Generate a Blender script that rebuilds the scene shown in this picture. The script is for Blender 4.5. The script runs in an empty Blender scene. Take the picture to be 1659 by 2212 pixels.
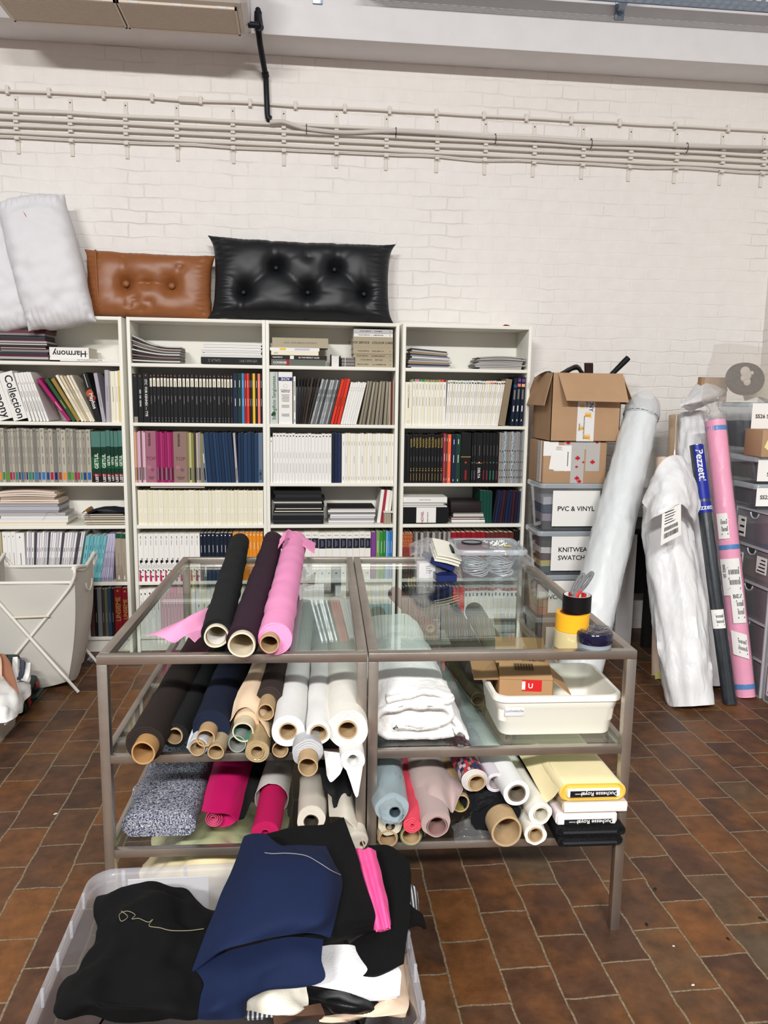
import bpy, bmesh, math, random
from mathutils import Vector, Matrix, noise
V = Vector
C = bpy.context.collection
SC = bpy.context.scene
W, H = 1659, 2212
# ---------------------------------------------------------------- camera
FPX = 1686.19
CAM = V((0.99856, -4.7768, 1.59885))
PITCH, YAW, ROLL = 0.150209, 0.10894, 0.0140613
fw = V((math.sin(YAW)*math.cos(PITCH), math.cos(YAW)*math.cos(PITCH), -math.sin(PITCH)))
r0 = V((math.cos(YAW), -math.sin(YAW), 0)); u0 = r0.cross(fw)
rt = math.cos(ROLL)*r0 + math.sin(ROLL)*u0
up = -math.sin(ROLL)*r0 + math.cos(ROLL)*u0
cd = bpy.data.cameras.new('camera'); cam = bpy.data.objects.new('camera', cd); C.objects.link(cam)
cd.sensor_fit = 'VERTICAL'; cd.sensor_height = 36; cd.lens = FPX/H*36; cd.clip_start = .05; cd.clip_end = 60
mm = Matrix((rt, up, -fw)).transposed().to_4x4(); mm.translation = CAM; cam.matrix_world = mm
SC.camera = cam
# ---------------------------------------------------------------- world, lamps, exposure
SC.view_settings.view_transform = 'Standard'; SC.view_settings.look = 'None'
SC.view_settings.gamma = 1; SC.view_settings.use_curve_mapping = False
SC.view_settings.exposure = 0.0
wd = bpy.data.worlds.new('world'); SC.world = wd; wd.use_nodes = True
wd.node_tree.nodes['Background'].inputs[0].default_value = (.93, .96, 1, 1)
wd.node_tree.nodes['Background'].inputs[1].default_value = .26
SC.cycles.transparent_max_bounces = 24
SC.cycles.max_bounces = 8
def area(name, loc, target, sx, sy, power, col=(1, .985, .965)):
    l = bpy.data.lights.new(name, 'AREA'); l.shape = 'RECTANGLE'; l.size = sx; l.size_y = sy; l.energy = power; l.color = col
    o = bpy.data.objects.new(name, l); C.objects.link(o); o.location = loc
    o.rotation_euler = (V(target)-V(loc)).to_track_quat('-Z', 'Y').to_euler()
    return o
area('hall_lamp', (-2.0, -9.2, 5.25), (-1.95, -8.8, 4.15), 2.2, .35, 640)
area('hall_lamp', (1.7, -9.2, 5.25), (1.7, -8.8, 4.15), 2.2, .35, 640)

# ---------------------------------------------------------------- helpers
def at(px, py, X=None, Y=None, Z=None):
    """point of the place seen at photo pixel (px, py) on the plane X=, Y= or Z="""
    d = fw + rt*((px-W/2)/FPX) - up*((py-H/2)/FPX)
    if Y is not None: k = (Y-CAM.y)/d.y
    elif Z is not None: k = (Z-CAM.z)/d.z
    else: k = (X-CAM.x)/d.x
    return CAM + d*k
def lin(c):
    return tuple((x/255/12.92 if x <= 10 else ((x/255+.055)/1.055)**2.4) for x in c)
MATS = {}
def nodes(m):
    m.use_nodes = True; nt = m.node_tree; nt.nodes.clear(); out = nt.nodes.new('ShaderNodeOutputMaterial')
    return nt, nt.nodes.new, nt.links.new, out
def M(name, col, rough=.6, metal=0., var=.0, vs=12., bump=0., bs=300., sheen=0., coat=0., spec=.2, stretch=None):
    if name in MATS: return MATS[name]
    m = bpy.data.materials.new(name); nt, N, L, out = nodes(m)
    b = N('ShaderNodeBsdfPrincipled'); L(b.outputs[0], out.inputs[0])
    c = lin(col); b.inputs['Base Color'].default_value = (*c, 1); b.inputs['Roughness'].default_value = rough
    b.inputs['Metallic'].default_value = metal; b.inputs['Sheen Weight'].default_value = sheen
    b.inputs['Coat Weight'].default_value = coat; b.inputs['Specular IOR Level'].default_value = spec
    if var or bump:
        tc = N('ShaderNodeTexCoord'); mp = N('ShaderNodeMapping'); L(tc.outputs['Object'], mp.inputs[0])
        if stretch: mp.inputs['Scale'].default_value = stretch
    if var:
        n = N('ShaderNodeTexNoise'); n.inputs['Scale'].default_value = vs; n.inputs['Detail'].default_value = 5; L(mp.outputs[0], n.inputs[0])
        r = N('ShaderNodeMapRange'); r.inputs[1].default_value = .3; r.inputs[2].default_value = .7; r.inputs[3].default_value = 1-var; r.inputs[4].default_value = 1+var; L(n.outputs[0], r.inputs[0])
        x = N('ShaderNodeVectorMath'); x.operation = 'SCALE'; x.inputs[0].default_value = c; L(r.outputs[0], x.inputs['Scale']); L(x.outputs[0], b.inputs['Base Color'])
    if bump:
        n = N('ShaderNodeTexNoise'); n.inputs['Scale'].default_value = bs; n.inputs['Detail'].default_value = 3; L(mp.outputs[0], n.inputs[0])
        bp = N('ShaderNodeBump'); bp.inputs['Strength'].default_value = bump; bp.inputs['Distance'].default_value = .004; L(n.outputs[0], bp.inputs['Height']); L(bp.outputs[0], b.inputs['Normal'])
    MATS[name] = m; return m
def clear(name, tint, opac, col, rough=.2, ior=1.45, gloss_rough=.03, bump=0.):
    """clear sheet: fresnel gloss over a mix of see-through and milky body"""
    if name in MATS: return MATS[name]
    m = bpy.data.materials.new(name); nt, N, L, out = nodes(m)
    t = N('ShaderNodeBsdfTransparent'); t.inputs[0].default_value = (*tint, 1)
    g = N('ShaderNodeBsdfGlossy'); g.inputs['Roughness'].default_value = gloss_rough
    f = N('ShaderNodeFresnel'); ge = N('ShaderNodeNewGeometry'); mr = N('ShaderNodeMapRange'); L(ge.outputs['Backfacing'], mr.inputs[0])
    mr.inputs[3].default_value = ior; mr.inputs[4].default_value = 1/ior; L(mr.outputs[0], f.inputs[0])
    mx = N('ShaderNodeMixShader'); src = t.outputs[0]
    if bump:
        n = N('ShaderNodeTexNoise'); n.inputs['Scale'].default_value = 28; n.inputs['Detail'].default_value = 6; n.inputs['Distortion'].default_value = 1.2
        tc = N('ShaderNodeTexCoord'); L(tc.outputs['Object'], n.inputs[0])
        bp = N('ShaderNodeBump'); bp.inputs['Strength'].default_value = bump; bp.inputs['Distance'].default_value = .02; L(n.outputs[0], bp.inputs['Height'])
        L(bp.outputs[0], g.inputs['Normal']); L(bp.outputs[0], f.inputs['Normal'])
    if opac:
        d = N('ShaderNodeBsdfPrincipled'); d.inputs['Base Color'].default_value = (*lin(col), 1); d.inputs['Roughness'].default_value = rough
        if bump: L(bp.outputs[0], d.inputs['Normal'])
        m2 = N('ShaderNodeMixShader'); m2.inputs[0].default_value = opac; L(t.outputs[0], m2.inputs[1]); L(d.outputs[0], m2.inputs[2]); src = m2.outputs[0]
    L(f.outputs[0], mx.inputs[0]); L(src, mx.inputs[1]); L(g.outputs[0], mx.inputs[2]); L(mx.outputs[0], out.inputs[0])
    MATS[name] = m; return m

def frame_of(d, hint=V((0, 0, 1))):
    d = d.normalized()
    if abs(d.dot(hint)) > .98: hint = V((1, 0, 0))
    a = d.cross(hint).normalized(); b = a.cross(d).normalized()
    return a, b
TXT = {}
def glyphs(s):
    if s not in TXT:
        cu = bpy.data.curves.new('lettering', 'FONT'); cu.body = s; cu.resolution_u = 3; cu.offset = .014
        o = bpy.data.objects.new('lettering', cu); C.objects.link(o)
        me = bpy.data.meshes.new_from_object(o)
        vs = [(v.co.x, v.co.y) for v in me.vertices]; fs = [tuple(p.vertices) for p in me.polygons]
        C.objects.unlink(o); bpy.data.objects.remove(o); bpy.data.curves.remove(cu); bpy.data.meshes.remove(me)
        xs = [v[0] for v in vs] or [0, 1]
        TXT[s] = (vs, fs, min(xs), max(xs))
    return TXT[s]
class MB:
    def __init__(self, mat=None):
        self.v = []; self.f = []; self.mi = []; self.sm = []; self.mats = []; self.mat = mat
    def mid(self, m):
        m = m or self.mat
        if m not in self.mats: self.mats.append(m)
        return self.mats.index(m)
    def add(self, vs, fs, mat=None, smooth=False):
        b = len(self.v); i = self.mid(mat)
        self.v += [V(p) for p in vs]
        for f in fs: self.f.append(tuple(b+k for k in f)); self.mi.append(i); self.sm.append(smooth)
        return self
    def poly(self, pts, mat=None): return self.add(pts, [tuple(range(len(pts)))], mat)
    def box(self, p0, p1, mat=None, T=None, bev=0.):
        (x0, y0, z0), (x1, y1, z1) = p0, p1
        if bev:
            bm = bmesh.new(); bmesh.ops.create_cube(bm, size=1)
            for v in bm.verts: v.co = V((x0+(v.co.x+.5)*(x1-x0), y0+(v.co.y+.5)*(y1-y0), z0+(v.co.z+.5)*(z1-z0)))
            bmesh.ops.bevel(bm, geom=bm.edges[:], offset=bev, segments=2, affect='EDGES', profile=.5)
            bm.verts.index_update(); vs = [v.co.copy() for v in bm.verts]; fs = [tuple(v.index for v in f.verts) for f in bm.faces]; bm.free()
        else:
            vs = [V((x, y, z)) for z in (z0, z1) for y in (y0, y1) for x in (x0, x1)]
            fs = [(0, 2, 3, 1), (4, 5, 7, 6), (0, 1, 5, 4), (2, 6, 7, 3), (0, 4, 6, 2), (1, 3, 7, 5)]
        if T is not None: vs = [T @ v for v in vs]
        return self.add(vs, fs, mat, bool(bev))
    def bar(self, p, q, w, h, mat=None, bev=0., hint=V((0, 0, 1))):
        p, q = V(p), V(q); d = (q-p); a, b = frame_of(d, hint); L = d.length; d.normalize()
        T = Matrix(((a.x, d.x, b.x, p.x), (a.y, d.y, b.y, p.y), (a.z, d.z, b.z, p.z), (0, 0, 0, 1)))
        return self.box((-w/2, 0, -h/2), (w/2, L, h/2), mat, T, bev)
    def tube(self, pts, r, mat=None, n=10, caps=True, closed=False):
        pts = [V(p) for p in pts]; m = len(pts); rs = r if isinstance(r, (list, tuple)) else [r]*m
        vs, fs = [], []; prev = None
        for i, p in enumerate(pts):
            d = (pts[(i+1) % m]-pts[i-1]) if closed else (pts[min(i+1, m-1)]-pts[max(i-1, 0)])
            if prev is None: a, b = frame_of(d)
            else:
                dn = d.normalized(); a = (prev-dn*prev.dot(dn)).normalized(); b = a.cross(dn)
            prev = a
            for k in range(n):
                t = 2*math.pi*k/n; vs.append(p+(a*math.cos(t)+b*math.sin(t))*rs[i])
        for i in range(m if closed else m-1):
            for k in range(n):
                j = (i+1) % m; fs.append((i*n+k, i*n+(k+1) % n, j*n+(k+1) % n, j*n+k))
        if caps and not closed: fs += [tuple(range(n))[::-1], tuple((m-1)*n+k for k in range(n))]
        return self.add(vs, fs, mat, True)
    def lathe(self, prof, o, axis=(0, 0, 1), mat=None, n=32, wob=None):
        """prof = [(r, t)], revolved about AXIS through o; wob(theta, t) scales r"""
        o = V(o); ax = V(axis).normalized(); a, b = frame_of(ax)
        vs, fs = [], []
        for r, t in prof:
            for k in range(n):
                th = 2*math.pi*k/n; rr = r*(wob(th, t) if wob else 1); vs.append(o+ax*t+(a*math.cos(th)+b*math.sin(th))*rr)
        for i in range(len(prof)-1):
            for k in range(n): fs.append((i*n+k, i*n+(k+1) % n, (i+1)*n+(k+1) % n, (i+1)*n+k))
        return self.add(vs, fs, mat, True)
    def grid(self, P, mat=None, thick=0., closed=False):
        """P[i][j] points; thick > 0 gives it a second skin below and closed edges; closed wraps j"""
        m, n = len(P), len(P[0]); vs = [V(p) for r in P for p in r]; fs = []
        nj = n if closed else n-1
        for i in range(m-1):
            for j in range(nj): fs.append((i*n+j, i*n+(j+1) % n, (i+1)*n+(j+1) % n, (i+1)*n+j))
        if thick:
            nr = [V((0, 0, 0)) for _ in vs]
            for f in fs:
                q = (vs[f[2]]-vs[f[0]]).cross(vs[f[3]]-vs[f[1]])
                for k in f: nr[k] += q
            b = len(vs); sg = 1 if sum((x.normalized().z for x in nr if x.length > 1e-12), 0) > .25*b else -1
            if sg < 0 and sum((x.normalized().z for x in nr if x.length > 1e-12), 0) < -.25*b: sg = -1
            vs += [v-(x.normalized() if x.length > 1e-12 else V((0, 0, 1)))*thick*sg for v, x in zip(vs[:b], nr)]
            fs += [tuple(k+b for k in f[::-1]) for f in fs[:]]
            ed = [(i*n, (i+1)*n) for i in range(m-1)] + [((i+1)*n+n-1, i*n+n-1) for i in range(m-1)] if not closed else []
            ed += [(j+1, j) for j in range(n-1)] + [((m-1)*n+j, (m-1)*n+j+1) for j in range(n-1)]
            for p, q in ed: fs.append((p, q, q+b, p+b))
        return self.add(vs, fs, mat, True)
    def text(self, s, o, ux, uy, size, mat=None, align='C', maxw=None):
        vs, fs, a, b = glyphs(s)
        if not fs: return self
        o, ux, uy = V(o), V(ux).normalized(), V(uy).normalized(); k = size
        kx = k
        if maxw and (b-a)*k > maxw: kx = maxw/(b-a)
        sh = -(a+b)/2 if align == 'C' else -a
        return self.add([o+ux*((x+sh)*kx)+uy*((y-.35)*k) for x, y in vs], fs, mat)
    def build(self, name, parent=None, label=None, cat=None, group=None, kind=None, sharp=40, loc=None):
        me = bpy.data.meshes.new(name)
        L = V(loc) if loc is not None else V((0, 0, 0))
        if parent is not None: L = parent.matrix_world.translation if False else V(parent['_o']) if '_o' in parent else V((0, 0, 0))
        elif loc is None and self.v:
            xs = [p.x for p in self.v]; ys = [p.y for p in self.v]; L = V(((min(xs)+max(xs))/2, (min(ys)+max(ys))/2, min(p.z for p in self.v)))
        me.from_pydata([tuple(p-L) for p in self.v], [], self.f)
        for m in self.mats: me.materials.append(m)
        me.polygons.foreach_set('material_index', self.mi); me.polygons.foreach_set('use_smooth', self.sm)
        me.update()
        bm = bmesh.new(); bm.from_mesh(me); bmesh.ops.recalc_face_normals(bm, faces=bm.faces[:]) if not getattr(self, 'keep', False) else None
        bm.to_mesh(me); bm.free()
        if any(self.sm): me.set_sharp_from_angle(angle=math.radians(sharp))
        o = bpy.data.objects.new(name, me); C.objects.link(o)
        o['_o'] = tuple(L)
        if parent is not None: o.parent = parent
        else: o.location = L
        tag(o, label, cat, group, kind); ALL.append(o)
        return o
ALL = []
def tag(o, label=None, cat=None, group=None, kind=None):
    if label: o['label'] = label
    if cat: o['category'] = cat
    if group: o['group'] = group
    if kind: o['kind'] = kind
    return o
def thing(name, label, cat, loc, group=None):
    o = bpy.data.objects.new(name, None); C.objects.link(o); o.location = loc; o['_o'] = tuple(loc); o.empty_display_size = .05; ALL.append(o)
    return tag(o, label, cat, group)
def cr(p0, p1, p2, p3, t):
    return .5*((2*p1)+(p2-p0)*t+(2*p0-5*p1+4*p2-p3)*t*t+(3*p1-p0-3*p2+p3)*t*t*t)
def spline(P, k):
    o = []
    for i in range(len(P)-1):
        a, b, c, d = P[max(i-1, 0)], P[i], P[i+1], P[min(i+2, len(P)-1)]
        for s in range(k): o.append(cr(a, b, c, d, s/k))
    o.append(P[-1].copy()); return o
def smooth_grid(P, ku, kv):
    R = [spline([V(p) for p in r], kv) for r in P]
    cols = [spline([R[i][j] for i in range(len(R))], ku) for j in range(len(R[0]))]
    return [[cols[j][i] for j in range(len(cols))] for i in range(len(cols[0]))]
def ridge(p, s):
    q = V(p)*s
    return (1-abs(noise.noise(q))*2)*.6+(1-abs(noise.noise(q*2.1+V((5, 3, 1))))*2)*.3
def wrinkle(P, amp, sc, seed=0, stretch=(1, 1, 1), fn=None):
    m, n = len(P), len(P[0]); off = V((seed*3.1, seed*1.7, seed*.9)); st = V(stretch); out = []
    for i in range(m):
        row = []
        for j in range(n):
            a = P[min(i+1, m-1)][j]-P[max(i-1, 0)][j]; b = P[i][min(j+1, n-1)]-P[i][max(j-1, 0)]
            q = a.cross(b); q = q.normalized() if q.length > 1e-12 else V((0, 0, 1))
            p = P[i][j]*sc; p = V((p.x*st.x, p.y*st.y, p.z*st.z))+off
            row.append(P[i][j]+q*amp*(noise.noise(p)+.5*noise.noise(p*2.3)+(.5*ridge(p, .9) if fn else 0)))
        out.append(row)
    return out
def cloth(ctrl, mat, ku=6, kv=6, amp=.004, sc=14, seed=0, thick=.002, stretch=(1, 1, 1), mb=None, ridged=True):
    g = wrinkle(smooth_grid(ctrl, ku, kv), amp, sc, seed, stretch, ridged)
    mb = mb or MB(mat); mb.grid(g, mat, thick); return mb
def ordw(i):
    w = 'first second third fourth fifth sixth seventh eighth ninth tenth eleventh twelfth thirteenth fourteenth fifteenth sixteenth seventeenth eighteenth nineteenth twentieth'.split()
    t = {20: 'twenty', 30: 'thirty'}
    if i < 20: return w[i]
    if (i+1) % 10 == 0: return {30: 'thirtieth', 40: 'fortieth'}[i+1]
    return t[(i+1)//10*10]+'-'+w[(i+1) % 10-1]

# ---------------------------------------------------------------- shared materials
PAPER = M('paper_white', (238, 236, 232), .7)
PAGES = M('page_edges', (226, 220, 206), .8, var=.08, vs=300)
INK = M('ink_black', (25, 25, 28), .6)
GREYINK = M('ink_grey', (120, 118, 115), .7)
GOLD = M('gold_foil', (200, 170, 90), .35, .7)
CARD = M('cardboard', (178, 144, 112), .8, var=.05, vs=8, bump=.05)
CORE = M('core_card', (186, 158, 120), .75, var=.06, vs=60)
STEEL = M('brushed_steel', (182, 173, 163), .34, .9, var=.08, vs=14, bump=.06, bs=60, stretch=(1, 1, 1))
MELAMINE = M('white_melamine', (238, 236, 226), .45)
GLASS = clear('table_glass', (.905, .96, .945), 0, (0, 0, 0), ior=1.52, gloss_rough=.0)
BOXPLASTIC = clear('clear_plastic', (.965, .975, .985), .06, (205, 214, 222), .3)
BAGPLASTIC = clear('bag_plastic', (.97, .97, .97), .1, (225, 225, 225), .25, bump=.5)
# ================================================================ the room
def wall_mat(name, u):
    m = bpy.data.materials.new(name); nt, N, L, out = nodes(m)
    b = N('ShaderNodeBsdfPrincipled'); L(b.outputs[0], out.inputs[0]); b.inputs['Roughness'].default_value = .55
    tc = N('ShaderNodeTexCoord'); sp = N('ShaderNodeSeparateXYZ'); L(tc.outputs['Object'], sp.inputs[0])
    cb = N('ShaderNodeCombineXYZ'); L(sp.outputs[u], cb.inputs[0]); L(sp.outputs[2], cb.inputs[1])
    n1 = N('ShaderNodeTexNoise'); n1.inputs['Scale'].default_value = 5; n1.inputs['Detail'].default_value = 4; L(tc.outputs['Object'], n1.inputs[0])
    sc = N('ShaderNodeVectorMath'); sc.operation = 'SCALE'; sc.inputs['Scale'].default_value = .05; L(n1.outputs['Color'], sc.inputs[0])
    ad = N('ShaderNodeVectorMath'); L(cb.outputs[0], ad.inputs[0]); L(sc.outputs[0], ad.inputs[1])
    br = N('ShaderNodeTexBrick'); L(ad.outputs[0], br.inputs[0]); br.inputs['Scale'].default_value = 1
    br.inputs['Brick Width'].default_value = .205; br.inputs['Row Height'].default_value = .077; br.inputs['Mortar Size'].default_value = .006; br.inputs['Mortar Smooth'].default_value = 1.
    br.inputs['Color1'].default_value = (0, 0, 0, 1); br.inputs['Color2'].default_value = (1, 1, 1, 1)
    n2 = N('ShaderNodeTexNoise'); n2.inputs['Scale'].default_value = 13; n2.inputs['Detail'].default_value = 7; L(tc.outputs['Object'], n2.inputs[0])
    n3 = N('ShaderNodeTexNoise'); n3.inputs['Scale'].default_value = 2.2; L(tc.outputs['Object'], n3.inputs[0])
    mk = N('ShaderNodeMapRange'); mk.inputs[1].default_value = .45; mk.inputs[2].default_value = .68; mk.inputs[3].default_value = .2; L(n3.outputs[0], mk.inputs[0])
    mu = N('ShaderNodeMath'); mu.operation = 'MULTIPLY'; L(br.outputs['Fac'], mu.inputs[0]); L(mk.outputs[0], mu.inputs[1])
    ma = N('ShaderNodeMath'); ma.operation = 'MULTIPLY_ADD'; ma.inputs[1].default_value = -.85; L(mu.outputs[0], ma.inputs[0]); L(n2.outputs[0], ma.inputs[2])
    bp = N('ShaderNodeBump'); bp.inputs['Strength'].default_value = .55; bp.inputs['Distance'].default_value = .009; L(ma.outputs[0], bp.inputs['Height']); L(bp.outputs[0], b.inputs['Normal'])
    rp = N('ShaderNodeValToRGB'); rp.color_ramp.elements[0].color = (*lin((226, 221, 215)), 1); rp.color_ramp.elements[1].color = (*lin((236, 232, 228)), 1); L(n2.outputs[0], rp.inputs[0]); L(rp.outputs[0], b.inputs['Base Color'])
    return m
def floor_mat():
    m = bpy.data.materials.new('terracotta_pavers'); nt, N, L, out = nodes(m)
    b = N('ShaderNodeBsdfPrincipled'); L(b.outputs[0], out.inputs[0]); b.inputs['Specular IOR Level'].default_value = .3
    tc = N('ShaderNodeTexCoord'); sp = N('ShaderNodeSeparateXYZ'); L(tc.outputs['Object'], sp.inputs[0])
    cb = N('ShaderNodeCombineXYZ'); L(sp.outputs[1], cb.inputs[0]); L(sp.outputs[0], cb.inputs[1])
    n1 = N('ShaderNodeTexNoise'); n1.inputs['Scale'].default_value = 9; n1.inputs['Detail'].default_value = 5; L(tc.outputs['Object'], n1.inputs[0])
    sb = N('ShaderNodeVectorMath'); sb.operation = 'SUBTRACT'; sb.inputs[1].default_value = (.5, .5, .5); L(n1.outputs['Color'], sb.inputs[0])
    sc = N('ShaderNodeVectorMath'); sc.operation = 'SCALE'; sc.inputs['Scale'].default_value = .02; L(sb.outputs[0], sc.inputs[0])
    ad = N('ShaderNodeVectorMath'); L(cb.outputs[0], ad.inputs[0]); L(sc.outputs[0], ad.inputs[1])
    of = N('ShaderNodeVectorMath'); of.inputs[1].default_value = (7.3775, 4.344, 0); L(ad.outputs[0], of.inputs[0])
    br = N('ShaderNodeTexBrick'); L(of.outputs[0], br.inputs[0]); br.inputs['Scale'].default_value = 1
    br.inputs['Brick Width'].default_value = .245; br.inputs['Row Height'].default_value = .1475; br.inputs['Mortar Size'].default_value = .0038; br.inputs['Mortar Smooth'].default_value = .35
    br.inputs['Color1'].default_value = (0, 0, 0, 1); br.inputs['Color2'].default_value = (1, 1, 1, 1); br.inputs['Mortar'].default_value = (.5, .5, .5, 1)
    rp = N('ShaderNodeValToRGB'); e = rp.color_ramp.elements
    e[0].color = (*lin((84, 60, 46)), 1); e[1].color = (*lin((96, 80, 62)), 1)
    for p, c in ((.3, (98, 66, 48)), (.55, (104, 74, 52)), (.75, (116, 76, 48)), (.9, (136, 88, 48))):
        q = e.new(p); q.color = (*lin(c), 1)
    L(br.outputs['Color'], rp.inputs[0])
    n2 = N('ShaderNodeTexNoise'); n2.inputs['Scale'].default_value = 13; n2.inputs['Detail'].default_value = 8; n2.inputs['Roughness'].default_value = .65; L(tc.outputs['Object'], n2.inputs[0])
    r2 = N('ShaderNodeMapRange'); r2.inputs[1].default_value = .3; r2.inputs[2].default_value = .72; r2.inputs[3].default_value = .46; r2.inputs[4].default_value = 1.08; L(n2.outputs[0], r2.inputs[0])
    n4 = N('ShaderNodeTexNoise'); n4.inputs['Scale'].default_value = 5; n4.inputs['Detail'].default_value = 6; n4.inputs['Roughness'].default_value = .6; L(tc.outputs['Object'], n4.inputs[0])
    r4 = N('ShaderNodeMapRange'); r4.inputs[1].default_value = .48; r4.inputs[2].default_value = .7; r4.inputs[4].default_value = .75; L(n4.outputs[0], r4.inputs[0])
    mo = N('ShaderNodeMix'); mo.data_type = 'RGBA'; L(r4.outputs[0], mo.inputs['Factor']); L(rp.outputs[0], mo.inputs['A']); mo.inputs['B'].default_value = (*lin((138, 88, 44)), 1)
    mx = N('ShaderNodeVectorMath'); mx.operation = 'SCALE'; L(mo.outputs['Result'], mx.inputs[0]); L(r2.outputs[0], mx.inputs['Scale'])
    n3 = N('ShaderNodeTexNoise'); n3.inputs['Scale'].default_value = 120; n3.inputs['Detail'].default_value = 3; L(tc.outputs['Object'], n3.inputs[0])
    r3 = N('ShaderNodeMapRange'); r3.inputs[1].default_value = .3; r3.inputs[2].default_value = .7; r3.inputs[3].default_value = .5; r3.inputs[4].default_value = 1.3; L(n3.outputs[0], r3.inputs[0])
    gc = N('ShaderNodeVectorMath'); gc.operation = 'SCALE'; gc.inputs[0].default_value = lin((138, 122, 98)); L(r3.outputs[0], gc.inputs['Scale'])
    mm_ = N('ShaderNodeMix'); mm_.data_type = 'RGBA'; L(br.outputs['Fac'], mm_.inputs['Factor']); L(mx.outputs[0], mm_.inputs['A']); L(gc.outputs[0], mm_.inputs['B']); L(mm_.outputs['Result'], b.inputs['Base Color'])
    rr = N('ShaderNodeMapRange'); rr.inputs[3].default_value = .34; rr.inputs[4].default_value = .62; L(n2.outputs[0], rr.inputs[0]); L(rr.outputs[0], b.inputs['Roughness'])
    ma = N('ShaderNodeMath'); ma.operation = 'MULTIPLY_ADD'; ma.inputs[1].default_value = -1.; L(br.outputs['Fac'], ma.inputs[0]); L(n2.outputs[0], ma.inputs[2])
    bp = N('ShaderNodeBump'); bp.inputs['Strength'].default_value = .5; bp.inputs['Distance'].default_value = .006; L(ma.outputs[0], bp.inputs['Height']); L(bp.outputs[0], b.inputs['Normal'])
    return m
BRICK = wall_mat('painted_brick_back', 0)
PAINT = M('white_paint', (230, 228, 229), .6, var=.03, vs=7, bump=.12, bs=90)
RX = 4.1
MB(floor_mat()).box((-6, -10, -.2), (RX+.2, .49, 0)).build('floor', kind='structure', loc=(0, 0, 0))
MB(BRICK).box((-6, .29, 0), (RX, .49, 4.6)).build('wall_back', kind='structure', loc=(0, 0, 0))
MB(wall_mat('painted_brick_right', 1)).box((RX, -4, 0), (RX+.2, .49, 4.6)).build('wall_right', kind='structure', loc=(0, 0, 0))
MB(PAINT).box((-6, .015, 3.59), (RX, .29, 4.6), bev=.006).build('beam_back', kind='structure', loc=(0, 0, 0))
# conduits along the wall
PIPE = M('painted_conduit', (222, 216, 207), .5)
PIPEG = M('grey_conduit', (205, 198, 192), .5)
BLK = M('black_pipe', (30, 31, 38), .4)
def wavy(x0, x1, y, z, amp, sd, n=46):
    return [V((x0+(x1-x0)*i/n, y, z+amp*noise.noise(V((i*.35, sd, 0))))) for i in range(n+1)]
for i, (z, r, ay, nm) in enumerate(((3.2, .0105, .006, 'uppermost of the four parallel white wall conduits'), (3.157, .0105, .003, 'second of the four parallel white wall conduits'),
                     (3.118, .0105, .003, 'third of the four parallel white wall conduits'), (3.078, .0095, .004, 'lowest of the four parallel white wall conduits'))):
    MB(PIPE).tube(wavy(-1.6, RX-.02, .268, z, ay, i*7), r).build('conduit', None, nm, 'conduit', 'conduits along the back wall', loc=(0, .29, z))
cable = MB(PIPE).tube(wavy(-1.6, RX-.02, .262, 3.055, .014, 40), .005).build('cable', None, 'thin white cable wandering just below the four wall conduits', 'cable', loc=(0, .29, 3.05))
thin = MB(PIPE).tube(wavy(-1.6, RX-.02, .272, 3.308, .006, 60), .0075).build('conduit', None, 'single thin white conduit above the others, held by saddle clips', 'conduit', loc=(0, .29, 3.3))
for px in (15, 105, 223, 328, 433, 540, 638, 745, 842, 943, 1046, 1138, 1235, 1340, 1460, 1575):
    x = at(px, 190+px*.045, Y=.27).x
    m = MB(PIPE).box((x-.01, .262, 3.288), (x+.01, .29, 3.334), bev=.003); m.build('saddle_clip', thin)
x = at(408, 204, Y=.27).x
MB(PIPE).box((x-.06, .258, 3.292), (x+.06, .29, 3.325), bev=.004).build('coupling', thin)
for k, px in enumerate((36, 153, 272, 382, 503, 613, 727, 835, 945, 1050, 1156, 1262, 1365, 1465, 1565, 1655)):
    x = at(px, 260, Y=.28).x
    m = MB(PIPE).box((x-.011, .281, 3.225), (x+.011, .29, 3.285), bev=.002).box((x-.012, .278, 3.03), (x+.012, .29, 3.23)).box((x-.011, .281, 2.965), (x+.011, .29, 3.03), bev=.002)
    for z in (3.178, 3.137, 3.098, 3.045): m.box((x-.013, .255, z-.007), (x+.013, .285, z+.007), bev=.002)
    m.tube([(x, .279, 3.262), (x, .283, 3.262)], .004, INK, 8)
    m.build('pipe_bracket', None, f'{ordw(k)} from left of the slotted white brackets holding the wall conduits', 'bracket', 'pipe brackets on the back wall')
# grey drain hose joining the conduits, tied with black cable ties
gp = [at(583, 264, Y=.25), at(612, 263, Y=.25), at(640, 272, Y=.25), at(668, 279, Y=.25), at(745, 286, Y=.25)]
for px, py in ((842, 283), (945, 288), (1060, 296), (1170, 301), (1280, 309), (1390, 311), (1500, 316), (1659, 319)): gp.append(at(px, py, Y=.245))
hose = MB(PIPEG).tube(spline(gp, 5), .0125, n=12).build('drain_hose', None, 'grey drain hose running right from the black pipe, tied to the conduits', 'hose', loc=(.8, .25, 3.2))
for px, py in ((662, 276), (855, 283), (1070, 297), (1277, 307), (1484, 316)):
    p = at(px, py, Y=.25); MB(BLK).tube([p+V((0, .016*math.cos(t*.7854)*1.2, .03*math.sin(t*.7854)-.008)) for t in range(8)], .0022, n=6, closed=True).build('cable_tie', hose)
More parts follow.
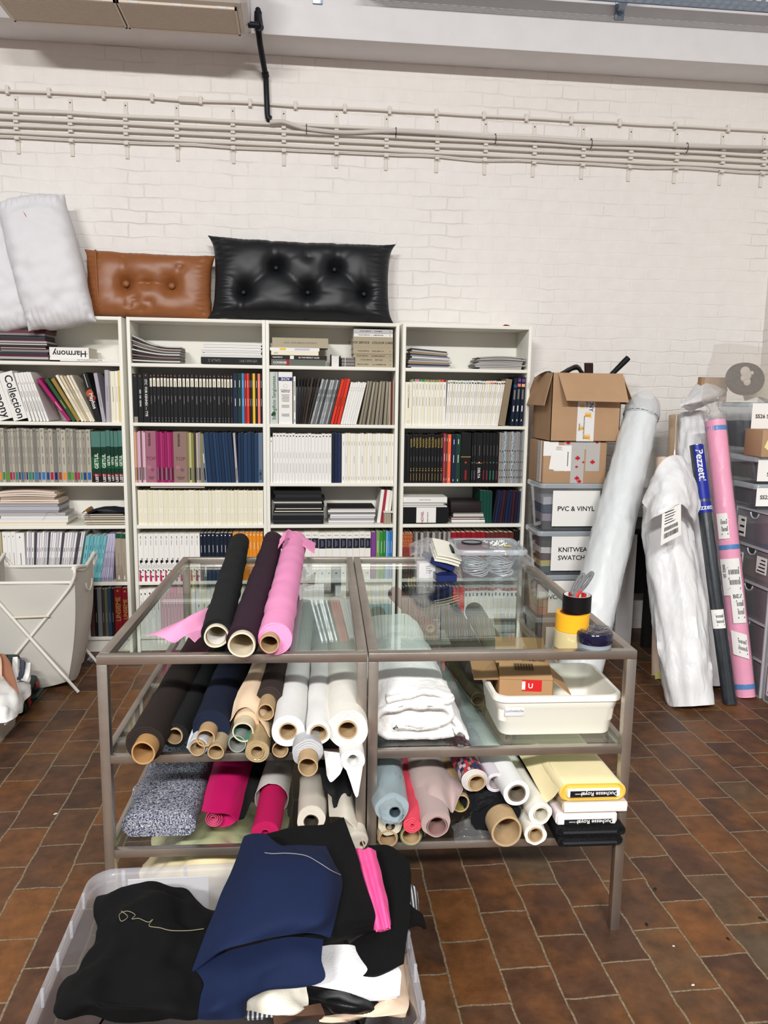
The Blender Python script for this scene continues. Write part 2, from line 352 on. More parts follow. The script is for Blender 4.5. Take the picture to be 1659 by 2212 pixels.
# black drain pipe
q = [at(536, 53, Y=-.1), at(556, 54, Y=-.1), at(563, 60, Y=-.06), V((.775, -.012, 3.7)), V((.775, -.012, 3.60)), V((.782, .03, 3.545)), V((.80, .235, 3.475)), V((.805, .255, 3.45)), V((.812, .255, 3.25)), V((.815, .255, 3.226)), V((.83, .255, 3.215))]
dp = MB(BLK).tube(q, .0165, n=14).build('drain_pipe', None, 'black drain pipe dropping from the air conditioner to the wall conduits', 'pipe', loc=q[4])
for a, b in ((1, 2), (3, 4), (6, 7), (9, 10)):
    p0 = q[a].lerp(q[b], .1); p1 = q[a].lerp(q[b], .9); MB(BLK).tube([p0, p1], .0215, n=14).build('pipe_elbow' if a in (1, 9) else 'pipe_socket', dp)
# air conditioner under the ceiling, fixed to the beam
ACW = M('ac_casing', (222, 214, 204), .5); ACL = M('ac_side', (222, 219, 216), .4); ACD = M('ac_gap', (50, 44, 40), .8); ACG = M('ac_slat', (220, 208, 192), .5)
ac = thing('air_conditioner', 'long ceiling air conditioner with slatted underside, above the shelves', 'air conditioner', (.1, -.3, 3.57))
x0, x1 = -.55, .70
m = MB(ACW)
prof = [(.012, 3.60), (.012, 3.585), (0, 3.578), (-.02, 3.578), (-.30, 3.575), (-.34, 3.583), (-.42, 3.64), (-.5, 3.72), (-.56, 3.78), (-.56, 3.84), (.012, 3.84)]
n = len(prof); m.add([(x, y, z) for x in (x0, x1) for y, z in prof], [(i, (i+1) % n, n+(i+1) % n, n+i) for i in range(n)]+[tuple(range(n))], ACW)
m.build('casing', ac)
m = MB(ACL); pr2 = [(y+(.0 if i else 0), z) for i, (y, z) in enumerate(prof)]
m.add([(x1+.001, y, z) for y, z in prof]+[(x1+.035, y*.94-.01, z+(.012 if z < 3.62 else -.01)) for y, z in prof], [(i, (i+1) % n, n+(i+1) % n, n+i) for i in range(n)]+[tuple(range(n, 2*n))], ACL); m.build('end_cap', ac)
sx = at(281, 65, Z=3.578).x
for a, b in ((x0+.02, sx-.004), (sx+.004, x1-.022)):
    m = MB(ACG).box((a, -.30, 3.572), (b, -.012, 3.576), ACD)
    for i in range(30): y = -.297+i*.0097; m.box((a, y, 3.566), (b, y+.0062, 3.573))
    m.box((a, -.022, 3.564), (b, -.006, 3.576)).box((a, -.31, 3.564), (b, -.296, 3.576)).box((a, -.31, 3.564), (a+.01, -.006, 3.576)).box((b-.01, -.31, 3.564), (b, -.006, 3.576))
    gr_ = m.build('grille', ac)
for px in (122, 216, 294, 386, 480):
    p = at(px, 8+px*.03, Z=3.572); MB(ACL).box((p.x-.025, -.318, 3.561), (p.x+.025, -.304, 3.572), bev=.002).build('clip', gr_ if px > 290 else bpy.data.objects['grille'])
# perforated cable tray on brackets
GALV = M('galvanised', (150, 162, 176), .38, .8, var=.12, vs=60)
tray = thing('cable_tray', 'galvanised perforated cable tray along the top of the beam', 'cable tray', (2.6, -.15, 3.83))
m = MB(GALV); tx0, tx1 = 1.35, RX-.02
m.box((tx0, -.34, 3.828), (tx1, -.30, 3.831)); i = 0
for k, y in enumerate((-.30, -.25, -.20, -.15)):
    m.box((tx0, y+.032, 3.828), (tx1, y+.05, 3.831))
    x = tx0
    while x < tx1-.07: m.box((x, y, 3.828), (x+.022, y+.032, 3.831)); x += .055
m.box((tx0, -.105, 3.828), (tx1, -.1, 3.87)); m.build('tray_bed', tray)
m = MB(GALV); x = tx0; m.box((tx0, -.102, 3.829), (tx1, -.096, 3.845)); m.box((tx0, -.102, 3.855), (tx1, -.096, 3.885))
while x < tx1-.07: m.box((x, -.102, 3.845), (x+.025, -.096, 3.855)); x += .055
m.build('side_flange', tray)
for px, lb in ((1340, 'bracket'), (686, 'bracket')):
    p = at(px, 20, Y=.0); z1 = at(px, 42 if px > 1000 else 7, Y=.0).z
    o = MB(GALV).box((p.x-.027, .003, z1), (p.x+.027, .015, z1+.26), bev=.002).bar((p.x, .0, z1+.05), (p.x, -.22, z1+.14), .04, .02)
    o.tube([(p.x, .004, z1+.035), (p.x, -.004, z1+.035)], .014, None, 12)
    o.build('tray_bracket', None, 'steel wall bracket on the beam '+('under the cable tray' if px > 1000 else 'right of the air conditioner'), 'bracket')
# ================================================================ bookcases
SZ = [1.7575, 1.4101, 1.0518, .7925, .4427, .0987]
BX = [-.8265, 0., .8, 1.6205]
BN = ['first', 'second', 'third', 'fourth']
SN = ['top shelf', 'second shelf', 'third shelf', 'fourth shelf', 'fifth shelf', 'bottom shelf']
for k, x in enumerate(BX):
    bc = thing('bookcase', f'{BN[k]} from left of the tall white open bookcases full of catalogues', 'bookcase', (x+.4, .14, 0), 'white bookcases along the back wall')
    e = .0006
    MB(MELAMINE).box((x+e, 0, 0), (x+.02, .28, 2.02), bev=.001).build('side_panel', bc)
    MB(MELAMINE).box((x+.78, 0, 0), (x+.8-e, .28, 2.02), bev=.001).build('side_panel', bc)
    MB(MELAMINE).box((x+.02, .001, 2.0), (x+.78, .28, 2.0195), bev=.001).build('top_panel', bc)
    MB(MELAMINE).box((x+.02, .022, .0), (x+.78, .035, .0787)).build('plinth', bc)
    MB(MELAMINE).box((x+.02, .274, .0), (x+.78, .28, 2.0)).build('back_panel', bc)
    for z in SZ: MB(MELAMINE).box((x+.0205, .003, z-.02), (x+.7795, .274, z), bev=.001).build('shelf', bc)
YB = [[781, 913, 1041, 1135, 1257, 1376], [788, 917, 1044, 1134, 1259, 1377], [796, 922, 1043, 1134, 1260, 1377], [798, 924, 1043.5, 1134, 1260, 1377]]
def bmat(c, rough=.5, **k):
    if max(c) < 215: c = tuple(round(v*.89) for v in c)
    return M('cover_%d_%d_%d' % c + ('' if rough == .5 else '_%d' % (rough*100)), c, rough, **k)
def bars(vlist, mat, w=.22):
    """vlist of (v0, v1): thin print lines running along the spine"""
    return [('r', .5-w/2, .5+w/2, a, b, mat) for a, b in vlist]
def book(xl, t, h, a, z, yf, depth, mat, deco=(), pages=True, name='catalogue', **kw):
    """a book standing on a shelf: lower left corner at xl, leaning by angle a (top towards +x)"""
    lift = t*math.sin(a) if a > 0 else 0
    ca, sa = math.cos(a), math.sin(a)
    o = V((xl, yf, z+lift + (0 if a >= 0 else 0)))
    def P(u, y, w): return o+V((u*ca+w*sa, y, w*ca-u*sa))
    if a < 0: o = V((xl, yf, z+.0002))
    t_ = t-.0004; m = MB(mat)
    c = min(.0018, t_*.22)
    def bx(u0, u1, y0, y1, w0, w1, mt=None):
        m.add([P(u, y, w) for w in (w0, w1) for y in (y0, y1) for u in (u0, u1)], [(0, 2, 3, 1), (4, 5, 7, 6), (0, 1, 5, 4), (2, 6, 7, 3), (0, 4, 6, 2), (1, 3, 7, 5)], mt)
    # spine with chamfered edges, two boards
    sp = [(0, c), (c, 0), (t_-c, 0), (t_, c), (t_, depth), (t_-c, depth), (t_-c, c*1.6), (c, c*1.6), (c, depth), (0, depth)]
    n = len(sp)
    m.add([P(u, y, w) for w in (0, h) for u, y in sp], [(i, (i+1) % n, n+(i+1) % n, n+i) for i in range(n)]+[(0, 1, 2, 3, 6, 7)[::-1], (n+0, n+1, n+2, n+3, n+6, n+7), (0, 7, 8, 9), (3, 4, 5, 6), (n, n+9, n+8, n+7), (n+3, n+6, n+5, n+4)])
    for di_, d in enumerate(deco):
        yo = .0004+.00012*di_
        if d[0] == 'r':
            _, u0, u1, v0, v1, mt = d; y = -yo
            m.poly([P(c*.6+u0*(t_-c*1.2), y, v0*h), P(c*.6+u1*(t_-c*1.2), y, v0*h), P(c*.6+u1*(t_-c*1.2), y, v1*h), P(c*.6+u0*(t_-c*1.2), y, v1*h)], mt)
        elif d[0] == 'c':
            _, u, v, r, mt = d; m.poly([P(t_*u+r*math.cos(k*.6283), -yo, v*h+r*math.sin(k*.6283)) for k in range(10)], mt)
        else:
            _, s, u, v, size, mt, dr = d   # dr: 'd' reads down, 'u' up, 'h' across, 'x' upside down
            ex, ez = (P(1, 0, 0)-o), (P(0, 0, 1)-o)
            ux, uy = {'d': (-ez, ex), 'u': (ez, -ex), 'h': (ex, ez), 'x': (-ex, -ez)}[dr]
            gw = glyphs(s); L_ = max(gw[3]-gw[2], .1)
            size = min(size, (t_*.85 if dr in 'ud' else h*.1), (h*.9 if dr in 'ud' else t_*.9)/L_)
            m.text(s, P(t_*u, -yo, h*v), ux, uy, size, mt)
    if pages:
        b = m; mp = MB(PAGES); q = min(.003, h*.02)
        m2 = m; m = mp; bx(c+.0002, t_-c-.0002, c*1.6+.0002, depth-.003, q, h-q); m = m2
        r = m.build(name, loc=P(t_/2, 0, 0), **kw); mp.build('pages', r)
    else: r = m.build(name, loc=P(t_/2, 0, 0), **kw)
    return r
def run(bc, row, b0, b1, t0, t1, ytop, n, desc, mat, deco=(), yf=.012, seed=0, jit=.22, hj=.006, depth=.21, name='catalogue', cat='catalogue', pages=True, yj=.004, total=None, start=0, ws=None):
    """n books side by side; bottoms from pixel b0 to b1, tops from t0 to t1"""
    rd = random.Random(bc*101+row*17+seed*7+int(b0)); z = SZ[row]+.0003; yb = YB[bc][row]
    w = ws or [1+rd.uniform(-jit, jit) for _ in range(n)]; S = sum(w); acc = 0
    X0, X1 = at(b0, yb, Y=yf).x, at(b1, yb, Y=yf).x; T0, T1 = at(t0, ytop, Y=yf), at(t1, ytop, Y=yf)
    lo, hi = BX[bc]+.0215, BX[bc]+.7785
    X0, X1 = max(X0, lo), min(X1, hi)
    hh = T0.z-z
    for i in range(n):
        f0, f1 = acc/S, (acc+w[i])/S; acc += w[i]
        xa, xb = X0+(X1-X0)*f0, X0+(X1-X0)*f1; ta, tb = T0.x+(T1.x-T0.x)*f0, T0.x+(T1.x-T0.x)*f1
        a = math.atan2((ta+tb-xa-xb)/2, hh) if abs(t0-b0)+abs(t1-b1) > 14 else 0.
        t = min(xb-xa, tb-ta if a else 9)*math.cos(a)
        h = hh/math.cos(a)+rd.uniform(-hj, hj*.4) - (t*abs(math.sin(a)) if a else 0)
        mt = mat[i % len(mat)] if isinstance(mat, list) else mat
        de = deco(i, t, h) if callable(deco) else deco
        ds = desc[i % len(desc)] if isinstance(desc, list) else desc
        if n > 1 and not isinstance(desc, list): lb = f'{ordw(i+start)} from left of the {ds}, {BN[bc]} bookcase, {SN[row]}'
        else: lb = f'{ds}, {BN[bc]} bookcase, {SN[row]}'
        book(xa if a >= 0 else xa, t, h, a, z, yf+rd.uniform(0, yj), min(depth, .262-yf), mt, de, pages and t > .006, name, label=lb, cat=cat, group=f'{ds}s on the {SN[row]} of the {BN[bc]} bookcase' if n > 1 and not isinstance(desc, list) else None)
def lying(bc, row, p0, p1, yt, yb_, mat, label, text=(), yf=.015, depth=.2, name='catalogue', cat='catalogue', pages=True, rot=0., group=None, band=None, zb=None):
    """a book lying flat, spine to the front, between pixels p0..p1 across and yt..yb_ up"""
    xa, xb = at(p0, (yt+yb_)/2, Y=yf).x, at(p1, (yt+yb_)/2, Y=yf).x
    xa, xb = max(xa, BX[bc]+.022), min(xb, BX[bc]+.778)
    z0 = at((p0+p1)/2, yb_, Y=yf).z if zb is None else zb; z1 = z0+(yb_-yt)/330
    z0 = max(z0, SZ[row]+.0003)
    m = MB(mat); h = z1-z0; c = min(.002, h*.16)
    ctr = V(((xa+xb)/2, yf+depth/2, 0)); R = Matrix.Translation(ctr) @ Matrix.Rotation(rot, 4, 'Z') @ Matrix.Translation(-ctr)
    m.box((xa, yf, z0), (xb, yf+depth, z0+c), None, R).box((xa, yf, z1-c), (xb, yf+depth, z1), None, R).box((xa, yf, z0+c), (xb, yf+c*1.5, z1-c), None, R)
    if band:
        for u0, u1, v0, v1, mt in band:
            m.poly([R @ V((xa+(xb-xa)*u, yf-.0006, z0+h*v)) for u, v in ((u0, v0), (u1, v0), (u1, v1), (u0, v1))], mt)
    for s, u, size, mt, flip in text:
        m.text(s, R @ V((xa+(xb-xa)*u, yf-.0009, (z0+z1)/2)), (-1 if flip else 1, 0, 0), (0, 0, -1 if flip else 1), size, mt)
    o = m.build(name, None, label, cat, group, loc=((xa+xb)/2, yf+depth/2, z0))
    if pages and h > .004: MB(PAGES).box((xa+.002, yf+c*1.5+.0003, z0+c), (xb-.002, yf+depth-.002, z1-c), None, R).build('pages', o)
    return z1
def pile(bc, row, p0, p1, ytop, n, mats, desc, group, depth=.2, seed=0, jx=6, yf=.02, cat='magazine', name='magazine', taper=0, bend=None, z0=None):
    """flat pile of n thin magazines, every one its own"""
    rd = random.Random(seed+bc*31+row); z = SZ[row]+.0003 if z0 is None else z0; yb = YB[bc][row]
    hz = at((p0+p1)/2, ytop, Y=yf).z-z; w = [1+rd.uniform(-.4, .4) for _ in range(n)]; S = sum(w)
    for i in range(n):
        h = hz*w[i]/S; a0 = p0+rd.uniform(0, jx)+taper*i/n*.3; a1 = p1-rd.uniform(0, jx)-taper*i/n
        xa, xb = max(at(a0, yb, Y=yf).x, BX[bc]+.023), min(at(a1, yb, Y=yf).x, BX[bc]+.777)
        y = yf+rd.uniform(0, .012); mt = mats[i % len(mats)] if not callable(mats) else mats(i)
        nn = 10; P = []
        for k in (0, 1):
            for s in range(nn+1):
                u = s/nn; zz = (bend(u, i/n) if bend else 0)
                P.append(V((xa+(xb-xa)*u, y, z+zz+(h*.93 if k else 0))))
        fr = P; bk = [p+V((0, depth-(y-yf), 0)) for p in P]; q = nn+1
        m = MB(mt); al = fr+bk; B = 2*q; f = []
        for s in range(nn): f += [(s, s+1, q+s+1, q+s), (B+s, B+q+s, B+q+s+1, B+s+1), (s, B+s, B+s+1, s+1), (q+s, q+s+1, B+q+s+1, B+q+s)]
        f += [(0, q, B+q, B), (nn, B+nn, B+q+nn, q+nn)]
        m.add(al, f)
        # page edge stripe
        m.add([p+V((0, -.0005, (.4 if k < q else -.25)*h)) for k, p in enumerate(P)], [(s, s+1, q+s+1, q+s) for s in range(nn)], PAGES if rd.random() < .4 else mt)
        m.build(name, None, f'{ordw(i)} from bottom of the {desc}, {BN[bc]} bookcase, {SN[row]}', cat, group, loc=((xa+xb)/2, yf+depth/2, z))
        z += h
    return z
c_ = lambda *c: bmat(c)
WHT = c_(236, 234, 229); CRM = c_(236, 230, 208); BLKC = bmat((27, 27, 29), .42); NAVY = c_(28, 38, 72); DNAVY = c_(22, 34, 54)
GREYC = c_(168, 162, 148); BEIGE = c_(188, 176, 152); RED = c_(170, 34, 40); MAG = c_(176, 38, 110); OLIVE = c_(150, 146, 80); ORG = c_(226, 140, 34)
TURQ = c_(128, 200, 208); LAV = c_(196, 190, 216); DGRN = c_(20, 58, 46); BRNK = c_(44, 30, 27); SILV = M('silver_cover', (172, 176, 178), .3, .55, var=.25, vs=40); ORED = c_(226, 58, 36)
PEACH = c_(238, 178, 140); PINKC = c_(228, 170, 190); PURP = c_(140, 72, 160); GRN = c_(60, 150, 62); LGRN = c_(130, 176, 110); SKY = c_(78, 150, 214); YEL = c_(236, 190, 50); SALM = c_(240, 130, 106)
MAUVE = c_(178, 112, 134); TAUPE = c_(160, 128, 118); STEELB = c_(30, 58, 92); BLUEG = c_(110, 132, 160); GOLDC = c_(170, 138, 72); PGREY = c_(196, 190, 200); CARDC = c_(160, 140, 116)
dW = lambda i, t, h: bars([(.3+.1*(i % 3)/3, .5), (.60, .66+.03*(i % 2))], GREYINK, .16)
# --- first bookcase
mix = [c_(70, 60, 66), c_(200, 196, 194), c_(94, 40, 52), c_(60, 62, 70), c_(150, 146, 148), c_(120, 60, 66), c_(52, 50, 54)]
pile(0, 0, -6, 111, 701, 15, mix, 'dark glossy magazine pile', 'magazines in the tall pile on the top shelf', seed=3, jx=9, taper=8)
lying(0, 0, 107, 192, 754, 778, WHT, 'thick white catalogue lying with upside-down black title, first bookcase, top shelf', [('Harmony', .5, .05, INK, 1), ('swatch', .9, .012, GREYINK, 1)], yf=.03)
lying(0, 0, 130, 258, 776, 781, PAPER, 'thin white booklet at the shelf edge, first bookcase, top shelf', [('Escher Textil GmbH & Co. KG', .5, .011, GREYINK, 1)], yf=.004, pages=False, depth=.02)
run(0, 1, -2, 62, -42, 25, 798, 2, ['thick white book titled Harmony', 'thick white book titled Collection'], WHT, lambda i, t, h: [('t', ('Harmony', 'Collection')[i], .62, .48, .085, INK, 'd'), ('t', 'Collection Book', .3, .5, .014, GREYINK, 'd'), ('r', .2, .6, .05, .055, GREYINK)], seed=1, name='sample_book', cat='book', jit=0)
run(0, 1, 62, 108, 30, 66, 803, 6, 'leaning white paperback', WHT, lambda i, t, h: bars([(.2, .42), (.5, .62), (.76, .8)], INK, .14), seed=2)
run(0, 1, 146, 156, 74, 84, 815, 1, 'magenta book leaning furthest left', MAG, bars([(.25, .45)], PINKC, .2), seed=3, name='book', cat='book')
run(0, 1, 157, 176, 91, 118, 816, 2, ['dark green book leaning left', 'tan book leaning left beside the green one'], [c_(44, 92, 52), GOLDC], bars([(.3, .5)], GOLD, .2), seed=4, name='book', cat='book', jit=0)
run(0, 1, 176, 206, 117, 156, 810, 5, 'slim cream booklet leaning left', [CRM, c_(222, 208, 178), c_(214, 196, 164), CRM, c_(226, 216, 194)], bars([(.2, .5), (.62, .7)], GREYINK, .15), seed=5, jit=.1)
FLOW = c_(196, 96, 56); FLOW2 = c_(140, 52, 50)
run(0, 1, 207, 221, 160, 200, 803, 1, 'thick black book with orange flowers on its spine', BLKC, [('c', .42, .58, .022, FLOW), ('c', .66, .48, .019, FLOW2), ('c', .34, .48, .014, FLOW2), ('c', .6, .62, .013, FLOW), ('t', 'Mayhos', .55, .42, .032, PAPER, 'd'), ('r', .42, .5, .7, .98, CRM)], seed=6, name='book', cat='book')
run(0, 1, 221, 229, 199, 211, 804, 1, 'pale lilac book leaning against upright ones', PGREY, bars([(.3, .6)], GREYINK, .2), seed=7, name='book', cat='book')
run(0, 1, 229.5, 264, 229, 263, 800, 5, ['upright lilac-white book', 'thin grey book', 'thick cream book', 'slim pale cream book', 'yellowish cream book'], [PGREY, c_(190, 182, 176), CRM, c_(240, 236, 220), c_(222, 200, 136)], bars([(.4, .7)], GREYINK, .12), seed=8, name='book', cat='book', ws=[1.4, .5, 1.6, 1, .8])
tabs = [c_(226, 140, 60), c_(74, 150, 62), c_(94, 168, 40), c_(176, 28, 70), c_(190, 36, 76), c_(40, 150, 120), c_(40, 70, 130), c_(50, 110, 180), c_(120, 120, 116), c_(28, 30, 120), c_(40, 150, 120), c_(30, 110, 90), c_(60, 130, 200), c_(50, 90, 150), c_(60, 130, 200), c_(40, 70, 140), c_(186, 40, 52), c_(28, 30, 120), c_(170, 70, 60)]
run(0, 2, -4, 199, -6, 196, 925, 27, 'grey catalogue with coloured spine tab', [GREYC, c_(196, 190, 174), c_(140, 136, 128), c_(180, 174, 160), c_(204, 198, 182)], lambda i, t, h: [('r', .12, .88, .05, .19, tabs[i % len(tabs)]), ('t', 'n', .5, .95, .02, INK, 'd')]+bars([(.34, .48), (.54, .66), (.8, .86)], GREYINK, .2), seed=9, jit=.4)
GSP = c_(11, 56, 40); TEAL = c_(88, 136, 126)
run(0, 2, 199.5, 273, 198, 271, 929, 6, 'green and teal catalogue', GSP, lambda i, t, h: [('r', 0, 1, .69, .99, TEAL), ('r', 0, 1, .27, .50, c_(18, 96, 52)), ('r', 0, 1, .0, .17, c_(40, 16, 20)), ('r', .1, .95, .12, .17, c_(150, 26, 34)), ('t', 'GETLIL', .5, .42, .03, PAPER, 'u'), ('t', 'LEET', .5, .09, .022, PAPER, 'u')], seed=10, ws=[1.7, 1, .75, .6, .8, .8])
# --- second bookcase
CURL = lambda u, f: (.085*max(0, 1-u*1.55)**1.6*f+.012*math.sin(u*9)*0)+(-.0 if u < .85 else 0)
pile(1, 0, 285, 392, 748, 12, [c_(58, 56, 60), c_(196, 192, 188), c_(70, 66, 70), c_(150, 120, 112), c_(52, 52, 58), c_(206, 202, 198)], 'curled magazine pile', 'curled magazines on the top shelf', seed=5, jx=4, bend=lambda u, f: .07*max(0, 1-u*1.3)**1.7*f)
zz = lying(1, 0, 434, 566, 773.5, 786.5, BLKC, 'black catalogue titled in silver lying under white magazines', [('GALA 2', .22, .022, GREYINK, 1), ('VIMAR1991', .78, .022, GREYINK, 1)], yf=.012)
rd = random.Random(4); zc = zz
for i in range(9):
    a, b = 433+rd.uniform(0, 9), 566-rd.uniform(0, 3); xa, xb = at(a, 760, Y=.02).x, min(at(b, 760, Y=.02).x, .7785)
    MB([WHT, c_(226, 224, 222), PAPER][i % 3]).box((xa, .016+rd.uniform(0, .01), zc+.0003), (xb, .21, zc+.0088), bev=.0012).build('magazine', None, f'{ordw(i)} from bottom of the white magazines on the black catalogue', 'magazine', 'white magazines on the top shelf'); zc += .0092
DOTR = c_(214, 120, 100)
dk = lambda i, t, h: [('c', .5, .955, .0032, DOTR), ('r', .12, .88, .735, .905, CRM), ('r', .42, .56, .74, .86, GREYINK)]+bars([(.38+.05*(i % 3), .55), (.02, .06), (.08, .11)], GREYINK, .18)
run(1, 1, 286.5, 325, 286.5, 324, 805, 3, ['plain black book with grey label at its foot', 'black book with white lettering', 'wider black book with large white lettering'], BLKC, lambda i, t, h: [('c', .5, .955, .0035, DOTR)]+([('r', .1, .9, 0, .12, GREYC)] if i == 0 else [('t', ('', 'KIKI · KEI · REMIX', 'STC  FOR KENNIX — TYE')[i], .5, .5, .013+.006*(i > 1), PAPER, 'd')]), name='book', cat='book', ws=[1, 1, 1.35], depth=.2)
run(1, 1, 325, 504, 324.5, 503, 806, 23, 'black catalogue with cream spine label', BLKC, dk, seed=3, jit=.3, hj=.002, depth=.2)
cols = [NAVY, DGRN, SKY, RED, ORED, BLKC, c_(60, 52, 40), YEL, BLKC, SALM, BLKC]
run(1, 1, 504, 568, 503, 566, 806, 11, ['navy blue book', 'dark green book', 'sky blue book', 'crimson book beside the sky blue one', 'bright red book', 'thin black book beside the red one', 'thin brown book', 'yellow book', 'black book between yellow and salmon', 'salmon pink book', 'last black book at right end'], cols, bars([(.35, .5), (.72, .86)], PAPER, .14), seed=4, ws=[1.5, 1.3, .8, .8, .8, .6, .5, .8, .8, .8, .7], name='book', cat='book', hj=.001)
thin = [PEACH, c_(206, 150, 120), LAV, PINKC, c_(120, 110, 116), PINKC, c_(220, 200, 206)]
dv = lambda i, t, h: [('r', .2, .8, .05, .3, INK if i % 2 else GREYINK)]
run(1, 2, 288, 316, 290, 315, 932, 7, 'thin pastel swatch booklet', thin, dv, seed=5, name='swatch_booklet', cat='booklet')
tp = lambda i, t, h: [('t', 'TOP', .5, .47, .03, c_(130, 60, 84), 'h'), ('t', 'vanessa', .45, .84, .026, INK, 'd'), ('r', .2, .8, .1, .11, INK), ('r', .3, .7, .07, .08, INK), ('c', .3, .3, .012, c_(196, 130, 146)), ('c', .62, .25, .01, c_(150, 84, 110))]
run(1, 2, 316, 339.5, 315, 339, 931, 1, 'wide mauve box file marked TOP', MAUVE, tp, seed=6, name='box_file', cat='box file')
run(1, 2, 340, 376, 340, 374, 933, 8, 'thin magenta swatch booklet', [MAG, c_(160, 34, 96), c_(196, 60, 124)], dv, seed=7, name='swatch_booklet', cat='booklet')
run(1, 2, 376, 406, 375, 401, 932, 1, 'wide taupe box file marked TOP', TAUPE, tp, seed=8, name='box_file', cat='box file')
run(1, 2, 406, 440, 401, 432, 934, 7, 'thin olive and cream swatch booklet', [OLIVE, c_(210, 206, 150), OLIVE, c_(66, 60, 54), c_(206, 196, 180), c_(176, 160, 172), OLIVE], dv, seed=9, name='swatch_booklet', cat='booklet')
run(1, 2, 440, 449, 432, 440, 936, 1, 'slate blue swatch book leaning at the start of the blue ones', BLUEG, [('r', .3, .7, .05, .3, INK), ('r', .4, .6, .4, .6, PAPER)], seed=10, name='swatch_booklet', cat='booklet')
run(1, 2, 449, 510, 440, 500, 934, 8, 'leaning petrol blue swatch book', [STEELB, c_(24, 48, 80), c_(34, 64, 100)], (), seed=11, name='swatch_booklet', cat='booklet', jit=.35)
run(1, 2, 510, 515, 502, 508, 934, 1, 'pale grey booklet among the petrol blue ones', PGREY, dv, seed=12, name='swatch_booklet', cat='booklet')
run(1, 2, 515, 558, 508, 555, 934, 6, 'upright petrol blue swatch book', [STEELB, c_(22, 46, 78), c_(34, 64, 100)], (), seed=13, name='swatch_booklet', cat='booklet', jit=.3)
run(1, 2, 558.5, 568, 556, 566, 935, 1, 'grey blue swatch book with black lettering', BLUEG, [('t', 'VIMAR', .5, .16, .022, INK, 'd')]+bars([(.4, .8)], GREYINK, .2), seed=14, name='swatch_booklet', cat='booklet')
run(1, 3, 299, 569, 299, 567, 1059, 26, 'slim cream box file', [CRM, c_(238, 233, 214), c_(232, 226, 202)], lambda i, t, h: [('r', .28, .72, .5, .93, c_(222, 216, 194)), ('r', .36, .64, .52, .9, CRM), ('r', .28, .72, .1, .34, c_(222, 216, 194)), ('r', .36, .64, .12, .32, CRM)], seed=15, jit=.35, name='box_file', cat='box file', hj=.002, pages=False, depth=.2)
lying(1, 3, 325, 442, 1050.5, 1058, c_(214, 196, 190), 'pinkish flat box lying on top of the slim cream box files', [('CEX', .36, .01, GREYINK, 0)], yf=.02, name='flat_box', cat='box', pages=False, zb=SZ[3]+.226)
PNK = c_(206, 52, 104)
def poodle(i, t, h):
    q = t/.0305
    return [('c', .53, .42, .0092*q, INK), ('r', .55, .85, .41, .425, INK), ('c', .42, .398, .005*q, INK), ('r', .7, .78, .425, .47, INK), ('c', .66, .475, .0036*q, INK), ('r', .4, .48, .36, .4, INK), ('c', .5, .315, .0128*q, c_(120, 120, 122)), ('c', .5, .315, .0112*q, WHT), ('t', 'C', .5, .315, .014, INK, 'h'), ('c', .25, .22, .005*q, INK), ('c', .8, .235, .0045*q, INK), ('r', .08, .55, .0, .13, PNK), ('r', .12, .38, .13, .2, PNK), ('c', .42, .195, .005*q, PNK), ('c', .74, .1, .005*q, INK), ('r', .45, .6, .9, .95, GREYINK), ('r', .46, .53, .76, .87, GREYINK)]
run(1, 4, 295, 433.5, 295, 433, 1153, 12, 'black bird and pink poodle catalogue', WHT, poodle, seed=16, jit=.03, hj=.001)
run(1, 4, 433.5, 503, 433, 503, 1152, 8, 'dark navy catalogue with white dot', DNAVY, lambda i, t, h: [('c', .5, .955, .004, PAPER)]+bars([(.6, .75), (.45, .5)], PAPER, .1)+([('t', 'Duchess', .5, .2, .03, PAPER, 'u')] if i == 1 else []), seed=17, jit=.3, hj=.002)
run(1, 4, 504, 569, 503, 568, 1151, 7, 'orange catalogue with white dot', ORG, lambda i, t, h: [('c', .5, .955, .004, PAPER)]+bars([(.65, .8)], PAPER, .1), seed=18, jit=.3, hj=.002)
run(1, 5, 297, 349, 297, 349, 1272, 5, 'white catalogue with small black mark', WHT, lambda i, t, h: [('r', .35, .65, .88, .92, INK)]+bars([(.55, .75)], GREYINK, .12), seed=19)
run(1, 5, 349.5, 398, 349, 398, 1270, 7, 'pale pink catalogue', c_(228, 188, 196), lambda i, t, h: bars([(.6, .8)], GREYINK, .12), seed=20)
run(1, 5, 398.5, 424, 398, 424, 1272, 3, ['off-white catalogue left of the yellow one', 'pale yellow catalogue', 'off-white catalogue right of the yellow one'], [WHT, c_(226, 208, 132), WHT], (), seed=21)
run(1, 5, 424.5, 569, 424, 569, 1272, 14, 'plain white catalogue', [WHT, CRM], dW, seed=22)
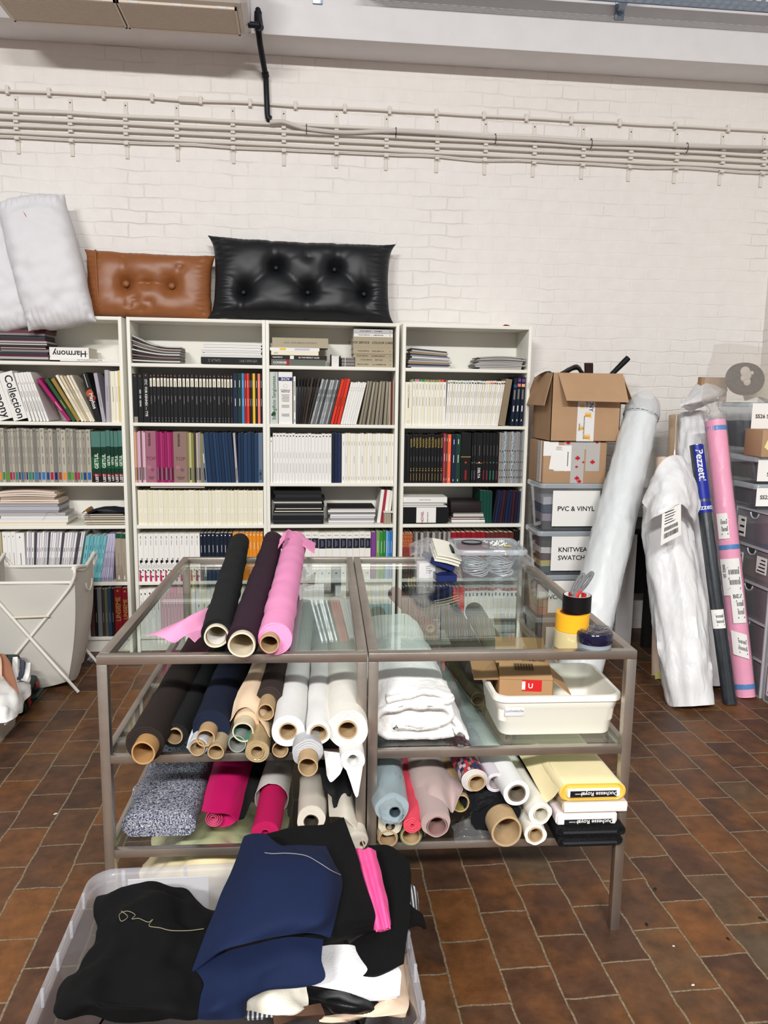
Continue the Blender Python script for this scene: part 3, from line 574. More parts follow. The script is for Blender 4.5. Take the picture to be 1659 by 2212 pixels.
# --- third bookcase
z = lying(2, 0, 586, 703, 778.5, 794, c_(112, 118, 108), 'grey green book with red label, lowest of its stack, third bookcase', [('CONSINEE', .16, .017, PAPER, 0)], yf=.02, band=[(.27, .33, 0, 1, RED)], name='book', cat='book')
z = lying(2, 0, 585, 706, 770, 778, BRNK, 'dark brown book with white lettering, third bookcase, top shelf', [('MANTECO', .12, .012, PAPER, 0), ('RE THE PERFECT NUDE', .68, .012, PAPER, 0)], yf=.022, band=[(.34, .41, .1, .9, PAPER)], name='book', cat='book', zb=z+.0004)
z = lying(2, 0, 586, 688, 761, 769.5, CRM, 'cream book between dark brown book and magazine, third bookcase', [('studio', .1, .01, GREYINK, 0)], yf=.018, name='book', cat='book', zb=z+.0004)
z = lying(2, 0, 583, 690, 755, 761, PAPER, 'white glossy magazine in the mixed book stack, third bookcase', (), yf=.02, band=[(.2, .32, .2, .8, YEL), (.5, .8, .2, .8, LAV)], name='magazine', cat='magazine', zb=z+.0004, pages=False)
z = lying(2, 0, 588, 709, 738, 757, c_(196, 184, 156), 'thick beige book on top of the mixed stack, third bookcase', [('LOVE  YOUR DESIGN PORTFOLIO', .5, .013, GREYINK, 0)], yf=.022, name='book', cat='book', zb=z+.0004)
for i, (a, b, yt, mt, lb) in enumerate(((715, 736, 770, BLKC, 'black swatch fan with white pages, third bookcase, top shelf'), (738, 766, 771, c_(150, 146, 148), 'bundle of grey swatch cards tied with string, third bookcase'))):
    xa, xb = at(a, 785, Y=.03).x, at(b, 785, Y=.03).x; z0 = SZ[0]+.0003; h = .066-.008*i
    m = MB(mt)
    if i == 0: m.box((xa, .04, z0), (xa+.003, .2, z0+h+.008)).box((xb-.003, .03, z0), (xb, .2, z0+h)); [m.box((xa+.004+k*.0048, .032+(k % 2)*.004, z0), (xa+.0082+k*.0048, .19, z0+h-.004), PAPER) for k in range(9)]
    else:
        [m.box((xa, .03+(k % 2)*.003, z0+k*.0062), (xb, .17, z0+k*.0062+.0055), [mt, c_(110, 104, 108), c_(180, 172, 160)][k % 3]) for k in range(9)]
        m.box((xa+.02, .0285, z0), (xa+.0225, .03, z0+.056), PAPER)
    m.build('swatch_fan' if i == 0 else 'swatch_bundle', None, lb, 'swatches')
STK = [(784, 794.5, c_(200, 186, 156), 'SERVICE  SUPPLY        No. CASHMERE 2/28', 767), (776.5, 784, c_(196, 182, 152), 'STOCK SERVICE       SHETLAND', 767), (768.5, 776, c_(188, 174, 146), 'STOCK SERVICE       CASHMERE MERINO', 764), (757, 768, c_(194, 180, 150), 'STOCK SERVICE       PURE LINEN 1/13', 763), (734.5, 756.5, c_(190, 176, 148), 'STOCK SERVICE   COLOUR CARD', 763), (727, 734, c_(230, 228, 226), 'STOCK SERVICE  —  LAMB MOHAIR', 764), (719, 726.5, c_(212, 210, 208), 'STOCK SERVICE  —  CASHMERE', 764)]
z = SZ[0]
for i, (a, b, mt, s, x0) in enumerate(STK):
    z = lying(2, 0, x0, 848.5, a, b, mt, f'{ordw(i)} from bottom of the stock service colour cards, third bookcase', [(s, .44, .018 if i == 4 else .0095, INK, 0), ('5', .93, .014, GREYINK, 0)], yf=.012+.002*(i % 3), name='colour_card', cat='colour card', group='stock service colour cards', zb=z+.0004)
GB = M('binder_grey', (196, 202, 196), .5)
run(2, 1, 583, 601, 583, 600, 802, 1, 'pale grey green binder with green lettering', GB, [('t', 'Stringificio Sangiustese...', .5, .53, .034, c_(44, 100, 62), 'u'), ('c', .5, .2, .012, c_(24, 90, 44)), ('c', .32, .175, .008, c_(24, 60, 34)), ('r', .3, .7, .155, .175, c_(24, 90, 44))], seed=1, name='binder', cat='binder')
run(2, 1, 602, 632, 602, 632, 804, 1, 'white binder with dark blue band', WHT, [('r', 0, 1, .83, .9, c_(40, 50, 124)), ('t', 'ACHE', .5, .865, .02, PAPER, 'x'), ('c', .5, .73, .012, GREYINK), ('c', .5, .73, .011, WHT), ('t', 'Collezione', .5, .655, .013, INK, 'h'), ('t', 'PRESTIGE', .5, .62, .012, INK, 'h')]+[('r', .2+.03*(k % 3), .8-.03*(k % 2), .56-.025*k, .568-.025*k, GREYINK) for k in range(6)]+[('r', .22, .78, .36-.02*k, .367-.02*k, GREYINK) for k in range(3)]+[('r', .22, .78, .19-.02*k, .197-.02*k, GREYINK) for k in range(3)], seed=2, name='binder', cat='binder')
run(2, 1, 634, 639, 635, 641, 812, 1, 'thin white booklet beside the white binder', WHT, bars([(.25, .5), (.6, .9), (.04, .1)], INK, .25), seed=3)
run(2, 1, 640, 669, 642, 694, 815, 7, 'leaning black and brown swatch folder', [c_(34, 38, 52), BLKC, c_(30, 26, 26), BRNK, c_(74, 60, 50), BLKC, c_(72, 60, 52)], (), seed=4, name='swatch_folder', cat='folder', hj=.004)
run(2, 1, 670, 713, 696, 738, 818, 9, 'leaning silver grey swatch booklet', [SILV, c_(120, 122, 122), SILV, c_(78, 80, 80), SILV], bars([(.5, .62), (.68, .78)], INK, .3), seed=5, name='swatch_booklet', cat='booklet')
run(2, 1, 714, 735, 739, 758, 818, 3, 'leaning orange red swatch booklet', [ORED, c_(214, 50, 30), ORED], bars([(.4, .6)], c_(90, 20, 16), .2), seed=6, name='swatch_booklet', cat='booklet')
run(2, 1, 735.5, 770, 759, 793, 824, 7, 'leaning white swatch booklet', WHT, [('r', .1, .9, .8, .805, GREYINK), ('r', .1, .9, .86, .865, GREYINK)], seed=7, name='swatch_booklet', cat='booklet')
run(2, 1, 776, 838, 795, 843, 823, 22, 'thin beige swatch booklet', [BEIGE, c_(206, 196, 172), c_(120, 112, 100), BEIGE, c_(170, 160, 140), c_(62, 58, 58)], (), seed=8, name='swatch_booklet', cat='booklet', jit=.4)
run(2, 1, 838.5, 851, 843.5, 851, 823, 3, ['last leaning beige swatch booklet', 'dark red swatch booklet', 'beige booklet against the right side'], [BEIGE, c_(110, 30, 44), BEIGE], (), seed=9, name='swatch_booklet', cat='booklet')
run(2, 2, 583.5, 589.5, 583.5, 589.5, 945, 1, 'shorter white catalogue at the left end', WHT, [('r', .35, .65, .9, .93, INK)], seed=10)
run(2, 2, 590, 716, 590, 717, 936, 18, 'white catalogue with black dot', WHT, lambda i, t, h: [('c', .5, .95, .0042, INK)]+bars([(.5, .62), (.2, .4)], GREYINK, .1), seed=11, jit=.16, hj=.004)
run(2, 2, 716.5, 737, 717, 731, 935, 3, 'navy blue catalogue among white ones', [DNAVY, NAVY, c_(34, 52, 92)], (), seed=12)
run(2, 2, 738, 851, 732, 850, 936, 19, 'cream white catalogue', [c_(240, 237, 228), WHT, CRM], lambda i, t, h: bars([(.06, .13), (.76, .84)]+([(.4, .55)] if i % 3 == 1 else []), GREYINK, .14), seed=13, jit=.3, hj=.003)
pile(2, 3, 588, 702, 1060, 11, [c_(30, 30, 32), c_(44, 44, 48), c_(30, 30, 32), c_(96, 96, 98)], 'black folder pile', 'black folders on the fourth shelf', seed=7, jx=8, name='folder', cat='folder')
pile(2, 3, 707, 812, 1096, 9, [c_(206, 204, 206), WHT, c_(180, 178, 182), c_(222, 220, 220), WHT, c_(140, 138, 142), WHT, c_(200, 196, 200), c_(40, 38, 42)], 'white magazine pile under black cover', 'white magazines on the fourth shelf', seed=8, jx=7)
run(2, 3, 814, 842, 824, 850, 1058, 4, ['thin white book with red edge leaning right', 'red-edged grey book leaning right', 'white catalogue leaning right', 'cream catalogue at the right side'], [WHT, c_(190, 46, 70), WHT, c_(232, 226, 212)], (), seed=14, yf=.06)
o = MB(c_(176, 164, 140)); xa, xb = at(829, 1120, Y=.02).x, at(848, 1120, Y=.02).x
for k in range(6): o.box((xa+k*.0075, .016, SZ[3]+.0003), (xa+k*.0075+.0066, .05, SZ[3]+.07-.003*(k % 2)), [c_(176, 164, 140), c_(200, 190, 170)][k % 2])
o.box((xa-.001, .013, SZ[3]+.072), (xb+.002, .055, SZ[3]+.078), WHT)
o.build('swatch_block', None, 'small beige swatch block, third bookcase, fourth shelf', 'swatches')
LBN = c_(30, 34, 58)
run(2, 4, 585, 800, 585, 800, 1150, 15, 'thick white catalogue with dark navy label', [c_(236, 233, 224), WHT], lambda i, t, h: [('r', 0, 1, .66, .87, LBN), ('r', .36, .42, .69, .84, GREYC), ('r', .56, .62, .71, .82, GREYC), ('c', .5, .13, .006, GREYINK), ('r', .2, .8, .93, .94, GREYINK)], seed=15, jit=.2, hj=.004)
run(2, 4, 801, 811, 801, 811, 1148, 1, 'purple catalogue right of the navy-labelled ones', PURP, (), seed=16)
run(2, 4, 811.5, 832, 811.5, 832, 1148, 3, ['pale green catalogue', 'leaf green catalogue beside the pale one', 'wider leaf green catalogue'], [LGRN, GRN, c_(50, 140, 60)], bars([(.55, .8)], PAPER, .12), seed=17)
run(2, 4, 832.5, 851, 832.5, 850, 1148, 3, ['light blue catalogue', 'azure catalogue beside the light blue one', 'azure catalogue against the right side'], [c_(120, 176, 220), SKY, c_(50, 130, 206)], bars([(.55, .8)], PAPER, .12), seed=18)
run(2, 5, 588, 700, 588, 700, 1262, 10, 'plain white catalogue', WHT, lambda i, t, h: [('c', .5, .2, .005, INK)], seed=19)
run(2, 5, 724, 850, 724, 850, 1266, 14, 'white and aqua catalogue', [WHT, WHT, CRM], lambda i, t, h: [('r', 0, 1, .1, .6, c_(150, 206, 214))], seed=20)
# --- fourth bookcase
pile(3, 0, 880, 978, 756, 12, [c_(214, 214, 218), c_(150, 150, 156), c_(60, 70, 110), c_(176, 150, 110), c_(200, 198, 196), c_(70, 66, 72)], 'slumping magazine pile', 'slumping magazines on the top shelf', seed=9, jx=10, taper=4, bend=lambda u, f: -.02*f*u+.012*f)
pile(3, 0, 1024, 1138, 772, 9, [c_(150, 148, 150), c_(176, 174, 176), c_(130, 128, 132), c_(196, 192, 188)], 'low grey magazine pile', 'grey magazines on the top shelf', seed=10, jx=14, bend=lambda u, f: .010*f*math.sin(u*3.1))
run(3, 1, 874, 889.5, 876, 889, 824, 1, 'wide cream catalogue lettered COLLECTION', CRM, [('t', 'COLLECTION', .5, .78, .014, GREYINK, 'd'), ('r', .4, .55, .4, .62, GREYINK), ('c', .5, .08, .008, GREYINK), ('c', .5, .08, .007, CRM)], seed=1)
caps = [GRN, c_(228, 110, 170), GRN, GRN, OLIVE, OLIVE, OLIVE, OLIVE, OLIVE, ORED, RED]
run(3, 1, 890, 962, 891, 967, 819, 11, 'white catalogue with coloured top band', [c_(240, 238, 230), CRM], lambda i, t, h: [('r', 0, 1, .95, 1, caps[i])]+bars([(.42, .62), (.78, .9)], GREYINK, .14), seed=2, hj=.002, jit=.2)
sym = [OLIVE, INK, GRN, GREYINK, c_(80, 130, 150), c_(50, 90, 110), INK, INK, c_(80, 130, 150), c_(60, 110, 130), SALM, ORG, ORED, c_(110, 50, 30), c_(110, 50, 30), c_(90, 44, 28), c_(120, 60, 30)]
run(3, 1, 962, 1076, 968, 1093, 821, 24, 'leaning white catalogue with small emblem', [c_(240, 238, 232), WHT, CRM], lambda i, t, h: [('c', .5, .945, .0052, sym[(i*17)//24])]+bars([(.28, .45), (.62, .76)], GREYINK, .16), seed=3, hj=.002, jit=.25)
run(3, 1, 1077, 1093, 1095, 1109, 817, 1, 'wide taupe catalogue leaning right', CARDC, [('c', .5, .44, .009, c_(136, 116, 92)), ('c', .5, .44, .008, CARDC)], seed=4)
run(3, 1, 1102, 1131, 1112, 1137, 814, 3, ['navy catalogue with blue top', 'navy catalogue with pink band', 'navy catalogue with purple top'], [DNAVY, DNAVY, DNAVY], lambda i, t, h: [('r', .05, .95, .8, .86, (c_(44, 90, 150), SALM, PEACH)[i]), ('r', .1, .9, .9, .96, (NAVY, PURP, PURP)[i]), ('r', .35, .65, .3, .42, PAPER), ('r', .2, .7, .55, .75, GREYINK), ('r', .4, .6, .1, .14, PAPER)], seed=5, jit=.05)
run(3, 2, 871, 956, 873, 949, 938, 13, 'black catalogue with gold lettering', BLKC, lambda i, t, h: ([('t', 'NOOVA', .5, .83, .028, GOLD, 'd'), ('c', .5, .26, .004, GOLD), ('c', .5, .3, .003, GOLD), ('r', .42, .56, .05, .2, GOLD), ('r', .44, .54, .45, .55, GREYINK)] if i > 1 else []), seed=6, jit=.15)
run(3, 2, 956, 973, 951, 971, 937, 3, ['crimson pink book right of the gold-lettered ones', 'brown olive book', 'orange book'], [c_(196, 56, 86), c_(100, 76, 40), c_(250, 104, 62)], bars([(.05, .1), (.45, .6), (.85, .92)], PAPER, .16), seed=7, ws=[1.1, .8, 1.4], name='book', cat='book')
run(3, 2, 974, 993.5, 972, 991.5, 938, 2, ['dark blue book beside the orange one', 'dark green book beside the dark blue one'], [NAVY, c_(28, 66, 52)], bars([(.42, .58), (.8, .9), (.04, .08)], PAPER, .14), seed=8, ws=[1, 1.2], name='book', cat='book')
run(3, 2, 994, 1016, 993, 1014, 934, 1, 'thick black box file with gold strap', BLKC, [('r', 0, 1, .515, .53, GOLD), ('c', .5, .41, .006, ORED), ('r', .42, .62, .06, .26, c_(150, 36, 34))], seed=9, name='box_file', cat='box file')
ac_ = [GRN, PURP, PAPER, RED, c_(150, 40, 90), c_(40, 150, 110), c_(40, 150, 110), c_(150, 40, 90)]
run(3, 2, 1017, 1075, 1015, 1070, 934, 8, 'black catalogue with coloured lettering', BLKC, lambda i, t, h: [('c', .5, .41, .0045, ac_[i]), ('r', .35, .65, .07, .25, ac_[i] if i != 2 else BLKC), ('r', .46, .54, .55, .75, GREYINK)]+([('t', 'DELTA', .5, .2, .022, PAPER, 'd'), ('r', -.1, 1.1, .395, .405, GOLD)] if i == 2 else []), seed=10, ws=[.5, .9, 1.7, .9, 1, .9, .9, .9])
IRI = M('iridescent_cover', (206, 220, 226), .15, .6, var=.5, vs=70)
run(3, 2, 1076, 1132, 1071, 1132, 933, 11, 'silvery foil swatch booklet', [GREYC, SILV, IRI, c_(150, 150, 150), GREYC, IRI, SILV, c_(170, 170, 172), SILV, c_(130, 130, 130), SILV], lambda i, t, h: [('r', .3, .7, k, k+.03, INK) for k in (.1, .24, .4, .62)], seed=11, name='swatch_booklet', cat='booklet')
z = lying(3, 3, 868, 969, 1097, 1129, BLKC, 'large black box binder with white label, fourth bookcase, fourth shelf', (), yf=.008, band=[(.29, .72, 0, 1, PAPER)], name='box_binder', cat='binder', pages=False)
m = MB(); xq = at(917, 1112, Y=.007).x
m.text('NOVEL', (xq-.014, .0062, SZ[3]+.045), (0, 0, 1), (-1, 0, 0), .024, RED).text('DESIGN SERVICE', (xq+.02, .0062, SZ[3]+.045), (0, 0, 1), (-1, 0, 0), .009, INK)
m.build('label_print', bpy.data.objects['box_binder'])
for i in range(4): MB([WHT, c_(206, 204, 200)][i % 2]).box((at(868+3*(i % 2), 1090, Y=.02).x, .018+.004*(i % 2), z+.0004+i*.0072), (at(966-4*(i % 3), 1090, Y=.02).x, .22, z+.0068+i*.0072), bev=.001).build('booklet', None, f'{ordw(i)} from bottom of the white booklets on the black binder', 'booklet', 'booklets on the black binder')
lying(3, 3, 868, 966, 1069, 1080, WHT, 'white binder on top of booklets, fourth bookcase, fourth shelf', [('SPRING 1984 WOOL', .5, .008, GREYINK, 0)], yf=.014, name='binder', cat='binder', zb=z+.0302)
zz = pile(3, 3, 975, 1049, 1108, 6, [c_(190, 186, 186), WHT, c_(150, 120, 116), c_(90, 88, 92), WHT, c_(40, 38, 42)], 'mixed magazine pile below black box', 'magazines under the black box', seed=12, jx=6)
x0, x1 = at(974, 1090, Y=.03).x, at(1040, 1090, Y=.03).x
o = MB(M('black_brown_box', (40, 32, 32), .5)).box((x0, .03, zz+.0004), (x1, .2, zz+.066), bev=.003).build('box', None, 'black brown box on mixed magazines, fourth bookcase, fourth shelf', 'box')
MB(M('black_brown_box', (40, 32, 32), .5)).box((x0-.002, .028, zz+.0664), (x1+.002, .202, zz+.074), bev=.002).build('lid', o)
run(3, 3, 1035, 1062, 1034, 1073, 1060, 4, 'dark green folder leaning right', c_(18, 74, 62), (), seed=13, name='folder', cat='folder', depth=.22, yf=.03)
run(3, 3, 1062, 1122, 1074, 1127, 1060, 10, 'dark navy folder leaning right', [c_(30, 26, 38), NAVY, c_(24, 32, 62), c_(70, 26, 40)], (), seed=14, name='folder', cat='folder', depth=.22, yf=.03)
LEO = M('leopard_cover', (170, 96, 60), .4, var=.9, vs=110)
run(3, 4, 867, 890, 866, 888, 1152, 4, 'brown patterned catalogue', LEO, lambda i, t, h: [('r', 0, 1, .3, .7, c_(150, 60, 56)), ('r', 0, 1, .0, .3, c_(96, 84, 74)), ('r', .2, .8, .1, .26, INK)], seed=15)
run(3, 4, 890.5, 972, 889, 970, 1150, 14, 'thin grey swatch booklet', [c_(110, 106, 102), c_(176, 172, 168), c_(60, 58, 58), c_(190, 186, 180)], (), seed=16, name='swatch_booklet', cat='booklet', yf=.05)
run(3, 4, 973, 1046, 973, 1046, 1150, 7, 'red book', [c_(164, 20, 34), c_(150, 18, 30)], [('r', .4, .6, .2, .6, GOLD)], seed=17, name='book', cat='book', jit=.1)
run(3, 4, 1046.5, 1106, 1046, 1106, 1150, 6, 'brown red book', c_(110, 44, 38), [('r', .4, .6, .2, .6, GOLD)], seed=18, name='book', cat='book', jit=.1)
run(3, 4, 1107, 1127, 1107, 1127, 1146, 3, 'black book with white bars', BLKC, [('r', .2, .8, .3+.2*k, .38+.2*k, PAPER) for k in range(3)], seed=19, name='book', cat='book')
run(3, 5, 868, 975, 868, 975, 1268, 16, 'black and grey catalogue', [BLKC, c_(56, 54, 56), BLKC, c_(90, 86, 80)], lambda i, t, h: bars([(.4, .7)], GREYINK, .2), seed=20)
run(3, 5, 976, 1000, 976, 1000, 1268, 3, 'orange red catalogue', [ORED, c_(206, 62, 46)], (), seed=21)
run(3, 5, 1001, 1126, 1001, 1126, 1270, 14, 'white catalogue with red top', [WHT, CRM], lambda i, t, h: [('r', 0, 1, .93, 1, RED), ('r', .3, .7, .8, .88, INK)], seed=22)
# rows 4-6 of the first bookcase
zz = pile(0, 3, -6, 150, 1108, 4, [c_(224, 214, 190), WHT, c_(226, 224, 226), c_(206, 202, 196)], 'white ring binder pile', 'binders on the fourth shelf', seed=13, jx=10, name='ring_binder', cat='folder')
zz = pile(0, 3, -6, 131, 1088, 3, [c_(176, 172, 184), c_(206, 204, 210), c_(190, 186, 196)], 'grey lilac wallet pile on the binders', 'wallets on the fourth shelf', seed=15, jx=8, name='wallet_folder', cat='folder', z0=zz+.0005)
pile(0, 3, -6, 131, 1064, 6, [c_(222, 200, 176), c_(226, 206, 194), c_(206, 182, 160), c_(228, 210, 206)], 'loose pinkish folder pile', 'pinkish folders on the fourth shelf', seed=14, jx=12, name='paper_folder', cat='folder', z0=zz+.0005, bend=lambda u, f: .016*math.sin(u*2.6+.3)*f)
xr = at(140, 1110, Y=.02).x
MB(BAGPLASTIC).grid(wrinkle([[V((xr+.02+.02*math.sin(i*.6)-(.16 if j < 6 else 0)+j*.018, .012+.02*i, SZ[3]+.035+.05*math.sin(j*.45)*math.exp(-.02*i)+(0 if j < 8 else -.006*j))) for j in range(11)] for i in range(9)], .008, 20, 3, fn=1)).build('plastic_sleeve', None, 'clear plastic sleeve slipping off the binder pile, first bookcase', 'plastic sleeve')
zz = pile(0, 3, 180, 273, 1110, 5, [c_(120, 100, 72), c_(200, 188, 160), c_(90, 84, 80), c_(176, 160, 130), c_(70, 66, 66)], 'small sample pile by the right side', 'fabric samples on the fourth shelf', seed=16, jx=7, name='sample_card', cat='sample card')
x0, x1 = at(178, 1110, Y=.02).x, -.0475
KR = M('kraft_paper', (176, 136, 84), .8, var=.08, vs=20)
cloth([[V((x0+.04*j/3, .012+.05*i, zz+(.004, .022, .012, -.02)[j]+.002*i)) for j in range(4)] for i in range(4)], KR, 3, 4, .003, 30, 4, .001).build('kraft_wrapper', None, 'brown kraft paper wrapper curling over the sample pile', 'wrapping paper')
cloth([[V((x0+.03+(x1-x0-.03)*j/4, .012+.055*i, zz+.004+(.006, .028, .034, .026, .016)[j]*(1-.12*i))) for j in range(5)] for i in range(4)], M('navy_sample', (24, 27, 44), .9), 3, 4, .002, 25, 5, .01).build('fabric_sample', None, 'dark navy fabric sample lying on the kraft-wrapped sample pile', 'fabric sample')
run(0, 4, -4, 9, -4, 7, 1150, 1, 'beige book at the left end', c_(206, 190, 150), bars([(.3, .7)], INK, .3), seed=30)
run(0, 4, 10, 57, 8, 57, 1150, 4, 'white binder with green dot', [WHT, PAPER], lambda i, t, h: [('r', .4, .55, .9, .93, GRN)]+bars([(.3, .6)], GREYINK, .1), seed=31, ws=[.8, .6, .8, 1.4], name='binder', cat='binder')
run(0, 4, 57.5, 166, 57, 184, 1150, 24, 'thin white and lilac catalogue', [PAPER, c_(206, 202, 216), WHT, c_(90, 88, 96), c_(224, 218, 226), WHT], lambda i, t, h: bars([(.3, .5), (.62, .7)], INK, .25), seed=32, jit=.4)
run(0, 4, 172, 216, 186, 232, 1156, 6, 'turquoise catalogue leaning right', [TURQ, c_(112, 186, 198), TURQ], lambda i, t, h: bars([(.2, .4), (.5, .62), (.7, .8)], c_(60, 110, 124), .18), seed=33)
run(0, 4, 216.5, 245, 234, 250, 1152, 9, 'thin lavender booklet leaning right', [LAV, c_(206, 202, 224)], lambda i, t, h: bars([(.3, .5), (.6, .64)], INK, .2), seed=34, name='booklet', cat='booklet')
run(0, 4, 250.5, 280, 251, 279, 1152, 2, ['wide taupe catalogue with green top', 'narrower taupe catalogue with green top'], c_(176, 162, 144), lambda i, t, h: [('r', 0, 1, .9, 1, c_(24, 84, 62)), ('r', .35, .6, .05, .09, WHT), ('r', .4, .55, .05, .13, WHT)]+bars([(.3, .6)], GREYINK, .08), seed=35, ws=[1.4, 1])
run(0, 5, 60, 206, 60, 206, 1275, 14, 'mixed dark and grey catalogue', [c_(60, 58, 62), GREYC, WHT, c_(90, 60, 60), c_(60, 80, 70)], (), seed=36)
run(0, 5, 207, 249, 206, 247, 1272, 6, ['thin black book', 'grey book behind the basket edge', 'plum brown book', 'olive green book', 'dark blue book left of the black one', 'black book left of the red books'], [BLKC, c_(120, 124, 122), c_(64, 48, 58), c_(96, 100, 66), c_(44, 66, 94), c_(26, 26, 32)], bars([(.3, .5)], GREYINK, .2), seed=37, name='book', cat='book', ws=[.8, 1.2, .8, .9, 1, .8])
run(0, 5, 249.5, 281, 247.5, 280, 1270, 2, ['wide deep red book with gold title', 'narrower deep red book with gold title'], c_(134, 18, 30), [('t', 'LINSIEME', .5, .56, .045, GOLD, 'u'), ('c', .5, .93, .006, GOLD)], seed=38, name='book', cat='book', ws=[1.2, 1])
# things on top of the bookcases
def pillow(name, label, cat, c, w, h, d, mat, tilt=0, lean=0., tufts=(), seed=0, amp=.006, wr=16, ears=.0, N=56, corner=.03, yaw=0., wrs=(1, 1, 1), creases=(), pucker=.004, shear=0., bulge=0.):
    """stuffed cushion standing on its long edge: w wide, h high, d thick; tufts = [(u, v, depth)], creases = [(u0, v0, u1, v1)]"""
    c = V(c); T = Matrix.Translation(c) @ Matrix.Rotation(yaw, 4, 'Z') @ Matrix.Rotation(lean, 4, 'X') @ Matrix.Rotation(tilt, 4, 'Y')
    def surf(s):
        P = []
        for i in range(N+1):
            v = math.sin((-1+2*i/N)*1.5708)*.75+(-1+2*i/N)*.25; row = []
            for j in range(N+1):
                u = math.sin((-1+2*j/N)*1.5708)*.75+(-1+2*j/N)*.25; e = max((1-u**4)*(1-v**4), 0); th = e**.45
                tip = ears*(abs(u)*abs(v))**8
                px = 1-corner*(1-v*v)*abs(u)+tip+bulge*(1-v*v)*abs(u); pz = 1-corner*(1-u*u)*abs(v)+tip+bulge*(1-u*u)*abs(v)
                q = V((u*w/2*px+shear*v, 0, v*h/2*pz))
                q.x += .006*noise.noise(V((v*3, seed, 1)))*abs(u)**3; q.z += .006*noise.noise(V((u*4, seed, 2)))*abs(v)**3
                y = th*d/2
                for a, b, dp in tufts:
                    dx, dz = (u-a)*w/2, (v-b)*h/2; r = math.hypot(dx, dz); an = math.atan2(dz, dx)
                    y -= dp*(.5*math.exp(-(r/.03)**2*.5)+.38*math.exp(-(r/.105)**2))*(d/2)*.85+dp*.010*math.exp(-(r/.11)**2)*max(0, math.cos(an*4.5+a*7))**8*min(1, r/.03)
                for a, b, a2, b2 in creases:
                    ex, ez = (a2-a)*w/2, (b2-b)*h/2; L2 = ex*ex+ez*ez; dx, dz = (u-a)*w/2, (v-b)*h/2; t = max(0, min(1, (dx*ex+dz*ez)/L2)); r = math.hypot(dx-ex*t, dz-ez*t)
                    y -= (.013*math.exp(-(r/.011)**2)+.012*math.exp(-(r/.04)**2))*(1-.45*math.sin(t*3.14))
                ed = min(1-abs(u), 1-abs(v))
                y += pucker*math.exp(-((ed-.1)/.09)**2)*math.sin((u*w if 1-abs(v) < 1-abs(u) else v*h)*95+seed+2*noise.noise(V((u*5, v*5, seed))))
                k = noise.noise(V((q.x*wr*wrs[0], s*3+seed, q.z*wr*wrs[2])))*amp+ridge(V((q.x*wrs[0], s+seed*2, q.z*wrs[2])), wr*.6)*amp*.5
                row.append(T @ (q+V((0, s*max(y+(k*min(1, th*1.5)), .0006 if e > 0 else 0), 0))))
            P.append(row)
        return P
    mb = MB(mat); mb.grid(surf(-1), mat); mb.grid(surf(1), mat)
    o = mb.build(name, None, label, cat, sharp=85)
    return o, T
LEA = M('tan_leather', (140, 84, 44), .42, spec=.5, var=.06, vs=30, bump=.08, bs=420)
BLEA = M('black_leather', (19, 21, 25), .45, spec=.4, bump=.1, bs=300)
PIL = M('pillow_ticking', (222, 221, 224), .9, bump=.35, bs=26, var=.02)
br, T = pillow('cushion', 'tan leather cushion with two buttons on the bookcases', 'cushion', (.117, .135, 2.212), .735, .385, .17, LEA, .02, -.12, [(-.36, -.02, .8), (.36, .0, .8)], 3, .004, 10, ears=.03,
    creases=[(-.36, -.02, .0, .05), (.0, .05, .36, 0), (-.36, -.02, -.40, .8), (.36, 0, .5, .6), (-.36, -.02, -.30, -.7), (.02, -.55, .12, -1), (-.2, -.5, -.1, -.8)])
for u in (-.36, .36): MB(LEA).lathe([(0, -.012), (.012, -.011), (.018, -.006), (.019, .004)], T @ V((u*.365, -.032, .0)), T.to_3x3() @ V((0, 1, 0)), n=20).build('button', br)
MB(LEA).tube(spline([T @ V((-.30+.012*k*.3, -.062-.01*math.sin(k*.5), .18-.052*k)) for k in range(7)], 3), .006, n=8).build('leather_strap', br)
TF = [(-.66, -.38), (-.3, .28), (.36, .3), (.06, -.32), (.7, -.3)]
bk, T = pillow('cushion', 'large black leather cushion with five tufts on the bookcases', 'cushion', (1.02, .125, 2.265), 1.07, .475, .23, BLEA, .012, -.16, [(a, b, .8) for a, b in TF], 8, .006, 9, ears=.06, N=72,
    creases=[(-.66, -.38, -.3, .28), (-.3, .28, .06, -.32), (.06, -.32, .36, .3), (.36, .3, .7, -.3), (-.66, -.38, -.7, -1), (.06, -.32, .04, -1), (.7, -.3, .74, -1), (-.3, .28, -.34, 1), (.36, .3, .4, 1), (.02, .95, .06, .5)])
for u, v in TF: MB(BLEA).lathe([(0, -.009), (.01, -.008), (.015, -.003), (.016, .004)], T @ V((u*.53, -.028, v*.235)), T.to_3x3() @ V((0, 1, 0)), n=16).build('button', bk)
pw, T = pillow('pillow', 'white feather pillow with red mark leaning at the left of the tan cushion', 'pillow', at(101, 566, Y=.04), .36, .735, .24, PIL, -.17, -.22, (), 5, .014, 10, ears=.05, bulge=.07, corner=0, wrs=(1.2, 1, 1.8), pucker=.007, shear=-.03)
STA = M('beige_stain', (226, 204, 180), .9); RDM = M('red_mark', (176, 40, 60), .8)
def on_pillow(T, u, v, y): return T @ V((u, y, v))
MB(RDM).poly([on_pillow(T, -.05+a, .215+b, -.118) for a, b in ((0, .02), (.012, .012), (.026, -.022), (.016, -.024))]).build('red_mark', pw) if False else None
MB(M('red_mark', (176, 40, 60), .8)).poly([T @ V((-.055+a, -.118-.0*a, .235+b)) for a, b in ((0, .02), (.012, .012), (.026, -.022), (.016, -.024))]).build('stain', pw)
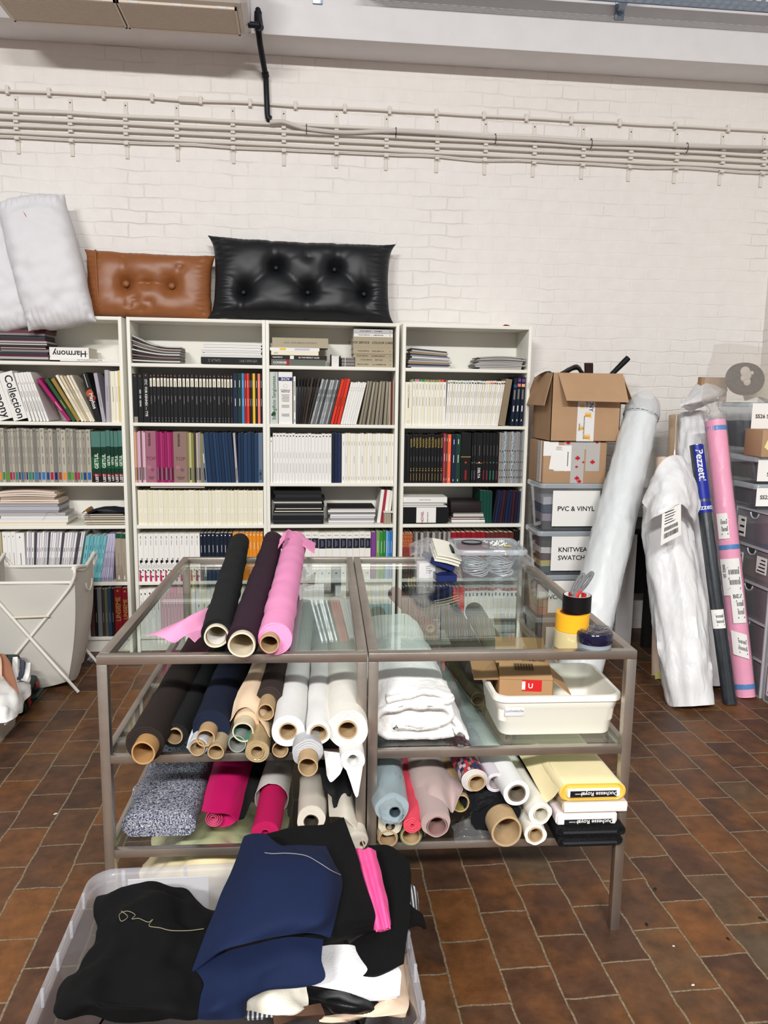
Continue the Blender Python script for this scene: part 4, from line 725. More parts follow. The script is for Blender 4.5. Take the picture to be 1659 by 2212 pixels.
p2, T2 = pillow('pillow', 'white stained feather pillow at the left edge, behind the red-marked pillow', 'pillow', at(-22, 592, Y=.10), .34, .66, .2, PIL, -.17, -.2, (), 9, .014, 10, ears=.06, bulge=.06, corner=0, wrs=(1.2, 1, 1.8), pucker=.007, shear=-.03)
MB(M('orange_wrapper', (176, 96, 60), .6)).grid(wrinkle([[V((2.24+.02*j, .04+.03*i, 2.022+.012*math.sin(j*1.1)*(1-i*.2))) for j in range(5)] for i in range(4)], .004, 30, 2), None, .002).build('wrapper', None, 'small crumpled orange wrapper on top of the fourth bookcase', 'wrapper')
# ================================================================ glass tables
TO, TA = V((.4458, -2.6627, 0)), -.0353
TU, TVv = V((math.cos(TA), math.sin(TA), 0)), V((-math.sin(TA), math.cos(TA), 0))
def TL(a, b, z): return TO+TU*a+TVv*b+V((0, 0, z))
def loc_ab(p): q = p-TO; return q.dot(TU), q.dot(TVv)
def tz(px, py, z): a, b = loc_ab(at(px, py, Z=z)); return a, b
TT = Matrix.Translation(TO) @ Matrix.Rotation(TA, 4, 'Z')
MIDZ, LOWZ, TOPZ, TD = .593, .308, .8813, 1.309
def table(a0, a1, label):
    t = thing('glass_table', label, 'table', TL((a0+a1)/2, TD/2, 0), 'steel and glass tables pushed together')
    s = .028
    for x in (a0, a1-s):
        for y in (0, TD-s): MB(STEEL).box((x, y, 0), (x+s, y+s, TOPZ-.0255), None, TT, .0012).build('leg', t)
    def fr(z0, z1, x0, x1, y0, y1, nm, inset):
        m = MB(STEEL)
        m.box((x0, y0, z0), (x1, y0+s, z1), None, TT, .0012).box((x0, y1-s, z0), (x1, y1, z1), None, TT, .0012)
        m.box((x0, y0+s, z0), (x0+s, y1-s, z1), None, TT, .0012).box((x1-s, y0+s, z0), (x1, y1-s, z1), None, TT, .0012)
        m.build(nm, t)
        g = .0006
        MB(GLASS).box((x0+s+g, y0+s+g, z1-.026), (x1-s-g, y1-s-g, z1-.0195), None, TT).build('glass_pane', t)
    fr(TOPZ-.025, TOPZ, a0, a1, 0, TD, 'top_frame', 0)
    def sh(z):
        z0 = z-.024; m = MB(STEEL)
        m.box((a0+s, 0, z0), (a1-s, .02, z), None, TT, .0012).box((a0+s, TD-.02, z0), (a1-s, TD, z), None, TT, .0012)
        for x in (a0, a1-.02): m.box((x, s, z0), (x+.02, TD-s, z), None, TT, .0012)
        m.build('shelf_frame', t)
        MB(GLASS).box((a0+.0206, s, z-.0075), (a1-.0206, TD-s, z-.0005), None, TT).build('glass_pane', t)
    sh(MIDZ); sh(LOWZ); return t
table(0, .7405, 'steel framed glass shelf table loaded with fabric rolls, left of the pair')
table(.7445, 1.5151, 'steel framed glass shelf table with white bin inside, right of the pair')
MB(CORE).box((-.006, -.006, 0), (.006, .004, .006), None, Matrix.Translation(TL(.081, .01, TOPZ)) @ Matrix.Rotation(.6, 4, 'Z')).build('wood_chip', None, 'tiny wood chip on the front rail of the left table', 'chip') if False else None
# ---------------------------------------------------------------- rolls
def fab(name, col, rough=.9, bump=.25, bs=380, var=.04, vs=9, sheen=0., **k): return M(name, col, rough, 0, var, vs, bump, bs, sheen, **k)
def roll(name, label, px, py, z, L, da, r, rt, prot, mat, core=None, dz=0., squash=1., wob=.02, amp=.0025, sc=10, seed=0, layers=4, cat='fabric roll', group=None, inner=None, capmat=None, off=(0, 0), taper=0., stretch=(1, 1, 1), kink=0., nose=0.):
    """a fabric roll lying front to back; (px, py) is the photo pixel of its tube's open end"""
    e = at(px, py, Z=z); a, b = loc_ab(e)
    d = (TL(a+da, b+L, z+dz)-e).normalized(); sx, sy = frame_of(d)
    core = core or CORE
    t = thing(name, label, cat, e+d*prot-V((0, 0, r)), group)
    n, m_ = 40, max(12, int(L*26)); P = []; fz = (LOWZ if z < .5 else MIDZ if z < .8 else TOPZ)+.0007; R0 = e+d*prot+sx*off[0]+sy*off[1]
    for i in range(m_+1):
        s = L*i/m_; row = []; sh = kink*math.sin(s*4+seed)
        for k in range(n):
            th = 2*math.pi*k/n; q = (sx*math.cos(th)+sy*math.sin(th)*squash); rr = r*(1-taper*i/m_)*(1+wob*noise.noise(V((math.cos(th)*1.3, math.sin(th)*1.3, seed*3+s*2.))))
            if nose and i < 4: rr *= 1-nose*(1-i/4)**2
            p = R0+d*s+q*rr+sx*sh
            w = V((math.cos(th)*r*sc*stretch[0], math.sin(th)*r*sc*stretch[0], s*sc*stretch[1]))+V((seed*7.3, seed, 0))
            p += q*amp*(noise.noise(w)+.6*noise.noise(w*2.7)+.8*ridge(w, .8)*(1 if amp > .003 else .4))
            if (p-TO).dot(TVv) > -.006: p.z = max(p.z, fz)
            row.append(p)
        P.append(row)
    mb = MB(mat); mb.grid(P, mat, closed=True); mb.f.append(tuple(range((m_)*n, (m_+1)*n))); mb.mi.append(0); mb.sm.append(False)
    # layered front end
    prev = P[0]; ci = mb.mid(capmat or mat); base = 0
    for k in range(layers*2):
        f = 1-(k+1)/(layers*2); tgt = []
        for j in range(n):
            th = 2*math.pi*j/n; ctr = e+d*prot; q = (sx*math.cos(th)+sy*math.sin(th)); inn = ctr+q*rt*1.01
            w = P[0][j].lerp(inn, 1-f); tgt.append(w+d*((.0011 if k % 2 == 0 else -.0006)*(1+.8*noise.noise(V((math.cos(th)*2, math.sin(th)*2, k+seed)))))*(1 if k < layers*2-1 else 0))
        b0 = len(mb.v); mb.v += tgt
        for j in range(n):
            pj = (base+j, base+(j+1) % n); mb.f.append((pj[1], pj[0], b0+j, b0+(j+1) % n)); mb.mi.append(ci); mb.sm.append(False)
        base = b0
    mb.build('fabric', t, sharp=50)
    c = MB(core); ri = rt*.86
    wb = lambda th, tt: 1+.03*math.sin(th*2+seed)+.02*math.sin(th*3+seed*2)
    c.lathe([(ri, L*.6), (ri, .0), (ri+.0006, -.0006), (rt-.0006, -.0006), (rt, 0), (rt, prot+.06)], e, d, core, 28, wb)
    co = c.build('tube', t)
    if inner: MB(inner).lathe([(ri*.985, L*.6), (ri*.985, .001)], e, d, inner, 28, wb).build('tube_lining', co)
    return t, e, d, sx, sy
def strip(pts, mat, name, parent, ku=4, kv=4, amp=.003, sc=18, seed=0, thick=.0012, **k):
    o = cloth(pts, mat, ku, kv, amp, sc, seed, thick); return o.build(name, parent, **k)
F = {}
for nm, col in dict(black=(30, 31, 32), plum=(52, 33, 46), pink=(244, 146, 194), brownblack=(46, 38, 35), navy=(26, 33, 52), beige=(222, 196, 166), dkbrown=(58, 48, 45), white=(238, 237, 234), warmwhite=(240, 236, 226), grey=(190, 190, 193), coolgrey=(204, 208, 214), tanplain=(176, 158, 128), offw=(216, 208, 194), paper=(206, 202, 196)).items(): F[nm] = fab('fabric_'+nm, col)
WHITECORE = M('white_core', (222, 210, 186), .7, var=.06, vs=60); CREAMC = M('cream_core', (214, 200, 172), .7, var=.05, vs=60)
# on the glass top
t, e, d, sx, sy = roll('fabric_roll', 'black fabric roll on top of the left glass table', 467, 1375, .924, 1.36, -.085, .042, .0335, .016, F['black'], WHITECORE, seed=1, off=(.0, .003), amp=.0035)
MB(PAPER).grid([[e+d*(.012+.03*i)+(sx*math.cos(2.9+.32*k)+sy*math.sin(2.9+.32*k))*.0255 for k in range(10)] for i in range(4)], PAPER, .0008).build('paper_slip', bpy.data.objects['fabric_roll'])
roll('fabric_roll', 'dark plum fabric roll on the left glass table, between black and pink rolls', 522, 1393.5, .924, 1.46, -.014, .0415, .036, .022, F['plum'], WHITECORE, seed=2, off=(-.002, .004), amp=.004, sc=8)
pk = fab('fabric_hotpink', (248, 158, 203), bump=.35, bs=240)
t, e, d, sx, sy = roll('fabric_roll', 'bright pink fabric roll on top of the left glass table', 582, 1391.5, .924, 1.42, .0, .045, .026, .03, pk, None, seed=3, off=(.012, .006), amp=.0045, sc=12, taper=-.05, stretch=(.3, 1.6))
pr = t; B = lambda a, b, z: TL(a, b, z)
strip([[B(.43+.02*i, 1.02+.03*j+.1*i, (.977, .992, .978, .925, .90)[i]+.004*j) if i < 3 else B(.50+.075*(i-2), 1.02+.06*j+.12*(i-2), (.93, .897)[i-3]+.004*(j % 2)) for j in range(5)] for i in range(4)], pk, 'loose_end', pr, 4, 4, .004, 16, 3, .002)
# pink tail under the rolls
def ctl(rows): return [[TL(*p) for p in r] for r in rows]
pt = ctl([[(.10, .15, .889), (.14, .245, .888), (.20, .36, .888), (.26, .45, .89)], [(.125, .135, .899), (.17, .21, .905), (.22, .31, .912), (.275, .42, .91)], [(.155, .12, .893), (.195, .18, .918), (.24, .27, .928), (.28, .38, .915)],
          [(.19, .095, .888), (.215, .15, .893), (.25, .22, .894), (.285, .33, .895)], [(.225, .10, .906), (.24, .15, .90), (.265, .21, .896), (.29, .3, .894)], [(.25, .1, .886), (.26, .14, .889), (.28, .2, .888), (.30, .28, .888)]])
strip(pt, M('fabric_pink_satin', (248, 166, 206), .5), 'loose_tail', pr, 6, 5, .002, 22, 5, .0015)
# on the middle shelf of the left table
R = lambda *a, **k: roll('fabric_roll', *a, **k)
R('brown black fabric roll at the left end of the middle glass shelf', 309, 1627, .645, 1.3, .02, .051, .032, .05, F['brownblack'], M('tan_core', (184, 142, 92), .7, var=.06, vs=50), seed=4, off=(-.006, .004), group=None)
R('thin black fabric roll between brown black and navy rolls', 377, 1591, .629, 1.2, .03, .036, .0235, .006, F['black'], seed=5)
t = R('light grey fabric roll squeezed between black and navy rolls', 426, 1617, .62, 1.2, .02, .027, .022, .012, F['coolgrey'], seed=6)[0]
strip(ctl([[(.232, .02+.01*j, .604+.0*j), (.246, .06, .645), (.262, .16, .672), (.28, .36, .69)][:4] if j == 0 else [(.232+.012*j, .0+.01*j, .602), (.25+.012*j, .03, .64), (.266+.012*j, .12, .668), (.285+.01*j, .34, .685)] for j in range(3)]), F['coolgrey'], 'loose_edge', t, 4, 5, .002, 30, 2, .0015)
R('large navy fabric roll on the middle glass shelf', 443.6, 1595, .649, 1.25, .015, .053, .0255, .055, F['navy'], M('tan_core2', (190, 156, 116), .7, var=.06, vs=50), seed=7, off=(.006, .006), amp=.003)
R('bare card tube with beige fabric below the navy roll', 466, 1625, .618, 1.0, .03, .0245, .022, .012, F['tanplain'], seed=8)
t = R('beige fabric roll with a green-lined card tube', 525, 1582, .655, 1.2, .02, .036, .0295, .05, F['beige'], CREAMC, inner=M('green_lining', (70, 150, 122), .6), seed=9, off=(.004, .006))[0]
strip(ctl([[(.352, .045, .668), (.362, .12, .712), (.385, .25, .735), (.40, .55, .74)], [(.375, .055, .70), (.388, .12, .728), (.405, .24, .744), (.418, .54, .745)], [(.405, .06, .704), (.415, .12, .728), (.425, .25, .742), (.435, .54, .742)], [(.437, .03, .68), (.44, .1, .70), (.445, .25, .72), (.45, .54, .72)], [(.47, -.02, .648), (.46, .06, .66), (.455, .2, .69), (.46, .5, .69)]]), F['beige'], 'loose_end', t, 5, 5, .004, 16, 6, .0015)
R('bare grey plastic tube under the green-lined tube', 512, 1607, .620, 1.0, .02, .0265, .0255, .004, M('translucent_tube', (150, 156, 150), .35), M('translucent_tube', (150, 156, 150), .35), seed=10, cat='tube')
R('dark brown fabric roll lying on top of the beige one', 573.7, 1539, .70, 1.15, .01, .037, .0245, .075, F['dkbrown'], seed=11, off=(.004, .010))
R('tan fabric roll wrapped in plastic film beside the green-lined tube', 555, 1625, .625, 1.1, .03, .031, .019, .004, M('tan_film', (172, 150, 112), .22, var=.12, vs=24, bump=.3, bs=40), seed=12, layers=2, amp=.004)
R('white fabric roll with tan core, first of the three large white ones', 622, 1580, .682, 1.22, .012, .0445, .0245, .002, F['white'], seed=13, layers=6)
R('thin white fabric roll between the two larger white ones', 688, 1584, .685, 1.2, .0, .032, .0235, .004, F['white'], seed=14, layers=3, amp=.004, sc=14)
t = R('thickest white fabric roll, at the right of the middle glass shelf', 751, 1577, .684, 1.22, -.01, .0545, .0265, .004, F['warmwhite'], seed=15, layers=6, wob=.05, amp=.004)[0]
R('grey jersey roll sticking out furthest over the shelf edge', 665, 1657, .628, .42, .0, .038, .0265, .055, fab('fabric_jersey', (186, 187, 190), bump=.4, bs=180), seed=16, off=(-.003, .012), amp=.006, sc=14, wob=.08, taper=.1)
t = R('small torn white roll below the thickest white roll', 762.5, 1642, .622, .9, -.03, .032, .017, .002, F['white'], F['white'], seed=17, layers=3, wob=.1)[0]
strip(ctl([[(.62, -.05, .62), (.625, -.075, .595), (.628, -.085, .565)], [(.65, -.06, .62), (.648, -.085, .59), (.64, -.092, .548)], [(.68, -.06, .615), (.675, -.085, .595), (.665, -.09, .57)]]), F['white'], 'torn_flap', t, 4, 4, .002, 22, 7)
strip(ctl([[(.675, -.1, .605), (.69, -.12, .57), (.702, -.13, .535)], [(.70, -.115, .598), (.705, -.128, .565), (.708, -.132, .525)], [(.725, -.115, .602), (.72, -.128, .575), (.713, -.132, .53)]]), F['white'], 'torn_point', t, 4, 4, .001, 22, 8)
R('small black fabric roll under the first large white roll', 605.5, 1619.5, .618, 1.0, .02, .027, .0235, .004, F['black'], seed=18)
for k, (a, r, col, lb) in enumerate(((.10, .03, 'beige', 'beige'), (.42, .04, 'grey', 'grey'))): pass
# middle shelf of the right table: pale rolls under the bin, dark rolls behind
WAT = M('pale_aqua', (176, 200, 200), .5, var=.05, vs=10, bump=.1, bs=60)
def lroll(name, label, p, q, r, mat, core=None, amp=.003, seed=0, cat='fabric roll', rt=.5, sc=10):
    """roll between two table points p, q (a, b, z) of its axis"""
    p, q = TL(*p), TL(*q); d = (q-p); L = d.length; d.normalize(); sx, sy = frame_of(d)
    t = thing(name, label, cat, p-V((0, 0, r))); n = 28; m_ = max(8, int(L*22)); P = []
    for i in range(m_+1):
        row = []
        for k in range(n):
            th = 2*math.pi*k/n; w = V((math.cos(th)*r*sc, math.sin(th)*r*sc, L*i/m_*sc))+V((seed*5, 0, seed))
            row.append(p+d*L*i/m_+(sx*math.cos(th)+sy*math.sin(th))*(r+amp*(noise.noise(w)+.7*ridge(w, .9))))
        P.append(row)
    mb = MB(mat); mb.grid(P, mat, closed=True)
    mb.lathe([(r*1.0, 0.004), (r*.85, -.001), (r*.84, .003), (r*.7, -.001), (r*.69, .003), (r*rt, 0)], p, d, mat, n); mb.lathe([(r, L), (0, L)], p, d, mat, n)
    mb.build('fabric', t, sharp=50)
    MB(core or CORE).lathe([(r*rt*.85, L*.5), (r*rt*.85, -.002), (r*rt, -.002), (r*rt, .03)], p, d, None, 24).build('tube', t); return t
lroll('fabric_roll', 'pale aqua roll half hidden under the white bin', (.0, 0, 0), (0, 1, 0), .03, WAT) if False else None
lroll('fabric_roll', 'dark charcoal roll at the back of the right middle shelf', (1.16, .5, .645), (1.17, 1.28, .645), .05, fab('fabric_charcoal', (60, 54, 48)), seed=3)
lroll('fabric_roll', 'muted red roll behind the white quilt', (1.02, .75, .72), (.93, 1.28, .72), .03, fab('fabric_mutedred', (120, 60, 62)), seed=4)
lroll('fabric_roll', 'olive grey roll at the back of the right middle shelf', (1.27, .55, .635), (1.29, 1.28, .635), .04, fab('fabric_olivegrey', (120, 116, 96)), seed=5)
lroll('fabric_roll', 'grey roll behind the white quilt at the back of the shelf', (.86, .72, .632), (.85, 1.25, .632), .037, fab('fabric_greenish', (150, 156, 150)), seed=6)
# folded white quilt
QW = M('quilt_white', (236, 234, 231), .95, bump=.9, bs=55, var=.02, sheen=.2)
def quilt():
    t = thing('quilt', 'thick folded white quilt on the right middle glass shelf', 'quilt', TL(.91, .3, MIDZ))
    out = [(.772, .597), (.768, .65), (.772, .71), (.80, .748), (.86, .765), (.92, .762), (.97, .745), (1.0, .70), (1.022, .65), (1.045, .60)]
    pl = spline([V((a, 0, z)) for a, z in out], 5); P = []
    for i in range(25):
        f = i/24; q = math.sin(min(1, f*3)*1.57)
        P.append([TL(.905+(p.x-.905)*(.94+.06*q)-.02*f, .085+.62*f, .597+(p.z-.597)*(.80+.2*q+.42*f-.22*f*f)) for p in pl])
    P = [[V((p.x, p.y, max(p.z, MIDZ+.001))) for p in r] for r in wrinkle(P, .011, 13, 3, (.6, 1, 1), True)]
    mb = MB(QW); mb.grid(P, QW); n = len(pl); mb.f.append(tuple(range(n))); mb.mi.append(0); mb.sm.append(False); mb.build('top_layer', t, sharp=120)
    def sect(pts, b0, b1, nm, amp, sd, th=.016):
        pl = spline([V((p[0], 0, p[1])) for p in pts], 6); P = []
        for i in range(13):
            f = i/12; P.append([TL(p.x, b0+(b1-b0)*f+.012*noise.noise(V((p.x*25, p.z*25, sd)))*(1-f), p.z+.004*noise.noise(V((f*6, p.x*20, sd)))) for p in pl])
        MB(QW).grid([[V((p.x, p.y, max(p.z, MIDZ+th+.003))) for p in r] for r in wrinkle(P, amp, 20, sd, (1, .6, 1), True)], QW, th).build(nm, t, sharp=180)
    sect([(1.0, .618), (.95, .603), (.86, .603), (.795, .615), (.778, .65), (.80, .676), (.87, .69), (.95, .688), (.985, .672), (.975, .652), (.92, .646), (.84, .648), (.825, .634), (.86, .626), (.93, .628), (.96, .635)], .062, .2, 'lower_fold', .006, 1)
    sect([(1.03, .606), (1.022, .64), (1.0, .672), (.985, .70), (.95, .708), (.87, .712), (.80, .70)], .066, .2, 'middle_fold', .006, 2)
    sect([(.80, .722), (.86, .735), (.92, .742), (.975, .735), (1.0, .72), (.985, .70), (.93, .696)], .07, .2, 'upper_fold', .006, 3)
    sect([(1.045, .603), (1.035, .62), (1.015, .632), (1.0, .622)], .045, .3, 'hanging_corner', .004, 4, .01)
quilt()
# white plastic bin with an open carton
BINW = M('bin_white', (246, 243, 232), .38, coat=.1)
def rrect(w, d, r, n=5):
    o = []
    for cx, cy, a0 in ((w/2-r, d/2-r, 0), (-w/2+r, d/2-r, 90), (-w/2+r, -d/2+r, 180), (w/2-r, -d/2+r, 270)):
        for k in range(n+1): a = math.radians(a0+90*k/n); o.append((cx+r*math.cos(a), cy+r*math.sin(a)))
    return o
def tub(name, label, cat, T, prof, mat, rad=.03, group=None, part='shell'):
    """open tub: prof = [(w, d, z, r)] from inner floor... outside"""
    P = []
    for w, d, z, r in prof: P.append([T @ V((x, y, z)) for x, y in rrect(w, d, r)])
    m = MB(mat); m.grid(P, mat, closed=True); n = len(P[0])
    for k, rv in ((0, 1), (len(P)-1, 0)):
        f = tuple(range(k*n, (k+1)*n)); m.f.append(f if rv else f[::-1]); m.mi.append(0); m.sm.append(False)
    t = thing(name, label, cat, T.translation, group); m.build(part, t, sharp=45); return t
Tb = Matrix.Translation(TL(1.316, .205, MIDZ)) @ Matrix.Rotation(TA, 4, 'Z')
bn = tub('storage_bin', 'white plastic bin on the right middle glass shelf', 'bin', Tb, [(.31, .21, .004, .03), (.365, .265, .124, .035), (.366, .266, .129, .035), (.388, .288, .129, .04), (.39, .29, .122, .04), (.39, .29, .112, .04), (.376, .276, .112, .036), (.366, .266, .085, .034), (.362, .262, .083, .034), (.356, .256, .045, .034), (.352, .252, .043, .034), (.342, .242, .004, .034), (.335, .235, .0, .03)], BINW)
MB(M('clear_label', (222, 222, 226), .3)).box((-.162, -.1345, .066), (-.104, -.128, .1), None, Tb, .001).text('Lochwäsche', Tb @ V((-.133, -.1349, .083)), TU, (0, 0, 1), .011, GREYINK).build('label_sticker', bn)
KRA = M('kraft_card', (176, 138, 98), .75, var=.05, vs=10)
ct = thing('carton', 'small brown carton with open flaps inside the white bin', 'box', TL(1.24, .22, MIDZ+.03))
Tc = Matrix.Translation(TL(1.245, .235, MIDZ+.006)) @ Matrix.Rotation(TA-.12, 4, 'Z') @ Matrix.Rotation(.0, 4, 'X')
def slab(m, pts, th, mat):
    a, b, c, d = [V(p) for p in pts]; nr = (b-a).cross(d-a).normalized()*th
    return m.add([a, b, c, d, a+nr, b+nr, c+nr, d+nr], [(0, 3, 2, 1), (4, 5, 6, 7), (0, 1, 5, 4), (1, 2, 6, 5), (2, 3, 7, 6), (3, 0, 4, 7)], mat)
m = MB(KRA)
hx, hy, hz = .083, .088, .142
for p0, p1 in (((-hx, -hy, 0), (hx, -hy+.003, hz)), ((-hx, hy-.003, 0), (hx, hy, hz)), ((-hx, -hy, 0), (-hx+.003, hy, hz)), ((hx-.003, -hy, 0), (hx, hy, hz)), ((-hx, -hy, 0), (hx, hy, .003))): m.box(p0, p1, None, Tc)
m.build('body', ct)
m = MB(KRA); slab(m, [Tc @ V(p) for p in ((-hx+.002, -hy, hz), (hx-.002, -hy, hz), (hx-.006, -.008, hz+.042), (-hx+.006, -.008, hz+.042))], .003, KRA)
fo = Tc @ V((0, -hy+.04, hz+.0235)); ux = (Tc.to_3x3() @ V((1, 0, 0))); uy = (Tc.to_3x3() @ V((0, hy-.008, .042))).normalized(); nn = ux.cross(uy)
for k in range(22):
    w = .0006+.0013*((k*7) % 3)/2; x = -.034+k*.0028; m.poly([fo+nn*.0042+ux*x+uy*-.012, fo+nn*.0042+ux*(x+w)+uy*-.012, fo+nn*.0042+ux*(x+w)+uy*.016, fo+nn*.0042+ux*x+uy*.016], INK)
m.text('5119 M MIDWEAR', fo+nn*.0042+ux*.03+uy*.03, ux, uy, .009, INK).text('130665', fo+nn*.0042-ux*.055+uy*.03, ux, uy, .008, INK)
m.build('front_flap', ct)
m = MB(KRA); slab(m, [Tc @ V(p) for p in ((-hx, -hy+.003, hz), (-hx, hy-.003, hz), (-hx-.085, hy-.03, hz+.035), (-hx-.075, -hy+.012, hz-.006))][::-1], .003, KRA); m.build('left_flap', ct)
m = MB(KRA); slab(m, [Tc @ V(p) for p in ((hx, -hy+.003, hz), (hx, hy-.003, hz), (hx+.055, hy-.02, hz-.045), (hx+.06, -hy+.02, hz-.05))], .003, KRA); m.build('right_flap', ct)
m = MB(KRA); slab(m, [Tc @ V(p) for p in ((-hx+.002, hy-.04, hz+.004), (hx-.002, hy-.04, hz+.004), (hx-.004, hy+.02, hz+.072), (-hx+.004, hy+.02, hz+.072))], .003, KRA); m.text('5119', Tc @ V((0, hy-.018, hz+.0345)), ux, (Tc.to_3x3() @ V((0, .06, .068))), .012, INK); m.build('back_flap', ct)
m = MB(M('red_tape', (206, 40, 40), .4)); m.box((-.012, -hy-.0008, hz-.035), (.048, -hy, hz+.001), None, Tc); m.box((-.012, -hy-.0012, hz-.03), (-.002, -hy-.0002, hz-.004), PAPER, Tc); m.text('U', Tc @ V((.014, -hy-.0014, hz-.017)), ux, (0, 0, 1), .022, PAPER); m.build('tape', ct)
MB(PAPER).add([TL(1.085, .17, MIDZ+.09), TL(1.115, .11, MIDZ+.06), TL(1.125, .12, MIDZ+.12), TL(1.10, .17, MIDZ+.13)], [(0, 1, 2, 3)]).build('paper_sheet', None, 'white paper sheet tucked beside the white bin', 'paper') if False else None
# ================================================================ lower shelf of the left table
TW = bpy.data.materials.new('tweed'); nt, N, L, out = nodes(TW)
b_ = N('ShaderNodeBsdfPrincipled'); L(b_.outputs[0], out.inputs[0]); b_.inputs['Roughness'].default_value = .95
tc = N('ShaderNodeTexCoord'); n1 = N('ShaderNodeTexNoise'); n1.inputs['Scale'].default_value = 230; n1.inputs['Detail'].default_value = 2; L(tc.outputs['Object'], n1.inputs[0])
rp = N('ShaderNodeValToRGB'); rp.color_ramp.interpolation = 'CONSTANT'; el = rp.color_ramp.elements; el[0].color = (*lin((40, 44, 70)), 1); el[1].position = .43; el[1].color = (*lin((104, 108, 128)), 1)
for p, c in ((.5, (176, 178, 184)), (.56, (62, 64, 92)), (.62, (214, 214, 214))): q = el.new(p); q.color = (*lin(c), 1)
L(n1.outputs[0], rp.inputs[0]); L(rp.outputs[0], b_.inputs['Base Color'])
bp = N('ShaderNodeBump'); bp.inputs['Strength'].default_value = .8; bp.inputs['Distance'].default_value = .004; L(n1.outputs[0], bp.inputs['Height']); L(bp.outputs[0], b_.inputs['Normal'])
def bolt(name, label, a0, a1, b0, b1, z0, z1, mat, rnd=.5, amp=.003, sc=14, seed=0, cat='fabric bolt', core=None, lab=None, thick=None, skew=0., group=None, ends=None):
    """fabric wound flat on a board: rounded slab lying front to back on the table shelf"""
    t = thing(name, label, cat, TL((a0+a1)/2, (b0+b1)/2, z0), group)
    w, h = a1-a0, z1-z0; r = h*rnd; n = 12; sec = rrect(w, h, min(r, h*.499), n); m_ = 16; P = []
    for i in range(m_+1):
        s = i/m_; row = []
        for x, y in sec:
            k = V((x*sc, y*sc*1.5, s*(b1-b0)*sc))+V((seed*4, 0, seed)); dd = amp*(noise.noise(k)+.6*ridge(k, .8))
            row.append(TL((a0+a1)/2+x+skew*s+(dd*.5 if x > 0 else -dd*.5), b0+(b1-b0)*s+amp*.7*noise.noise(V((x*40, y*40, seed)))*(1-s), (z0+z1)/2+y+dd*(.6 if y > 0 else 0)))
        P.append(row)
    mb = MB(mat); mb.grid(P, mat, closed=True); q = len(sec); e1 = mb.mid(ends or mat)
    ins = []
    b0i = len(mb.v)
    fr = [p for p in P[0]]; c = sum(fr, V())/q
    for k, (f, db) in enumerate(((.93, -.003), (.86, .001), (.8, -.002))):
        mb.v += [V((c+(p-c)*f))+TVv*db-V((0, 0, 0)) for p in fr]
    for k in range(3):
        A = 0 if k == 0 else b0i+(k-1)*q; Bq = b0i+k*q
        for j in range(q): mb.f.append((A+(j+1) % q, A+j, Bq+j, Bq+(j+1) % q)); mb.mi.append(e1); mb.sm.append(False)
    mb.f.append(tuple(b0i+2*q+j for j in range(q))); mb.mi.append(e1); mb.sm.append(False)
    mb.f.append(tuple(m_*q+j for j in range(q))[::-1]); mb.mi.append(0); mb.sm.append(False)
    mb.build('fabric', t, sharp=50)
    if core:
        x0, x1, y0, y1, cm = core; m = MB(cm); T = TT @ Matrix.Translation((0, b0, 0)); m.box((x0, -.008, y0), (x1, .05, y1), None, T, min(.004, (y1-y0)*.3))
        if lab:
            lx0, lx1, ly0, ly1, s = lab; m.box((lx0, -.0092, ly0), (lx1, -.0078, ly1), INK, T)
            m.text(s, T @ V((lx1-.05, -.0098, (ly0+ly1)/2)), -TU, (0, 0, -1), .017, PAPER, 'C').text('100% Acetate', T @ V((lx0+.03, -.0098, (ly0+ly1)/2)), -TU, (0, 0, -1), .006, PAPER, 'C')
        m.build('board', t)
    return t
tw = bolt('folded_fabric', 'folded blue and white tweed fabric on the lower left glass shelf', .035, .245, .065, .66, LOWZ, LOWZ+.07, TW, .45, .006, 10, 1, 'folded fabric', skew=-.0)
MB(TW).tube(spline([TL(.05, .28, .37), TL(.026, .25, .365), TL(.03, .22, .345), TL(.045, .2, .35)], 4), .003, n=6).build('loose_yarn', tw)
MGT = M('magenta_leather', (186, 24, 92), .45, var=.05, vs=12, bump=.1, bs=260)
t, e, d, sx, sy = roll('leather_roll', 'magenta leather roll with coiled end on the lower left glass shelf', 463, 1763, .352, .95, .04, .047, .014, .0, MGT, MGT, seed=21, layers=2, wob=.03, off=(.022, .006), amp=.004, squash=.86, sc=8)
m = MB(M('magenta_edge', (214, 90, 130), .6)); L0 = e-d*.004
m.grid([[L0+d*dd+(sx*math.cos(k*.4)+sy*math.sin(k*.4))*(.008+.0195*k/50) for k in range(51)] for dd in (-.012, .03)], None, .0016); m.build('coil', t)
cloth(ctl([[(.265, .05, .395), (.30, .03, .40), (.345, .04, .388), (.372, .05, .36)], [(.27, .3, .44), (.31, .3, .45), (.36, .3, .43), (.385, .3, .39)], [(.285, .6, .47), (.33, .6, .475), (.385, .6, .45), (.41, .6, .41)], [(.30, 1.0, .48), (.34, 1., .48), (.39, 1., .46), (.42, 1., .42)]]), MGT, 5, 5, .003, 12, 4, .0018).build('outer_wrap', t)
t = roll('fabric_roll', 'magenta roll half wrapped in grey paper, beside the magenta leather', 573, 1800, .362, 1.05, .05, .040, .012, .0, fab('fabric_magenta', (182, 24, 84), .7), fab('fabric_magenta', (182, 24, 84), .7), seed=22, layers=3, amp=.003, dz=.03)[0]
a0, b0 = tz(573, 1800, .362)
